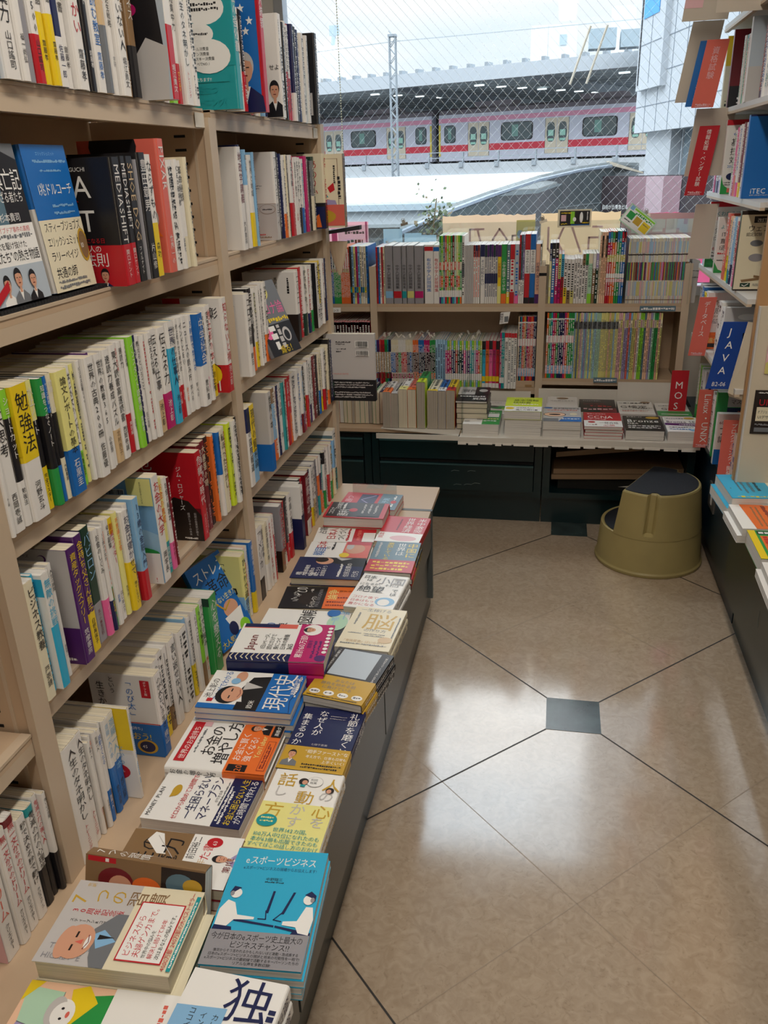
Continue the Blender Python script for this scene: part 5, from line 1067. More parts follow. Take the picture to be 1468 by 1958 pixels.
# ---------------------------------------------------------------- books on the counter
def counter_books():
    G = 'books on the window counter'
    # thin books standing spine up at the corner, page edges to the room
    rg = random.Random(9); x = -.965; k = 0
    while x < -.70:
        T = rg.uniform(.013, .021); k += 1; H = .14+rg.uniform(-.012, .006); c = rg.choice('CWKdNRg')
        M = frame((x+T, 3.40+rg.uniform(-.004, .004), CZ+.0006), (0, 0, 1), (0, 1, 0))           # spine up
        book('counter_book', ordw(k)+' slim book standing spine up along the corner end of the counter', 'book', G, M, H, .19, T, dict(c=c, m='w'), True, rg.choice((0, 0, 1, 2)))
        x += T+.001
    for i, (x0, T, H, c, pg, lab, ob) in enumerate(((-.690, .034, .155, 'W', 2, 'thick grey edged book with orange and white spine up', ('O', .4)), (-.655, .03, .150, 'S', 2, 'grey edged book spine up beside the orange spined one', None), (-.622, .036, .168, 'W', 0, 'tan edged book spine up with a pale yellow band', ('y', .3)),
         (-.584, .036, .168, 'r', 0, 'tan edged book spine up with orange head band', ('O', .2)), (-.545, .036, .200, 'g', 2, 'raised green spined book with a lime paper band', ('L', .35)), (-.500, .042, .165, 'C', 2, 'curved grey edged book with cream spine up', ('Y', .1)), (-.456, .033, .165, 'B', 2, 'grey edged book with a blue patterned spine up', ('w', .3)), (-.421, .036, .167, 'Y', 2, 'pinkish edged book with a yellow and red spine up', ('R', .3)))):
        M = frame((x0+T, 3.34, CZ+.003), (0, 0, 1), (0, 1, 0))
        book('counter_book', lab+' on the counter', 'book', G, M, H, .19, T, dict(c=c, o=ob, m='K'), True, pg)
    for i in range(5):
        M = frame((-.378+rg.uniform(-.002, .002), 3.35, CZ+.0034+i*.0225), (1, 0, 0), (0, 1, 0))
        book('counter_book', ordw(5-i)+' book from the top of the flat cream edged pile on the counter', 'book', G, M, .128, .185, .022, dict(c='K'), True, 0)
    mz = MB()
    art = [('r', 0, 0, 1, .45, 'K'), ('r', 0, .45, .55, 1, 'S'), ('r', .55, .5, 1, 1, 'K'), ('e', .8, .75, .14, .1, 'S'), ('q', .1, .9, .3, .06, 'w'), ('t', '冒険', .1, .65, .2, 'K'), ('t', '異聞', .5, .1, .16, 'w')]
    M = frame((-.382, 3.345, CZ+.0034+5*.0225+.0005), (1, 0, .0), (0, 1, .06))
    book('counter_book', 'black and grey booklet with page corners lifting on the flat pile', 'book', G, M, .13, .19, .008, dict(c='K'), True, 1, art=art)
    # exam guides face up: x0, y0, W, H, T, n, colour, spine right, label, art, dz
    y1 = 3.27
    CB = (
     ('a', -.345, 3.275, .148, .21, .045, 1, 'w', 'white and green database guide showing its spine at the counter front', [('r', .52, 0, 1, 1, 'g'), ('t', 'データベース', .06, .66, .13, 'R', .45), ('t', 'スペシャリスト', .06, .48, .13, 'R', .45), ('t', '令和3年', .35, .3, .07, 'K', .2), ('q', .55, .95, .8, .05, 'w'), ('r', .6, .5, .95, .75, 'w'), ('q', .55, .95, .35, .06, 'y'), ('q', .55, .9, .2, .06, 'w'), ('e', .1, .2, .08, .05, 'S')]),
     ('b', -.178, 3.275, .148, .215, .034, 3, 'L', 'lime green information exam guide on top of three thick books', [('r', 0, .34, 1, 1, 'L'), ('t', '基本情報', .2, .72, .15, 'k', .7), ('t', '技術者', .2, .56, .15, 'k', .5), ('q', .2, .9, .46, .06, 'w'), ('r', 0, 0, 1, .34, 'w'), ('e', .14, .2, .12, .08, 'Y'), ('t', '103万人に', .3, .2, .1, 'K', .5), ('t', '選んだ教科書', .3, .06, .1, 'K', .6), ('q', .2, .8, .9, .05, 'y')]),
     ('c', -.022, 3.262, .150, .215, .034, 2, 'W', 'grey white exam guide with a cartoon face in goggles', [('r', 0, 0, 1, 1, 'S'), ('e', .12, .92, .12, .05, 'B'), ('t', '基本情報技術者', .26, .84, .12, 'K', .72), ('q', .1, .9, .74, .06, 'r'), ('e', .3, .46, .3, .15, 'K'), ('e', .3, .46, .28, .13, 'J'), ('e', .3, .46, .16, .05, 'H'), ('p', [(.4, 0), (1, 0), (1, .3), (.55, .3)], 'B'), ('r', 0, 0, .4, .2, 'G'), ('q', .5, .95, .15, .06, 'w'), ('e', .8, .5, .1, .08, 'C')]),
     ('d', .140, 3.262, .148, .205, .0125, 4, 'R', 'red network exam guide with white lower band', [('r', 0, .42, 1, 1, 'R'), ('t', 'CCNA', .1, .58, .25, 'w', .7, False), ('q', .1, .6, .86, .05, 'I'), ('q', .1, .6, .48, .05, 'I'), ('r', 0, 0, 1, .42, 'w'), ('t', '一発合格', .4, .2, .15, 'K', .5), ('e', .2, .3, .1, .06, 'R'), ('q', .05, .35, .1, .06, 'M'), ('t', '必勝', .5, .05, .12, 'R', .3)]),
     ('e', .300, 3.262, .148, .205, .04, 1, 'K', 'black database exam guide with gold oval badge', [('r', 0, 0, 1, 1, 'K'), ('t', 'Bronze', .08, .56, .26, 'w', .85), ('t', 'DBA', .08, .42, .14, 'w', .3), ('e', .78, .88, .18, .08, 'D'), ('q', .1, .5, .9, .05, 'S'), ('q', .08, .92, .26, .08, 'S'), ('q', .08, .92, .14, .08, 'S')]),
     ('f', .458, 3.262, .130, .205, .04, 1, 'w', 'white and purple database exam guide next to the red signs', [('t', 'Bronze SE', .06, .58, .2, 'N', .86), ('p', [(0, .42), (1, .36), (1, .54), (0, .56)], 'P'), ('e', .78, .9, .16, .07, 'D'), ('q', .1, .6, .85, .05, 'N'), ('q', .4, .95, .42, .05, 'w'), ('q', .08, .8, .25, .05, 'N'), ('q', .08, .7, .12, .06, 'B'), ('e', .8, .1, .16, .07, 'b')]),
     ('g', -.30, 3.487, .148, .20, .03, 1, 'W', 'white guide with a leaf drawing behind the green spotted one', [('e', .6, .5, .3, .12, 'g'), ('e', .35, .56, .2, .08, 'k'), ('q', .1, .9, .85, .06, 'S'), ('e', .75, .42, .12, .08, 'l')]),
     ('h', -.01, 3.487, .13, .19, .03, 2, 'W', 'white guide with small oval mark behind the goggles guide', [('e', .5, .85, .2, .08, 'n'), ('q', .1, .9, .6, .08, 'S')]),
     ('i', .128, 3.48, .150, .20, .05, 1, 'H', 'dark brown guide with red lettering behind the red one', [('r', 0, 0, 1, 1, 'H'), ('r', .55, 0, 1, .3, 'M'), ('t', '開発運用', .1, .55, .16, 'M', .6), ('q', .3, .9, .4, .1, 'R'), ('q', .1, .9, .15, .12, 'I'), ('q', .1, .6, .85, .05, 'S')]),
     ('j', .288, 3.48, .148, .20, .045, 1, 'W', 'white deep learning guide with big letter G behind the black one', [('t', 'G検定', .06, .46, .24, 'K', .75), ('q', .05, .9, .8, .08, 'K'), ('q', .4, .95, .42, .06, 'K'), ('e', .8, .92, .14, .06, 'n'), ('q', .1, .8, .2, .05, 'r'), ('q', .1, .9, .3, .05, 'S')]),
     ('k', .445, 3.48, .135, .20, .04, 1, 'W', 'white and green deep learning guide behind the purple one', [('t', 'G検定', .15, .46, .22, 'K', .7), ('q', .1, .9, .75, .05, 'k'), ('r', 0, 0, 1, .36, 'g'), ('r', .1, .1, .9, .14, 'w')]))
    for key, x0, y0, W, H, T, n, c, lab, art in CB:
        for i in range(n):
            top = i == n-1; M = frame((x0+(0 if top else rg.uniform(-.006, .006)), y0+(0 if top else .004), CZ+.0028+i*(T+.0004)), (1, 0, 0), (0, 1, 0))
            l2 = lab if top else 'book '+ordw(n-1-i)+' beneath the '+' '.join(lab.split()[:7])
            if key == 'a':                                           # turned so that its spine faces the room
                M = frame((x0+W, y0+H, CZ+.0028), (-1, 0, 0), (0, -1, 0)); M = frame((x0, y0, CZ+.0028), (1, 0, 0), (0, 1, 0))
            book('exam_guide', l2+('' if top else ', on the counter'), 'book', 'exam guides on the window counter', M, W, H, T, dict(c=c if top or key != 'b' else 'W'), key not in 'f', {'b': 1, 'd': 1}.get(key, 1), art=art if top else None)
        if key == 'a':
            pass
# ---------------------------------------------------------------- right side: shelves, signs, table
WHITE_PAINT = pmat('white_paint', 'd5d3cf', rough=.4)
CREAM = pmat('cream_panel', 'd6c9b2', rough=.5, noise=.03, nscale=5)
def right_side():
    r = empty('bookcase', 'white shelved bookcase with red category signs beside the window', 'bookcase', Matrix.Translation((.7, 3.1, .44))); bpy.context.view_layer.update()
    for z in (2.42, 2.15, 1.875, 1.60, 1.325, 1.06, .79): own(shelf_part(None, .552, .82, 2.63, 3.57, z, '-x', .022, WHITE_PAINT), r)
    b = MB(); b.box(.822, .835, 2.63, 3.57, .44, 2.5, WHITE_PAINT); own(b.build('back_panel'), r)
    b = MB(); b.box(.575, .835, 2.612, 2.628, .44, 2.5, pmat('tan_side', 'b98f63', rough=.5)); own(b.build('side_panel'), r)
    b = MB(); b.box(.60, .80, 3.572, 3.578, .44, 2.5, CREAM); own(b.build('side_panel'), r)
    # base below, far block and near block
    r = empty('base_cabinet', 'dark blue green base cabinet carrying the right hand bookcase', 'cabinet', Matrix.Translation((.8, 3.0, 0))); bpy.context.view_layer.update()
    BL = pmat('cabinet_blue', '0f2a3a', rough=.3, noise=.1, nscale=4)
    b = MB(); b.box(.632, 1.2, 2.60, 3.385, 0, .1, BL); own(b.build('toe_kick'), r)
    b = MB(); b.box(.616, 1.2, 2.60, 3.95, .1, .425, BL); own(b.build('carcass'), r)
    b = MB(); b.box(.606, .6158, 2.615, 3.37, .105, .415, BL); own(b.build('drawer_front'), r)
    b = MB(); b.box(.585, 1.2, 2.60, 3.71, .4252, .44, GREEN); own(b.build('top'), r)
    b = MB(); b.box(.600, .6058, 2.96, 3.075, .245, .335, pmat('outlet_plate', '6e6a66', rough=.35, metal=.4)); o = b.build('outlet'); q = MB(); q.box(.5975, .5999, 3.0, 3.02, .265, .295, pmat('outlet_socket', 'cfcac2', rough=.5)); s_ = q.build('socket'); s_.parent = o; tag(o, 'grey wall outlet plate on the dark blue cabinet behind the step stool', 'outlet')
    r = empty('base_cabinet', 'dark green base cabinet beside the aisle under the comic and turquoise books', 'cabinet', Matrix.Translation((.9, 1.2, 0))); bpy.context.view_layer.update()
    b = MB(); b.box(.632, 1.4, -.4, 2.585, 0, .13, GREEN); own(b.build('toe_kick'), r)
    b = MB(); b.box(.61, 1.4, -.4, 2.585, .13, .425, GREEN2); own(b.build('carcass'), r)
    for a, c in ((1.72, 2.575), (.86, 1.71), (0, .85)):
        b = MB(); b.box(.584, .6098, a, c, .15, .405, GREEN); own(b.build('drawer_front'), r)
    b = MB(); b.box(.582, 1.4, -.4, 2.59, .4252, .44, GREEN); own(b.build('top'), r)
    b = MB()
    for y, z in ((2.0, .30), (1.86, .2), (2.12, .26)): b.tube([(.5836, y, z), (.5834, y+.006, z+.02), (.5836, y+.004, z+.05)], .0005, SCR, 4)
    own(b.build('scratch_mark'), r)
    # cream end board with two notices
    p = MB(); p.box(.585, 1.3, 2.596, 2.608, .4405, 1.045, CREAM); p.box(.581, .5849, 2.592, 2.609, .4405, 1.045, WHITE_PAINT); tag(p.build('end_board'), 'cream end board behind the turquoise book, with two notices on it', 'board')
    p = MB(); p.box(.618, .82, 2.5925, 2.5955, .85, 1.02, cmat('I'))
    draw(p, [('r', .04, .03, .96, .97, 'D'), ('r', .05, .04, .95, .96, 'I'), ('r', .05, .04, .95, .3, 'O'), ('e', .45, .1, .5, .22, 'X'), ('e', .3, .82, .07, .03, 'D'), ('e', .22, .62, .08, .03, 'O'), ('e', .4, .7, .05, .03, 'n'), ('e', .2, .45, .05, .03, 'O'), ('q', .2, .9, .36, .05, 'K'), ('t', '試験', .3, .22, .06, 'n'), ('q', .3, .9, .15, .05, 'n')], (.618, 2.592, .85), (1, 0, 0), (0, 0, 1), .2, .17)
    tag(p.build('notice'), 'pale pink notice with yellow hill and falling leaves on the cream board', 'notice')
    p = MB(); p.box(.602, .764, 2.5925, 2.5955, .665, .80, cmat('H'))
    draw(p, [('q', .05, .95, .93, .03, 'w'), ('t', 'UIデザイ', .08, .66, .2, 'R', .8), ('r', .06, .3, .45, .62, 'C'), ('t', 'オブジェクト指向', .08, .48, .08, 'K', .35), ('t', 'UIデザイン', .09, .36, .09, 'K', .33), ('q', .06, .45, .2, .04, 's'), ('r', .06, .05, .42, .15, 'G'), ('q', .55, .95, .5, .05, 'w'), ('q', .55, .95, .38, .05, 'w'), ('q', .55, .95, .2, .05, 's')], (.602, 2.592, .665), (1, 0, 0), (0, 0, 1), .162, .135)
    tag(p.build('notice'), 'black notice with red interface design heading on the cream board', 'notice')
    # category signs
    def sign(x0, x1, y, z0, z1, c, arts, lab, lean=.0, cat='sign'):
        m = MB(); t = .0018
        m.hexa([(x0, y, z0), (x1, y, z0), (x1, y+t, z0), (x0, y+t, z0), (x0+lean, y, z1), (x1+lean, y, z1), (x1+lean, y+t, z1), (x0+lean, y+t, z1)], cmat(c))
        draw(m, arts, (x0, y-.0004, z0), (1, 0, 0), (lean/(z1-z0), 0, 1), x1-x0, z1-z0, nrm=Vector((0, -1, 0)))
        tag(m.build('shelf_sign'), lab, cat, 'category signs on the right bookcase')
    pub = [('q', .15, .85, .03, .03, 'I'), ('r', .15, .012, .8, .022, 'I')]
    sign(.492, .56, 3.56, .445, .635, 'R', [('t', 'M', .25, .6, .22, 'w', .6), ('t', 'O', .25, .37, .22, 'w', .6), ('t', 'S', .27, .13, .22, 'w', .6)], 'crimson sign with three white letters reading down, at the counter end')
    sign(.540, .604, 3.165, .432, .655, 'r', [('t', 'L', 0, 0, .001, 'w')]+[('R', 'Linux・UNIX', .34, .93, .145, 'w')]+pub, 'salmon red sign about operating systems, beside the stool')
    sign(.552, .618, 2.735, .4415, .665, 'r', [('v', 'プログラミング・開発', .52, .95, .085, 'w', .8)]+pub, 'salmon red programming sign right above the outlet plate')
    sign(.490, .548, 3.19, .775, .985, 'r', [('v', 'データベース', .5, .93, .11, 'w', .6)]+pub, 'salmon red database sign next to the fourth shelf books', .02)
    sign(.434, .500, 3.30, 1.322, 1.545, 'R', [('v', '情報処理・ベンダー試験', .52, .95, .085, 'w', .82)]+pub, 'crimson sign for vendor exams sticking out at the middle level', .03)
    sign(.422, .492, 3.25, 1.600, 1.80, 'r', [('v', '資格試験', .5, .9, .12, 'I', .5)]+pub, 'faded salmon qualification exam sign near the top level', .03)
    sign(.404, .464, 3.27, 1.605, 1.80, 'B', [('v', 'コンピュータ資格試験', .45, .95, .1, 'w', .85)], 'blue qualification exam sign half behind the faded salmon one', .03)
    sign(.372, .47, 3.29, 1.62, 1.86, 'a', [], 'plain beige divider plate behind the blue sign near the top', .035, 'divider')
    sign(.43, .56, 3.32, 1.385, 1.60, 'a', [], 'plain beige divider plate behind the crimson vendor sign', .02, 'divider')
    sign(.475, .555, 3.35, 1.10, 1.29, 'a', [('l', [(.98, .02), (.98, .98)], .01, 'W')], 'rounded beige divider plate sticking out by the magazine row', .01, 'divider')
    sign(.36, .50, 3.20, 1.85, 2.05, 'a', [('r', .0, .18, .4, .45, 'I')], 'beige pink plate hanging over the blue sign', .02, 'divider')
    sign(.43, .60, 2.98, 1.84, 2.05, 'a', [('r', .45, .3, .85, .8, 'p'), ('q', .5, .8, .36, .05, 'I')], 'large beige plate with pink label at the frame top', .0, 'divider')
    # the JAVA sign: a blue plate on a cream card tongue
    r = empty('shelf_sign', 'royal blue JAVA sign on a folded cream card, jutting from the bookcase', 'sign', Matrix.Translation((.55, 2.70, .76)), 'category signs on the right bookcase'); bpy.context.view_layer.update()
    m = MB(); x0, x1, y, z0, z1, ln = .470, .538, 2.66, .785, .990, .030; t = .002
    m.hexa([(x0, y, z0), (x1, y, z0), (x1, y+t, z0), (x0, y+t, z0), (x0+ln, y, z1), (x1+ln, y, z1), (x1+ln, y+t, z1), (x0+ln, y+t, z1)], pmat('sign_blue', '0d3f94', rough=.35))
    draw(m, [('t', ch, .34, .80-.19*i, .155, 'w', .4) for i, ch in enumerate('JAVA')]+[('t', 'B2-06', .22, .045, .09, 'w', .6)], (x0, y-.0004, z0), (1, 0, 0), (ln/(z1-z0), 0, 1), x1-x0, z1-z0, nrm=Vector((0, -1, 0))); own(m.build('plate'), r)
    m = MB(); m.hexa([(x1, y+.001, z0-.01), (.60, 2.626, z0-.01), (.60, 2.628, z0-.01), (x1, y+.003, z0-.01), (x1+ln, y+.001, z1), (.606, 2.626, z1), (.606, 2.628, z1), (x1+ln, y+.003, z1)], CREAM)
    m.hexa([(x1, y+.001, z0-.012), (.60, 2.626, z0-.035), (.60, 2.63, z0-.035), (x1+.01, 2.69, z0-.03), (x1, y+.001, z0-.010), (.60, 2.626, z0-.010), (.60, 2.63, z0-.01), (x1+.01, 2.69, z0-.01)], CREAM); own(m.build('card_tongue'), r)
    # books: spines towards the aisle, covers seen from the side
    def rrow(z, y_far, y_near, specs, where, X=.556):
        """specs from the window towards the camera: (share, spec)"""
        tot = sum(s for s, _ in specs); y = y_far; n = 0
        for s, sp in specs:
            T = s/tot*(y_far-y_near); d = parse(sp); n += 1; rg = random.Random(z*100+n)
            if d.get('A') and T > .03: Tb = .025
            else: Tb = T-.0008
            H = d['h']/1000+rg.uniform(-.004, .004); W = d['d']/1000; X0 = X-d['x']/1000+rg.uniform(-.003, .003)
            lab = CNAME[d['c']]+' textbook'+(' with '+CNAME[d['o'][0]]+' band' if d.get('o') else '')+', '+ordw(n)+' from the window on '+where
            yn = y-T if not (d.get('A') and T > .03) else y-Tb
            book('textbook', lab, 'book', 'textbooks on the right hand bookcase', frame((X0, yn+Tb, z+.0004), (1, 0, 0), (0, 0, 1)), W, H, Tb, d, False, 1, art=RA.get(d.get('A', '')))
            y -= T
    RA = dict(
     yel=[('r', 0, .6, 1, 1, 'Y'), ('t', 'ス', .3, .52, .1, 'K'), ('t', '論', .1, .3, .12, 'K'), ('t', '30', .1, .22, .12, 'K'), ('q', .05, .5, .1, .04, 'K'), ('q', .05, .5, .05, .04, 'K')],
     maroon=[('r', 0, 0, 1, 1, 'M'), ('t', '情報処理', .2, .82, .09, 'S', .75), ('t', '実践', .2, .72, .09, 'S', .4), ('q', .2, .6, .55, .02, 'S'), ('r', 0, 0, 1, .28, 'K'), ('t', 'シス', .2, .17, .1, 'w'), ('q', .15, .8, .1, .03, 'w'), ('q', .15, .8, .05, .03, 'w')],
     greyblue=[('r', 0, 0, 1, 1, 'A'), ('r', 0, 0, 1, .42, 'S'), ('q', .3, .9, .05, .03, 'G'), ('p', [(.6, .55), (1, .6), (1, .72), (.85, .72)], 'g')],
     yoku=[('r', 0, .93, 1, 1, 'R'), ('t', '02', .3, .945, .035, 'd'), ('t', 'よくわかる', .12, .8, .09, 'B', .7), ('t', '基本', .1, .66, .11, 'K'), ('t', '技術', .1, .54, .11, 'K'), ('t', '対策', .1, .42, .11, 'K'), ('t', '2019', .08, .36, .05, 'B'), ('e', .18, .24, .1, .05, 'N'), ('q', .05, .5, .15, .015, 'K'), ('q', .05, .5, .12, .015, 'K'), ('p', [(0, 0), (.3, 0), (.05, .12), (0, .25)], 'g'), ('r', .12, .02, .22, .08, 'r'), ('r', .25, .02, .35, .08, 'O')],
     itec=[('r', 0, 0, 1, 1, 'N'), ('r', 0, 0, 1, .98, 'B'), ('e', .7, .45, .24, .1, 'T'), ('t', 'iTEC', .12, .06, .09, 'w', .4, False), ('q', .12, .45, .035, .012, 'S')],
     itpass=[('r', 0, .92, 1, 1, 'R'), ('t', 'よくわかるマスター', .04, .79, .075, 'T', .9), ('t', '令和2-3年度版', .04, .72, .05, 'R', .5), ('t', 'ITパス', .04, .62, .1, 'K', .7), ('t', '対策テキスト', .02, .52, .1, 'K', .9), ('t', '過去問題集', .02, .42, .1, 'K', .9), ('t', '合格への鍵', .02, .26, .06, 'R', .5), ('q', .02, .5, .21, .02, 'K'), ('q', .02, .5, .16, .02, 'K'), ('q', .02, .5, .11, .02, 'K'), ('p', [(0, 0), (.6, 0), (.2, .06), (0, .24)], 'g')],
     itpass2=[('t', 'よく', .06, .8, .08, 'T'), ('t', 'ITパ', .1, .66, .1, 'K'), ('t', '直前', .08, .54, .1, 'K'), ('t', '1週', .06, .42, .1, 'K'), ('q', .05, .5, .34, .03, 'R'), ('q', .05, .5, .22, .02, 'K'), ('p', [(0, 0), (.3, 0), (.1, .06), (0, .2)], 'g')],
     web=[('r', 0, 0, 1, 1, 'C'), ('r', 0, .95, 1, 1, 'H'), ('r', 0, 0, 1, .02, 'H'), ('r', .2, .85, .75, .93, 'K'), ('t', '改訂版', .25, .86, .055, 'w', .48), ('t', 'ウェブ解析士', .12, .75, .09, 'K', .85), ('t', '認定試験', .1, .69, .05, 'K', .7), ('p', [(.45, .5), (.8, .6), (1, .5), (.75, .52)], 'G'), ('p', [(.5, .5), (.72, .5), (.7, .4), (.55, .4)], 's'), ('e', .3, .42, .12, .05, 's'), ('e', .28, .6, .1, .04, 'G'), ('p', [(.1, .14), (.9, .22), (.9, .19), (.12, .11)], 'n'), ('p', [(.3, .2), (.95, .12), (.95, .09), (.3, .17)], 'n'), ('r', .1, .05, .26, .1, 'k'), ('l', [(.13, .075), (.17, .06), (.23, .09)], .008, 'w'), ('q', .3, .6, .08, .01, 'G'), ('q', .3, .6, .06, .01, 'G')],
     mysql=[('r', 0, .3, 1, 1, 'W'), ('t', 'MySQL', .1, .78, .13, 'n', .85, False), ('t', '徹底入門', .02, .64, .12, 'K', .9), ('t', 'MySQL8.0', .02, .57, .05, 'n', .6), ('q', .02, .6, .52, .018, 'G'), ('q', .02, .6, .49, .018, 'G'), ('q', .02, .6, .46, .018, 'G'), ('e', .7, .32, .4, .06, 'K'), ('r', 0, 0, 1, .3, 'O'), ('p', [(0, .22), (.9, .27), (.9, .25)], 'n'), ('t', '進化の実装', .1, .12, .1, 'y', .6), ('r', .1, .03, .5, .1, 'K')],
     grey=[('e', .45, .85, .2, .05, 'W'), ('e', .8, .82, .15, .06, 'R')], yokuwa=[('t', 'よくわかる', .05, .82, .09, 'B', .9), ('q', .1, .9, .7, .05, 'K')],
     master=[('r', 0, 0, 1, 1, 'g'), ('r', .2, .78, 1, .97, 'S'), ('t', 'マスタリング', .25, .83, .08, 'K', .7), ('r', .2, .68, 1, .77, 'N'), ('q', .4, .9, .7, .02, 'r')], puro=[('t', '60分で', .05, .8, .08, 'M', .8), ('t', 'プロ', .05, .6, .18, 'K', .8), ('t', '講座', .05, .45, .14, 'K', .8), ('r', 0, 0, 1, .3, 'B')])
    rrow(1.60, 3.52, 2.68, [(10, 'C h234 d185 A:yel x0'), (3, 'w h234 m:K'), (14, 'M h234 d185 A:maroon x6'), (2, 'W m:g h200'), (2, 'T m:w h200'), (2, 'l m:K h180'), (2, 'W m:r h195'), (2, 'g m:w h190'), (14, 'w h234 d190 A:greyblue x8'), (2, 'K m:r h234'), (2, 'N m:w h234'), (2, 'w m:B h234'), (2, 'w m:T h234'), (2, 'w m:g h234'), (2, 'w m:G h234'), (2, 'g m:w h234'), (2, 'w m:K h234')], 'second level, right bookcase')
    rrow(1.325, 3.5, 2.66, [(2, 'E m:w h190'), (2, 'p m:K h185'), (2, 'W m:P o:P:.2 h195'), (2, 'W m:N o:N:.2 h200'), (2, 'W m:B o:V:.2 h215'), (2, 'W m:r o:R:.3 h200'), (2, 'U m:K h234'), (10, 'W h234 d182 A:yoku x8'), (2, 'W m:g h200'), (2, 'p m:w o:m:.2 h205'), (2, 'W m:r o:O:.3 h210'), (2, 'W m:B o:p:.2 h210'), (2, 'M m:w o:Y:.2 h215'), (2, 'W m:N h215'), (2, 'l m:K o:y:.2 h215'), (2, 'w m:K o:N:.3 h215'), (16, 'B h234 d190 A:itec x10')], 'third level, right bookcase')
    rrow(1.06, 3.53, 2.66, [(2, 'U m:w u:B:.3 h200'), (2, 'g m:w u:U:.2 h234'), (13, 'W h234 d182 A:itpass x4'), (13, 'W h185 d148 A:itpass2 x0'), (3, 'r m:w h210'), (2, 'J m:K o:Y:.4 h205'), (2, 'W m:K u:Y:.3 o:l:.2 h205'), (2, 'W m:B o:T:.2 h205'), (2, 'b m:w o:N:.3 h205'), (2, 'W m:N h205'), (2, 'R m:w o:p:.4 h200'), (2, 'W m:B o:Y:.3 h200'), (2, 'W m:r o:O:.3 h205'), (12, 'k h234 d182 A:web x12')], 'fourth level, right bookcase')
    rrow(.79, 3.5, 2.66, [(4, 'S m:K h205'), (3, 'B m:w h200'), (3, 'Y m:K h190'), (3, 'W m:K h195'), (3, 'O m:w h190'), (14, 'W h205 d150 A:mysql x10'), (4, 'W m:K h200'), (4, 'w h195 m:G'), (8, 'S h200 d150 A:grey x0'), (3, 'w h160 m:B'), (3, 'b h160 m:w'), (6, 'w h170 m:K')], 'fifth level, right bookcase')
    rrow(.4405, 3.52, 2.645, [(2, 'W m:g o:g:.3 h234'), (2, 'l m:K h234'), (2, 'Q m:k h234'), (4, 'W m:K h230'), (10, 'W h235 d160 A:yokuwa x0'), (3, 'B m:w h210'), (3, 'w m:N h215'), (3, 'w m:K h205'), (3, 'w m:p h205'), (6, 'g h235 d182 A:master x10'), (6, 'W h185 d148 A:puro x14'), (3, 'R m:w h180'), (3, 'n m:w o:b:.3 h175'), (3, 'b m:w h180'), (8, 'w h185 m:B')], 'lowest level, right bookcase', .59)
    # face-up books on the near table
    RF = [('turq', .548, 2.455, 4, .19, .135, .032, 2, 't', 'turquoise and cream book at the far end of the table', [('r', 0, 0, 1, 1, 't'), ('r', .68, 0, 1, 1, 'C'), ('v', '戦略', .86, .95, .2, 'K', .6), ('Q', .5, .95, .3, .05, 'K'), ('Q', .4, .95, .25, .05, 'E'), ('Q', .3, .95, .2, .04, 'E'), ('Q', .22, .9, .3, .03, 'E'), ('q', .1, .98, .03, .06, 'Y'), ('e', .08, .4, .01, .02, 'E')], .205),
          ('oran', .546, 2.275, 2, .19, .135, .022, 2, 'w', 'white book with orange band and red smiling faces', [('p', [(.2, 0), (.55, 0), (.5, 1), (.15, 1)], 'O'), ('r', .2, .02, .58, .98, 'O'), ('Q', .3, .9, .1, .03, 'n'), ('Q', .37, .9, .1, .03, 'n'), ('Q', .48, .95, .2, .06, 'M'), ('e', .72, .7, .12, .14, 'w'), ('e', .75, .72, .08, .1, 'r'), ('e', .85, .3, .14, .16, 'M'), ('e', .85, .32, .1, .12, 'w')], .18),
          ('comic', .556, 2.085, 0, .19, .138, .042, 1, 'g', 'thick green comic book with black and white drawing', [('r', 0, 0, 1, 1, 'g'), ('r', 0, 0, .1, 1, 'Y'), ('r', .14, .1, .38, .8, 'O'), ('Q', .2, .78, .12, .06, 'R'), ('Q', .3, .78, .12, .06, 'R'), ('r', .12, .85, .9, .97, 'k'), ('q', .14, .9, .87, .08, 'w'), ('e', .62, .5, .2, .3, 'w'), ('e', .56, .55, .12, .1, 'K'), ('e', .7, .4, .1, .12, 'K'), ('e', .6, .3, .08, .1, 'w'), ('e', .8, .2, .1, .1, 'r'), ('e', .35, .08, .05, .05, 'k')], .185),
          ('blue', .548, 1.885, -2, .19, .138, .02, 2, 'W', 'white book with two blue rounded panels next to the comic', [('r', .1, .55, .5, .98, 'B'), ('r', .55, .55, .98, .98, 'B'), ('Q', .2, .95, .6, .03, 'U'), ('Q', .3, .95, .6, .03, 'U'), ('Q', .65, .95, .6, .03, 'U'), ('Q', .75, .95, .6, .03, 'U'), ('Q', .6, .45, .1, .12, 'G')], .185),
          ('tabs', .556, 1.70, 0, .19, .138, .018, 3, 'W', 'white book with red tabs and small yellow green pictures', [('r', .1, .8, .25, 1, 'R'), ('e', .2, .55, .1, .12, 'l'), ('r', .35, .7, .5, .95, 'R'), ('e', .45, .4, .1, .1, 'Y'), ('q', .2, .9, .2, .06, 'G')], .17),
          ('near', .552, 1.51, 3, .19, .138, .02, 2, 'w', 'plain white book nearest the camera on the table', [('Q', .5, .9, .3, .08, 'K')], .18)]
    for key, x, y, a, W_, H_, T, n, c, lab, art, hy in RF:
        ca, sa = math.cos(math.radians(a)), math.sin(math.radians(a))
        for i in range(n):
            top = i == n-1
            M = frame((x-(.012 if i == 0 and n > 1 else 0), y, .4408+i*(T+.0004)), (ca, sa, 0), (-sa, ca, 0))
            l2 = 'face-up '+lab if top else 'copy '+ordw(n-1-i)+' beneath the face-up '+' '.join(lab.split()[:7])+' on the near table'
            book('stacked_book', l2, 'book', 'face-up books on the near table', M, W_, hy, T, dict(c=c), True, 1, art=art if top else None)
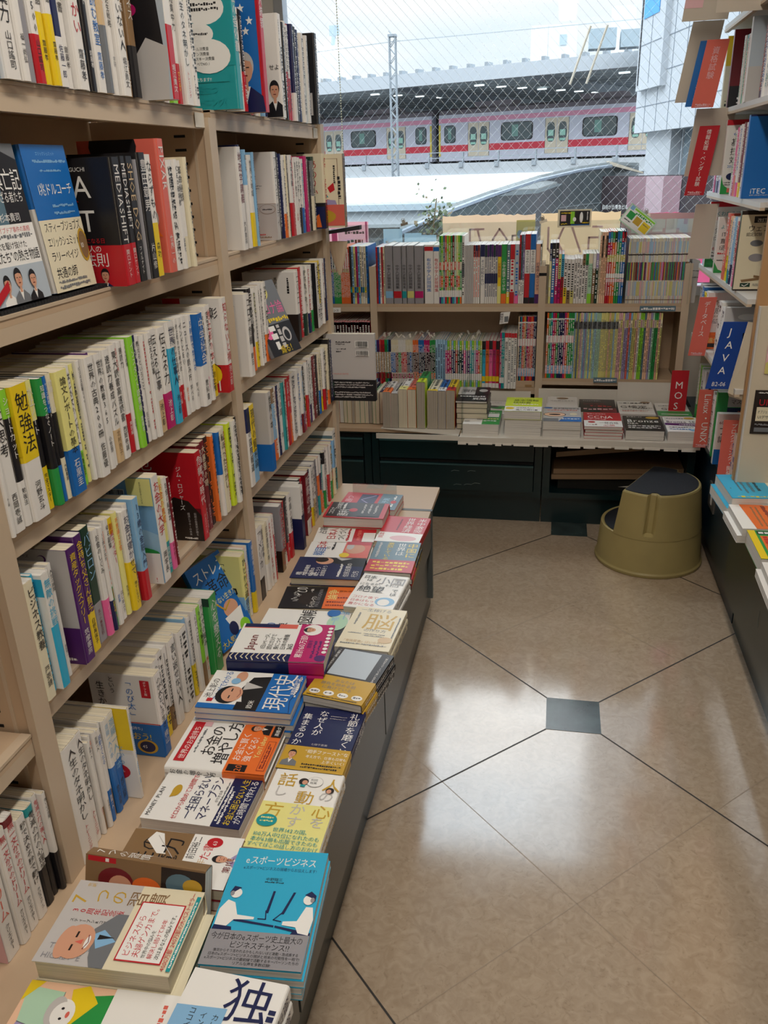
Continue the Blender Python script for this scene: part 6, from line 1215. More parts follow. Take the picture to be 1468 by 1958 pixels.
# ---------------------------------------------------------------- step stool
def stool():
    KH = pmat('stool_plastic', 'a59561', rough=.48, noise=.06, nscale=8, bump=.05); PAD = pmat('stool_pad', '10141d', rough=.75, noise=.2, nscale=160)
    C = Vector((.405, 3.095, 0)); c = Vector((.433, .901, 0)); n = Vector((.901, -.433, 0)); ZT = .318; ZS_ = .15
    r = empty('step_stool', 'olive khaki two-step plastic stool with black treads in the far corner', 'stool', Matrix.Translation(C)); bpy.context.view_layer.update()
    def ring(R, z, k=64):
        R *= .985
        return [C+n*R*math.cos(2*PI*i/k)+c*R*math.sin(2*PI*i/k)+Vector((0, 0, z)) for i in range(k)]
    b = MB(); b.loft([ring(.203, .0005), ring(.205, .004), ring(.205, .012), ring(.200, .017), ring(.199, .02), ring(.1895, ZS_-.008), ring(.1880, ZS_-.002), ring(.184, ZS_), ring(.179, ZS_-.001), ring(.176, ZS_-.004)], KH); own(smooth(b.build('base_tier')), r)
    b = MB(); b.loft([ring(.1755, ZS_-.0039), ring(.1755, ZS_-.001)], PAD); own(b.build('step_pad'), r)
    def outline(R, chord, groove, off=0.0, nn=.055):
        """D shape: arc of radius R cut by a flat face at n = chord, with two notches at n = nn"""
        P = []; a0 = math.acos(max(-1, min(1, (chord)/R)))
        rc = .012
        P2 = []
        K = 120
        for i in range(K+1):
            t = -a0+2*a0*i/K; x, y = R*math.cos(t), R*math.sin(t)
            d = abs(x-nn); rad = R
            if groove and d < .020:
                s = 1-max(0, (d-.009))/.011; s = s*s*(3-2*s); rad = R-groove*min(1, s)
                x, y = x*rad/R, y*rad/R
            P2.append((x, y))
        m = 10
        y0, y1 = P2[-1][1], P2[0][1]
        for i in range(1, m): P2.append((chord, y0+(y1-y0)*i/m))
        return P2
    def place(P, z): return [C+n*x+c*y+Vector((0, 0, z)) for x, y in P]
    b = MB(); rings = []
    for z, g in ((ZS_-.004, 0), (ZS_+.012, 0), (ZS_+.020, .02), (.20, .02), (.26, .0205), (ZT-.012, .021), (ZT-.005, .021), (ZT, .021)):
        f = (z-ZS_)/(ZT-ZS_); R = .187-.019*f - (.003 if z == ZT else 0); rings.append(place(outline(R, -.082+.020*f + (.002 if z == ZT else 0), g), z))
    b.loft(rings, KH); own(smooth(b.build('upper_tier'), .5), r)
    b = MB(); P = outline(.158, -.057, .021); b.loft([place(P, ZT+.0003), place(P, ZT+.0022)], PAD); own(b.build('tread_pad'), r)
    b = MB(); q = C+n*(-.070)+c*(-.135)+Vector((0, 0, .27)); b.box(q.x-.004, q.x+.004, q.y-.003, q.y+.003, q.z-.008, q.z+.008, SLOT); own(b.build('hook_slot'), r)
# ---------------------------------------------------------------- loose things
def loose():
    bm_ = pmat('loose_board', '9a7d5f', rough=.5, noise=.05, nscale=3)
    for i, (z0, z1, y, th, lab) in enumerate(((.195, .215, 3.40, .022, 'lowest beige loose shelf board in the open cabinet'), (.222, .240, 3.395, .022, 'middle beige loose shelf board in the open cabinet'), (.285, .345, 3.43, .022, 'top tilted beige loose shelf board in the open cabinet'))):
        b = MB(); x0, x1 = .022+.008*i, .555
        b.hexa([(x0, y, z0), (x1, y, z1), (x1, 3.88, z1), (x0, 3.88, z0), (x0, y, z0+th), (x1, y, z1+th), (x1, 3.88, z1+th), (x0, 3.88, z0+th)], bm_)
        b.box(x0+.001, x0+.02, y+.03, y+.08, z0+th-.004, z0+th+.001, SLOT) if i == 2 else None
        tag(b.build('loose_board'), lab, 'board', 'spare shelf boards in the open cabinet')
    b = MB(); b.box(.05, .53, 3.42, 3.86, .1485, .194, pmat('dark_box', '15140f', rough=.7)); b.quad([(.30, 3.419, .165), (.40, 3.419, .16), (.40, 3.419, .178)], CARDW); tag(b.build('storage_box'), 'dark flat box under the loose boards in the open cabinet', 'box')
    # ball chain of the blind
    b = MB(); BC = pmat('chain_beads', 'b9b28f', rough=.35, metal=.5)
    z = 2.55
    while z > 1.24:
        x = -.955-.0*(z); R = .0036
        for (rr, dz) in ((0, 0),):
            vs = [(x, 3.93, z+R), (x+R, 3.93, z), (x, 3.93+R, z), (x-R, 3.93, z), (x, 3.93-R, z), (x, 3.93, z-R)]
            b.add(vs, [(0, 1, 2), (0, 2, 3), (0, 3, 4), (0, 4, 1), (5, 2, 1), (5, 3, 2), (5, 4, 3), (5, 1, 4)], BC)
        z -= .0105
    b.tube([(-.955, 3.93, 2.58), (-.955, 3.93, 1.23)], .0008, BC, 4)
    tag(b.build('blind_chain'), 'thin beaded blind chain hanging at the window above the shelf end', 'chain')
    # posters on the glass
    def paper(c, name='poster_paper'):
        k = name+c
        if k in MATS: return MATS[k]
        m = bpy.data.materials.new(k); m.use_nodes = True; t = m.node_tree; t.nodes.clear(); o = t.nodes.new('ShaderNodeOutputMaterial'); mx = t.nodes.new('ShaderNodeMixShader'); d = t.nodes.new('ShaderNodeBsdfDiffuse'); tl = t.nodes.new('ShaderNodeBsdfTranslucent')
        mx.inputs[0].default_value = .75; nz = t.nodes.new('ShaderNodeTexNoise'); nz.inputs['Scale'].default_value = 6; co = t.nodes.new('ShaderNodeTexCoord'); rp = t.nodes.new('ShaderNodeValToRGB'); cc = hexlin(c)
        rp.color_ramp.elements[0].color = cc; rp.color_ramp.elements[1].color = tuple(min(1, v*1.12) for v in cc[:3])+(1,); t.links.new(co.outputs['Object'], nz.inputs['Vector']); t.links.new(nz.outputs[0], rp.inputs[0])
        for q in (d, tl): t.links.new(rp.outputs[0], q.inputs[0])
        t.links.new(d.outputs[0], mx.inputs[1]); t.links.new(tl.outputs[0], mx.inputs[2]); t.links.new(mx.outputs[0], o.inputs[0]); MATS[k] = m; return m
    def poster(x0, x1, z0, z1, c, arts, lab, y=4.012, ragged=False):
        m = MB(); pts = [(x0, y, z0), (x1, y, z0)]
        if ragged:
            rg = random.Random(x0); k = 26
            pts += [(x1-(x1-x0)*i/k, y, z1+rg.uniform(-.004, .004)) for i in range(k+1)]
        else: pts += [(x1, y, z1), (x0, y, z1)]
        m.prism(pts, (0, .0006, 0), paper(c)); draw(m, arts, (x0, y-.0003, z0), (1, 0, 0), (0, 0, 1), x1-x0, z1-z0, nrm=Vector((0, -1, 0))); tag(m.build('poster'), lab, 'poster', 'old posters stuck along the window bottom')
    L_ = lambda pts: ('l', pts, .03, 'I')
    poster(-.52, -.10, .93, 1.232, 'f8e3cf', [L_([(.3, .35), (.3, .8), (.45, .8)]), L_([(.38, .8), (.46, .4)]), L_([(.55, .4), (.55, .65), (.62, .8), (.7, .65), (.7, .4), (.55, .4)]), L_([(.76, .4), (.76, .7), (.86, .7), (.86, .4), (.76, .4)]), ('r', .8, .35, 1, .92, 'y'), ('r', .92, .7, .99, .82, 'Y'), ('e', .84, .72, .03, .06, 'b'), ('q', .82, .97, .5, .05, 'G')], 'salmon poster on the glass left of the black card, behind the guidebooks', ragged=True)
    poster(-.075, .27, .93, 1.235, 'f8e2c8', [L_([(.1, .8), (.1, .5), (.17, .4)]), L_([(.3, .82), (.22, .6), (.32, .4)]), L_([(.4, .8), (.52, .45)]), L_([(.66, .8), (.78, .8)]), L_([(.62, .45), (.62, .65), (.78, .65), (.78, .45), (.62, .45)]), ('q', .2, .8, .25, .05, 'I')], 'salmon poster on the glass behind the rainbow workbooks', ragged=True)
    poster(.275, .72, .93, 1.225, 'ee9fbb', [('r', 0, .55, 1, 1, 'I'), ('q', .1, .7, .7, .25, 'w'), ('q', .3, .9, .72, .2, 'w')], 'pink poster on the glass above the magazine row', ragged=True)
    poster(-1.06, -.87, 1.02, 1.215, 'f1d0d4', [('r', .06, .05, .2, .85, 'p'), ('q', .4, .9, .72, .07, 'H'), ('q', .45, .85, .5, .09, 'K'), ('q', .1, .4, .2, .1, 'G'), ('r', .92, 0, .97, 1, 'p')], 'pale pink handwritten notice on the glass near the shelf end')
    for i, (x, w_, h_) in enumerate(((-.80, .09, .12), (-.70, .08, .1), (-.62, .07, .09))): poster(x, x+w_, 1.01+.03*(i % 2), 1.06+h_, 'cfe0e8', [('q', .1, .9, .6, .1, 'w'), ('r', .2, .2, .5, .5, 'b')], ('bluish paper scrap on the glass nearest the pink notice', 'middle bluish paper scrap stuck low on the glass', 'bluish paper scrap on the glass nearest the salmon poster')[i], y=4.016)
    # bulldog clips and cards on a thin acrylic rail
    a = MB(); a.box(-1.0, .60, 3.944, 3.947, .89, 1.205, acrylic()); tag(a.build('acrylic_guard'), 'long clear acrylic guard behind the upper window shelf books', 'guard')
    CL = pmat('clip_steel', 'a79f90', rough=.3, metal=.9)
    def clip(x, z, a, lab):
        m = MB(); ca, sa = math.cos(a), math.sin(a)
        def T(u, y, v): return (x+u*ca-v*sa, 3.945+y, z+u*sa+v*ca)
        m.hexa([T(-.017, -.006, -.006), T(.017, -.006, -.006), T(.017, .008, -.006), T(-.017, .008, -.006), T(-.016, -.003, .006), T(.016, -.003, .006), T(.016, .005, .006), T(-.016, .005, .006)], CL)
        m.tube([T(-.006, -.002, .005), T(-.009, -.006, .017), T(-.004, -.008, .026), T(.004, -.008, .026), T(.009, -.006, .017), T(.006, -.002, .005)], .0013, CL, 5); m.hexa([T(-.007, -.004, .004), T(.007, -.004, .004), T(.007, -.003, .004), T(-.007, -.003, .004), T(-.005, -.007, .02), T(.005, -.007, .02), T(.005, -.006, .02), T(-.005, -.006, .02)], CL)
        tag(m.build('bulldog_clip'), lab, 'clip', 'steel bulldog clips along the window')
    clip(-.687, 1.205, .25, 'steel bulldog clip on the guard over the thick grey workbooks'); clip(-.064, 1.205, .3, 'steel bulldog clip over the middle post'); clip(.372, 1.222, .1, 'steel bulldog clip holding the green and yellow card')
    m = MB(); m.box(-.002, .142, 3.937, 3.939, 1.178, 1.252, cmat('C')); draw(m, [('r', .06, .1, .95, .92, 'K'), ('r', .1, .35, .25, .7, 'I'), ('r', .38, .2, .5, .88, 'l'), ('e', .5, .45, .05, .12, 'w'), ('e', .7, .55, .05, .3, 'w'), ('q', .1, .4, .76, .08, 'Y'), ('q', .1, .3, .16, .08, 'Y'), ('r', .4, .12, .95, .16, 'B'), ('Q', .88, .85, .4, .03, 'w'), ('q', .72, .93, .22, .06, 'Y')], (-.002, 3.9366, 1.178), (1, 0, 0), (0, 0, 1), .144, .074, nrm=Vector((0, -1, 0)))
    tag(m.build('card'), 'small black comic style card on cream backing at the window', 'card', 'cards at the window')
    m = MB(); U = Vector((.80, 0, -.60)); V = Vector((.60, 0, .80)); o = Vector((.258, 3.936, 1.205)); m.prism([o, o+U*.135, o+U*.135+V*.085, o+V*.085], (0, .001, 0), cmat('Q')); draw(m, [('r', .03, .05, .97, .95, 'w'), ('r', .2, .84, .98, .93, 'l'), ('t', 'HENNEX', .3, .85, .1, 'g', .5) if 0 else ('q', .3, .95, .7, .12, 'g'), ('r', .1, .35, .33, .7, 'g'), ('r', .38, .3, .62, .66, 'D'), ('r', .66, .2, .94, .66, 'Y'), ('q', .1, .33, .2, .06, 'K'), ('q', .68, .9, .5, .06, 'n'), ('r', .05, .75, .18, .95, 'b')], o-Vector((0, .0003, 0)), U, V, .135, .085, nrm=Vector((0, -1, 0)))
    tag(m.build('card'), 'tilted white card with green and yellow boxes under its clip', 'card', 'cards at the window')
    m = MB(); m.tube([(.272, 3.70, 1.165), (.268, 3.70, 1.18), (.276, 3.70, 1.185), (.272, 3.70, 1.16), (.278, 3.70, 1.15), (.270, 3.70, 1.145), (.275, 3.702, 1.14)], .0018, SLOT, 5); tag(m.build('cord_knot'), 'small black cord knot at the top of the rainbow workbooks', 'cord')
    # pamphlets beyond the magazine row
    m = MB(); m.hexa([(.55, 3.74, .8826), (.575, 3.73, .8826), (.575, 3.93, .8826), (.55, 3.93, .8826), (.555, 3.76, 1.06), (.585, 3.75, 1.05), (.585, 3.93, 1.05), (.555, 3.93, 1.06)], cmat('S')); draw(m, [('r', 0, 0, .3, .4, 'd'), ('q', 0, 1, .6, .02, 'K'), ('q', 0, 1, .75, .02, 'K')], (.55, 3.735, .8826), (1, -.4, 0), (.02, .1, 1), .028, .17, nrm=Vector((-.3, -1, 0))); tag(m.build('pamphlet'), 'folded grey pamphlets beyond the magazine row', 'pamphlet')
    # face-out display books and rack on the second shelf, ribbed mat, cards and the dark wedge at the shelf end
    def faceout(yl, wd, h, c, obi, art, lab, T=.02):
        x = -.722; lean = .018
        V = Vector((-lean, 0, .188)).normalized(); book('display_book', lab, 'book', 'face-out books on the second shelf', frame((x-.004, yl, 1.2925), (0, 1, 0), V), wd, h, T, dict(c=c, o=obi), False, 0, art=art)
    faceout(.972, .128, .200, 'K', ('W', .5), [('r', 0, .5, 1, 1, 'G'), ('p', [(0, .5), (1, .5), (1, .9), (.55, 1), (.1, .95)], 'K'), ('r', .35, .5, .6, 1, 'E'), ('t', '興亡記', .5, .72, .15, 'w', .48), ('t', '語られざる者たち', .3, .64, .075, 'w', .65), ('t', '杉本貴司', .45, .52, .06, 'w', .45), ('r', 0, 0, 1, .5, 'w'), ('t', '堀江貴文とライブドア事件の真相', .02, .45, .04, 'R', .95), ('q', .02, .95, .41, .03, 'G'), ('t', '時代を駆け抜けた', .2, .35, .05, 'K', .75), ('t', '"凡人たち"の熱き物語', .05, .27, .08, 'K', .93), ('r', 0, 0, 1, .24, 'A')]+person_art(.28, .13, .11, 'w')+person_art(.48, .16, .12, 'G')+person_art(.72, .14, .11, 'K')+[('p', [(0, 0), (.28, .1), (.28, .16), (0, .06)], 'R')], 'face-out black and white business story book with a group of men')
    faceout(1.116, .112, .200, 'B', ('W', .58), [('r', 0, .5, 1, 1, 'B'), ('t', 'エリックシュミット', .3, .93, .028, 'b', .5), ('q', .2, .95, .88, .02, 'b'), ('q', .3, .8, .82, .015, 'b'), ('t', '1兆ドルコーチ', .15, .67, .09, 'w', .8, False), ('q', .4, .9, .58, .02, 'b'), ('q', .4, .9, .53, .02, 'b'), ('r', 0, 0, 1, .5, 'C'), ('t', 'スティーブジョブズ', .08, .42, .075, 'K', .85, False), ('t', 'エリックシュミット', .08, .32, .075, 'K', .75, False), ('t', 'ラリーペイジ', .08, .22, .075, 'K', .65, False), ('t', '共通の師', .1, .1, .085, 'K', .5, False), ('q', .1, .8, .06, .02, 'G'), ('q', .1, .85, .02, .025, 'G'), ('e', .9, .3, .12, .12, 'D'), ('e', .9, .3, .1, .1, 'n'), ('t', '10', .82, .28, .05, 'w')], 'face-out blue and cream coaching book beside the black one')
    m = MB(); y = .98
    while y < 1.262: m.tube([(-.760, y, 1.2885), (-.703, y, 1.2885)], .0034, pmat('rubber_mat', '17171a', rough=.6), 6); y += .0072
    m.box(-.762, -.702, .976, 1.266, 1.2855, 1.2870, pmat('rubber_mat', '17171a', rough=.6)); tag(m.build('ribbed_mat'), 'black ribbed rubber strip under the two face-out books', 'mat')
    # leaning face-out comics on the third and lowest levels
    def lean(x, y, z, wd, h, T, ang, c, obi, art, lab, tilt=.0):
        V = Vector((-.42, tilt, 1)).normalized(); U = Vector((math.sin(ang), math.cos(ang), 0)); U = (U-V*U.dot(V)).normalized()
        book('display_book', lab, 'book', 'face-out books leaning in gaps on the shelves', frame((x, y, z), U, V), wd, h, T, dict(c=c, o=obi), False, 0, art=art)
    lean(-.685, 1.955, 1.0155, .128, .188, .014, .25, 'G', None, [('r', 0, 0, 1, 1, 'G'), ('r', 0, .72, 1, .9, 'G'), ('e', .45, .85, .2, .1, 'X'), ('t', 'コロナ論', .04, .56, .19, 'p', .92), ('r', 0, 0, 1, .42, 'K'), ('e', .15, .32, .14, .09, 'p'), ('Q', .3, .4, .08, .2, 'w'), ('Q', .5, .4, .08, .12, 'S'), ('e', .72, .25, .14, .1, 'S'), ('e', .72, .24, .09, .07, 'K'), ('q', .3, .98, .44, .06, 'Y'), ('t', '煽る！', .3, .02, .12, 'Y', .65)], 'tilted face-out grey comic with pink title in a third shelf gap', .12)
    lean(-.705, 1.50, .4445, .130, .205, .014, .22, 'B', None, [('r', 0, 0, 1, 1, 'B'), ('t', 'ストレス', .1, .8, .16, 'w', .9), ('t', '革命', .3, .6, .2, 'K', .65), ('t', '悩まない生き方', .2, .48, .08, 'y', .75), ('e', .65, .36, .2, .1, 'F'), ('p', [(.4, .3), (.9, .32), (.8, .08), (.5, .1)], 'w'), ('l', [(.35, .5), (.5, .38), (.7, .44)], .02, 'D'), ('e', .5, .15, .12, .08, 'N'), ('e', .8, .1, .14, .08, 'l'), ('t', '大人気!', .05, .03, .08, 'Y', .4)], 'tilted face-out blue stress book with cartoon on the lowest level', .10)
    # world facts book sticking out at the shelf end, talker and paper cone
    Mx = frame((-.715, 2.585, .7505), (1, 0, 0), (0, 0, 1)); art = [('r', 0, .32, 1, 1, 'S'), ('q', .24, .54, .87, .022, 'K'), ('q', .24, .42, .84, .018, 'K'), ('q', .24, .44, .77, .02, 'K'), ('q', .24, .34, .73, .02, 'K')]+barcode(.62, .8, .26, .1)+barcode(.63, .68, .26, .08)+[('t', 'JOIN OF WORLD FACTS', .02, .4, .03, 'r', .6, False), ('r', 0, 0, 1, .32, 'K'), ('e', .08, .25, .1, .055, 'k'), ('e', .08, .1, .1, .055, 'k'), ('q', .18, .88, .27, .02, 'S'), ('q', .18, .95, .235, .02, 'S'), ('q', .18, .8, .2, .02, 'S'), ('q', .18, .9, .12, .02, 'S'), ('q', .18, .95, .085, .02, 'S'), ('q', .18, .8, .05, .02, 'S')]
    book('display_book', 'pale grey back cover with two barcodes jutting out at the shelf end', 'book', 'books jutting out at the shelf end', Mx, .165, .215, .022, dict(c='S', o=('K', .32)), True, 0, art=art)
    m = MB(); m.hexa([(-.70, 2.60, 1.262), (-.60, 2.64, 1.272), (-.598, 2.66, 1.272), (-.70, 2.66, 1.262), (-.70, 2.60, 1.272), (-.60, 2.64, 1.285), (-.598, 2.66, 1.285), (-.70, 2.66, 1.272)], pmat('dark_talker', '24232a', rough=.4)); tag(m.build('shelf_talker'), 'dark slanted plastic tongue at the end of the second shelf', 'talker')
    m = MB(); pr = pmat('curled_card', 'c9b49a', rough=.6)
    m.loft([[Vector((-.665+.030*math.cos(a)*k, 2.618+.016*math.sin(a)*k, z)) for a in [2*PI*i/14 for i in range(14)]] for k, z in ((1.0, 1.24), (.85, 1.21), (.55, 1.175), (.12, 1.14))], pr, cap=False); tag(m.build('paper_cone'), 'curled paper card hanging at the shelf end', 'card')
    # clear stand for the farthest pile and the acrylic divider between the counter books
    m = MB(); m.box(-.615, -.47, 2.452, 2.455, .441, .505, acrylic()); tag(m.build('bookend'), 'clear acrylic stand behind the farthest red book on the plinth', 'bookend')
    m = MB(); m.box(-.2455, -.2425, 3.30, 3.70, .4232, .56, acrylic()) if 0 else m.box(-.352, -.349, 3.29, 3.68, .4235, .60, acrylic()); tag(m.build('bookend'), 'smoky clear divider between the flat pile and the database guide', 'bookend')
    # slips poking from the tops of the tight rows
    rg = random.Random(4); b = MB(); SL = pmat('slip_paper', 'd8d2c6', rough=.8)
    for i in range(26):
        x = rg.uniform(-.78, -.30); y = rg.uniform(3.74, 3.88); h = rg.uniform(.008, .022); a = rg.uniform(-.012, .012); z = .7235
        b.quad([(x, y, z), (x+.008, y, z), (x+.008+a, y, z+h), (x+a, y, z+h*.9)], SL)
    tag(b.build('paper_slips'), 'white order slips poking up from the slim workbooks', 'slips', kind='stuff')
# ---------------------------------------------------------------- outside: the elevated station across the street
def outside():
    M = Matrix(((.9252, .3795, 0, -15.606), (-.3795, .9252, 0, 58), (0, 0, 1, 0), (0, 0, 0, 1)))        # x along the train, y away from us
    ALB = pmat('train_body', 'cfcfdc', rough=.4); PK = pmat('train_pink', 'e79ab4', rough=.45); RD = pmat('train_red', 'd23346', rough=.45); CRM = pmat('train_door', 'd9cbb4', rough=.45)
    TG = pmat('train_glass', '38494b', rough=.12, spec=.8); TGG = pmat('train_sticker', '9fd3c0', rough=.4); YL = pmat('train_yellow', 'dcc44c', rough=.5); DK = pmat('under_dark', '22252a', rough=.7); RF = pmat('train_roof', '8b8289', rough=.7); RB = pmat('rubber_dark', '1b1c20', rough=.6)
    def ob(mb, name, root): o = mb.build(name); o.parent = root; return o
    def car(x0, x1, wins, doors, lab):
        r = empty('train_car', lab, 'train', M, 'train cars standing at the station')
        b = MB(); b.box(x0, x1, 0, 2.8, 1.62, 4.15, ALB)
        if x0 > 5: b.box(x0, x0+.12, -.02, 0, 1.9, 3.62, YL)
        else: b.box(x1-.12, x1, -.02, 0, 1.9, 3.62, YL)
        ob(b, 'body', r)
        b = MB(); b.loft([[(x, y, z) for y, z in ((0, 4.15), (.15, 4.38), (.7, 4.52), (2.1, 4.52), (2.65, 4.38), (2.8, 4.15))] for x in (x0, x1)], RF); ob(b, 'roof', r)
        b = MB(); q = x0+2
        while q < x1-2: b.box(q, q+2.4, .8, 2.0, 4.52, 4.8, RF); q += 6.5
        ob(b, 'roof_unit', r)
        b = MB(); b.box(x0+.1, x1-.1, .2, 2.6, 1.15, 1.62, DK); ob(b, 'underframe', r)
        b = MB(); b.box(x0, x1, -.012, 0, 3.72, 3.96, PK); ob(b, 'pink_stripe', r)
        b = MB(); edges = [x0+.12]+[e for d in doors for e in d]+[x1-.12]
        for i in range(0, len(edges), 2):
            if edges[i+1] > edges[i]: b.box(edges[i], edges[i+1], -.012, 0, 2.14, 2.50, RD)
        ob(b, 'red_stripe', r)
        for a, c in wins:
            b = MB(); z0, z1, k = 2.62, 3.58, .16
            P = [(a+k, z0), (c-k, z0), (c-k*.3, z0+k*.3), (c, z0+k), (c, z1-k), (c-k*.3, z1-k*.3), (c-k, z1), (a+k, z1), (a+k*.3, z1-k*.3), (a, z1-k), (a, z0+k), (a+k*.3, z0+k*.3)]
            b.prism([(x, -.03, z) for x, z in P], (0, .035, 0), RB); f = ob(b, 'window_frame', r)
            b = MB(); s = .93; cx, cz = (a+c)/2, (z0+z1)/2; b.prism([(cx+(x-cx)*s, -.035, cz+(z-cz)*s) for x, z in P], (0, .004, 0), TG); b.box(cx-.5*(c-a)*.3, cx+.1, -.037, -.0351, z0+.2, z1-.15, pmat('train_inside', '6f9a90', rough=.3)); ob(b, 'pane', f)
        for a, c in doors:
            h = (c-a)/2; z0, z1 = 1.86, 3.66
            for i in range(2):
                u, v = a+i*h+.02, a+(i+1)*h-.02; b = MB(); b.box(u, v, -.02, .0, z0, z1, CRM); b.box(u-.02, u, -.018, 0, z0, z1, DK) if i == 0 else b.box(v, v+.02, -.018, 0, z0, z1, DK); f = ob(b, 'door', r)
                b = MB(); cx = (u+v)/2; b.prism([(cx+.25*math.cos(t)*(1 if abs(math.cos(t)) > .4 else 1), -.026, 2.95+.5*max(-1, min(1, 1.25*math.sin(t)))) for t in [2*PI*k/16 for k in range(16)]], (0, .005, 0), TG); b.box(cx-.16, cx+.16, -.03, -.027, 2.75, 3.05, TGG); b.box(cx-.16, cx+.16, -.03, -.027, 2.5, 2.62, TGG); ob(b, 'pane', f)
        return r
    car(-12, 8.5, [(-9, -7.1), (-3.5, -1.6), (2.5, 4.42), (7.35, 8.12)], [(-6.2, -4.8), (.37, 1.85), (5.23, 6.63)], 'nearer silver train car with pink and red stripes behind the lattice mast')
    car(9.0, 29.5, [(9.38, 10.14), (13.12, 15.1), (18.03, 19.98), (23, 25)], [(10.98, 12.37), (15.85, 17.25), (20.62, 22.1), (26, 27.4)], 'silver train car to the right of the yellow edged gap, below the station roof')
    b = MB(); b.box(8.53, 8.97, .5, 2.3, 1.5, 4.1, RB); o = b.build('gangway', None, M); tag(o, 'dark gangway bellows between the two train cars', 'gangway')
    # viaduct
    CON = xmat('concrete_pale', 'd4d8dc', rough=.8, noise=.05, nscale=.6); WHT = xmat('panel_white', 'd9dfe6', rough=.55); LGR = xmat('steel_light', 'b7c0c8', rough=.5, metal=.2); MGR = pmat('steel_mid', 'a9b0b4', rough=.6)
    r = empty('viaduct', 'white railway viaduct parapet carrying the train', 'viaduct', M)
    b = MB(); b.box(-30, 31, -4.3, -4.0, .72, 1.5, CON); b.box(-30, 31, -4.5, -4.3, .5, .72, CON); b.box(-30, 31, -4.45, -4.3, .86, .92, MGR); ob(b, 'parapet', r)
    b = MB(); b.box(-30, 31, -4.0, 12, .4, .9, CON); b.box(-30, 31, -3.9, -.2, .9, 1.1, DK); ob(b, 'deck', r)
    b = MB(); x = -28
    for z in (1.78, 2.06): b.tube([(-30, -4.1, z), (31, -4.1, z)], .03, LGR, 4)
    while x < 30: b.box(x-.04, x+.04, -4.12, -4.05, 1.5, 2.08, LGR); b.box(x-.12, x+.12, -4.36, -4.05, 1.28, 1.56, LGR); x += 2.15
    ob(b, 'railing', r)
    # platform roof
    r = empty('platform_roof', 'long station roof with pale edge and dark ribbed underside over the train', 'roof', M)
    b = MB(); b.box(-32, 23.2, -4.2, -3.9, 5.45, 6.1, WHT); x = -31
    while x < 23: b.box(x, x+.18, -4.2, -3.6, 6.1, 6.28, LGR); x += 1.05
    ob(b, 'fascia', r)
    b = MB(); b.box(-32, 23.2, -3.9, 24, 5.8, 6.0, MGR); ob(b, 'deck', r)
    b = MB(); y = -3.2
    while y < 23: b.box(-32, 23.2, y, y+.22, 5.5, 5.8, MGR); y += 1.5
    ob(b, 'purlin', r)
    b = MB()
    for x in (-10.5, -1.8, 8.2, 16.5): b.hexa([(x, -3.8, 5.35), (x+.3, -3.8, 5.35), (x+1.6, 23, 4.6), (x+1.3, 23, 4.6), (x, -3.8, 5.65), (x+.3, -3.8, 5.65), (x+1.6, 23, 5.4), (x+1.3, 23, 5.4)], LGR)
    ob(b, 'girder', r)
    b = MB(); b.box(-32, 23.2, 9, 9.4, 4.25, 4.95, LGR); b.box(-32, 23.2, 15, 15.4, 4.2, 4.8, MGR); ob(b, 'beam', r)
    b = MB()
    for x in (-7, 1.2, 9.4, 17.5): b.box(x, x+.4, 8.9, 9.3, .9, 5, LGR)
    ob(b, 'column', r)
    EM = bpy.data.materials.new('tube_light'); EM.use_nodes = True; EM.node_tree.nodes['Principled BSDF'].inputs['Emission Color'].default_value = (.9, 1, 1, 1); EM.node_tree.nodes['Principled BSDF'].inputs['Emission Strength'].default_value = 2.2
    b = MB()
    for x in (-5.8, 5.2, 12.2, 20.4):
        for k in range(7): b.box(x+.42*k, x+.42*k+.55, -1.6+1.9*k, -1.45+1.9*k, 5.42, 5.48, EM)
    ob(b, 'light_tube', r)
    # catenary mast
    b = MB(); cx, cy, s = -8.24, 45, .15
    for a in (-s, s):
        for c in (-s, s): b.tube([(cx+a, cy+c, -2), (cx+a, cy+c, 7.26)], .035, LGR, 4)
    z = -2; k = 0
    while z < 7.1:
        for c in (-s, s): b.tube([(cx-s if k % 2 else cx+s, cy+c, z), (cx+s if k % 2 else cx-s, cy+c, z+.35)], .022, LGR, 3)
        z += .35; k += 1
    b.box(cx-.2, cx+.2, cy-.2, cy+.2, 7.2, 7.3, LGR); tag(b.build('lattice_mast'), 'grey lattice mast standing in front of the train', 'mast')
    b = MB(); b.tube([(-26, 48, 6.6), (-18, 46.5, 6.55), (-8.3, 45, 7.0), (8, 44.5, 7.35)], .022, MGR, 4); tag(b.build('overhead_wire'), 'thin overhead cable passing behind the lattice mast top', 'cable')
    b = MB(); POLE = xmat('pole_cream', 'd6c9b4', rough=.5)
    for x in (0, .55): b.tube([(.2+x*1.1, 36, 4.1), (.85+x*1.1, 36, 6.0)], .045, POLE, 5)
    tag(b.build('stay_pole'), 'pair of slanting cream stays before the station roof', 'pole')
    # clutter over the station roof
    PAL_ = xmat('far_white', 'ffffff', rough=.8); PBL = xmat('far_blue', 'c9dbe6', rough=.8)
    b = MB(); b.box(-30, -24.5, 92, 96, 3, 10, PAL_); 
    for x in (-28.0, -26.9): b.tube([(x, 93, 10.0), (x+.3, 93, 13.6)], .26, PAL_, 5)
    b.loft([[(-23.4+1.6*k*math.cos(t), 94+1.6*k*math.sin(t), z) for t in [2*PI*i/12 for i in range(12)]] for k, z in ((1, 6.5), (1, 12.2), (.7, 12.9), (.15, 13.0))], PAL_); b.tube([(-23.4, 94, 13), (-23.1, 94, 14.8)], .22, PBL, 5); b.box(-23.7, -22.7, 93.9, 94.1, 13.9, 14.8, PBL)
    tag(b.build('rooftop_antenna'), 'hazy white rooftop tank and aerials beyond the station', 'aerial')
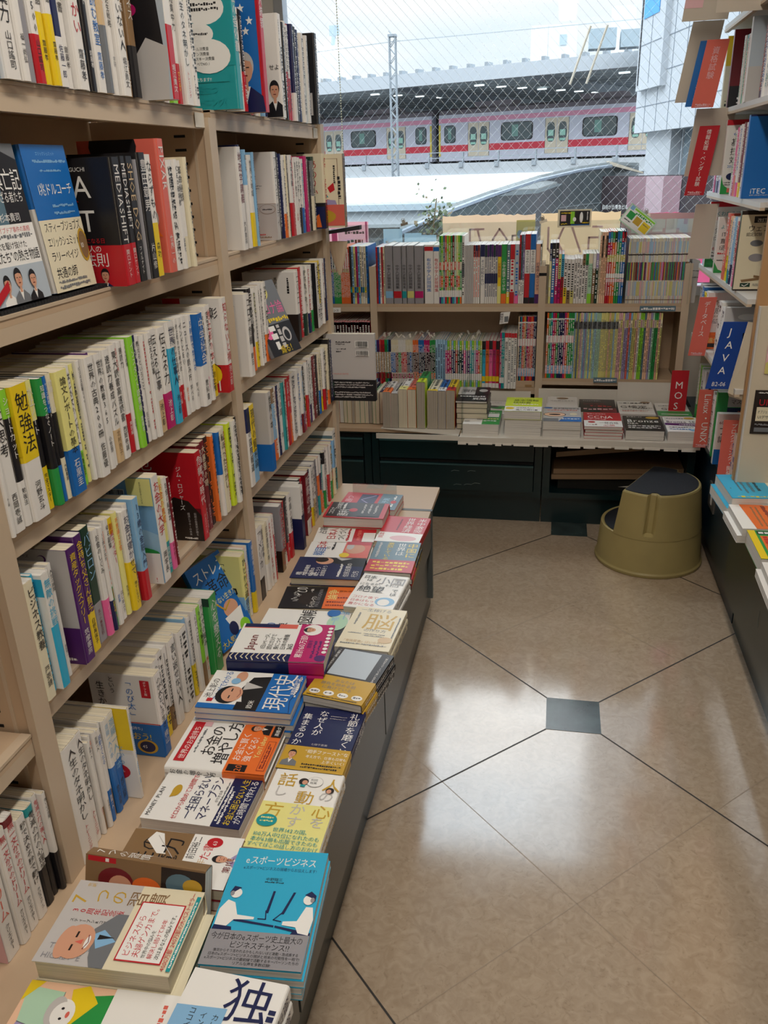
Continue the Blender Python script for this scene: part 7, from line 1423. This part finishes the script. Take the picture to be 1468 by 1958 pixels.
    b = MB(); b.box(-1.9, -1.0, 52, 52.3, 6.2, 8.2, PAL_); b.box(-.95, .55, 52, 52.3, 6.2, 8.2, PAL_); b.box(-.35, .0, 51.95, 52, 7.2, 7.7, PBL); tag(b.build('rooftop_sign'), 'pale rooftop billboard with small shield shape beyond the station roof', 'billboard')
    b = MB()
    for x, w_, h_ in ((1.0, 1.2, .45), (2.4, .9, .35), (3.6, 1.6, .5)): b.box(x, x+w_, 44, 45, 6.1, 6.1+h_+.35, PBL)
    b.box(2.2, 3.4, 50, 50.3, 6.2, 8.6, PAL_); tag(b.build('rooftop_plant'), 'blue grey rooftop units at the station roof end', 'machinery')
    # the white panelled station building
    r = empty('station_building', 'white panelled station building with bright blue glass at the top', 'building', Matrix.Translation((2.3, 30, 0)))
    def L(p): return (p[0]-2.3, p[1]-30, p[2])
    A = Vector((2.25, 30.2, 0)); B = Vector((5.6, 15.6, 0)); D = (B-A); Ln = D.length; D = D/Ln; Nn = Vector((D.y, -D.x, 0)); Nn = -Nn if Nn.x > 0 else Nn
    def wallbox(mb, s0, s1, t0, t1, z0, z1, m):
        P = [A+D*s0+Nn*t0, A+D*s1+Nn*t0, A+D*s1+Nn*t1, A+D*s0+Nn*t1]
        mb.hexa([L((p.x, p.y, z0)) for p in P]+[L((p.x, p.y, z1)) for p in P], m)
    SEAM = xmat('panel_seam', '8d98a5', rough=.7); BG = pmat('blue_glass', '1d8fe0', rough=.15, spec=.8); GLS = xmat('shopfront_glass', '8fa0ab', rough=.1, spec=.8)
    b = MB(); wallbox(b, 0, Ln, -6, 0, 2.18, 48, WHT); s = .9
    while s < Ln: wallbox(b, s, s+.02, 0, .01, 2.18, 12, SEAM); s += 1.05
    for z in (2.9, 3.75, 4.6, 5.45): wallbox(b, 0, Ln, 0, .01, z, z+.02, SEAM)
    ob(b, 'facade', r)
    b = MB(); wallbox(b, .4, 2.6, .0, .18, 3.35, 48, WHT); wallbox(b, .55, .62, .18, .2, 3.5, 14, DK); wallbox(b, 1.55, 1.57, .18, .19, 3.5, 12, SEAM); wallbox(b, .62, 2.45, .18, .19, 4.55, 4.57, SEAM); ob(b, 'bay_panel', r)
    b = MB(); wallbox(b, .75, 2.1, .185, .2, 5.25, 12, BG); ob(b, 'blue_glass', r)
    b = MB(); wallbox(b, .4, 2.6, -4, -.3, -1.5, 2.18, WHT); ob(b, 'column', r)
    b = MB(); wallbox(b, 2.6, Ln, -4, -.6, .9, 2.18, GLS); s = 2.8
    while s < Ln: wallbox(b, s, s+.06, -.6, -.55, .9, 2.18, WHT); s += .9
    ob(b, 'shopfront', r)
    b = MB(); b.hexa([L(p) for p in ((.95, 25.2, -2), (7, 22, -2), (7, 22.4, -2), (.95, 25.6, -2), (.95, 25.2, 1.02), (7, 22, 1.02), (7, 22.4, 1.02), (.95, 25.6, 1.02))], xmat('brown_wall', '4a3f44', rough=.5))
    sdir = Vector((6.05, -3.2, 0)).normalized(); o = Vector((.95, 25.17, 0))
    for s0, s1, m in ((.95, 1.45, 'pinkwall_a'), (1.45, 1.92, 'pinkwall_b'), (1.92, 2.4, 'pinkwall_a')):
        mm = xmat(m, 'b18c95' if m[-1] == 'a' else 'dcc0c8', rough=.6); P = [o+sdir*s0, o+sdir*s1]
        b.hexa([L((p.x, p.y, z)) for z in (-2, 1.0) for p in (P[0], P[1], P[1]+Vector((0, .02, 0)), P[0]+Vector((0, .02, 0)))], mm)
    draw(b, [('t', '自由が丘東急ビル', 0, 0, 1, 'w', .97)], L((o.x+sdir.x*.24, o.y+sdir.y*.24-.04, .19)), sdir, (0, 0, 1), .78, .13, nrm=Vector((0, -1, 0))); ob(b, 'lower_wall', r)
    # low white roofs and the curved canopy in the street
    r = empty('arcade_roof', 'broad white arcade roof below the viaduct', 'roof', Matrix.Translation((-7, 33, .3)))
    b = MB(); b.hexa([(-14, -6, .0), (6.6, -6, .0), (8.5, 4, .62), (-14, 4, .62), (-14, -6, .12), (6.6, -6, .12), (8.5, 4, .74), (-14, 4, .74)], xmat('roof_white', 'dfe4e6', rough=.6)); b.box(-14, 6.4, -6.4, -6.0, -.6, .1, MGR); b.box(-14, 6.4, -6.6, -6.4, -.1, .08, PBL); ob(b, 'roof_sheet', r)
    b = MB(); b.box(-14, 6, -5.8, 3, -4, -.65, xmat('street_grey', '7b878c', rough=.8)); ob(b, 'body', r)
    r = empty('street_canopy', 'curved pale street canopy with grey glazed side', 'canopy', Matrix.Translation((0, 20, .6)))
    b = MB(); top = []; n = 14
    pts = [(-2.75, -4.6, -.25), (-2.2, -3.2, -.02), (-1.4, -1.2, .22), (-.5, 1.6, .44), (.5, 4.0, .60), (1.4, 5.6, .68)]
    b.loft([[(x, y, z), (x+.9, y+2.4, z-.05), (x+.9, y+2.4, z+.04), (x-.02, y, z+.10)] for x, y, z in pts], xmat('canopy_pale', 'ccd2d2', rough=.45)); b.tube([(x-.01, y-.06, z-.01) for x, y, z in pts], .05, xmat('canopy_edge', 'aebbcc', rough=.4), 6); b.hexa([(1.3, 5.5, .7), (2.2, 5.2, .46), (2.2, 7, .46), (1.3, 7, .7), (1.3, 5.5, .8), (2.2, 5.2, .5), (2.2, 7, .5), (1.3, 7, .8)], POLE); ob(b, 'canopy_sheet', r)
    b = MB(); b.loft([[(x+.1, y+.15, -3), (x+.9, y+2.3, -3), (x+.9, y+2.3, z-.06), (x+.1, y+.15, z-.03)] for x, y, z in pts], xmat('canopy_side', '727d80', rough=.25, spec=.7)); 
    for z in (-.25, -.6): b.tube([(x+.08, y+.1, min(z, zz-.1)) for x, y, zz in pts[1:]], .02, xmat('side_rail', '9aa5a8', rough=.4), 4)
    ob(b, 'glazed_side', r)
    b = MB(); LF = xmat('leaf_olive', '5d6b4a', rough=.7); LF2 = xmat('leaf_brown', '8b7a5c', rough=.7); rg = random.Random(8)
    b.tube([(-2.1, 14.4, -1.2), (-2.05, 14.4, .3), (-1.95, 14.3, .95)], [.03, .02, .01], LF2, 5)
    b2 = MB()
    for i in range(240):
        c = Vector((-1.98+rg.gauss(0, .16), 14.35+rg.gauss(0, .15), .55+rg.gauss(0, .22))); s = rg.uniform(.025, .05); u = Vector((rg.uniform(-1, 1), rg.uniform(-1, 1), rg.uniform(-1, 1))).normalized(); v = u.orthogonal()
        b2.quad([c-u*s, c+v*s*.7, c+u*s, c-v*s*.7], LF if i % 3 else LF2)
    r = empty('street_tree', 'sparse olive street tree top just outside the window', 'tree', Matrix.Translation((0, 0, 0))); ob(b, 'trunk', r); ob(b2, 'foliage', r)
    b = MB(); b.box(-40, 40, 5, 90, -4.1, -4.0, xmat('street_asphalt', '6d7072', rough=.9)); struct('street_ground', b)
# ---------------------------------------------------------------- build everything, largest first
outside()
right_side()
shelf_rows()
flats()
far_books()
counter_books()
stool()
loose()
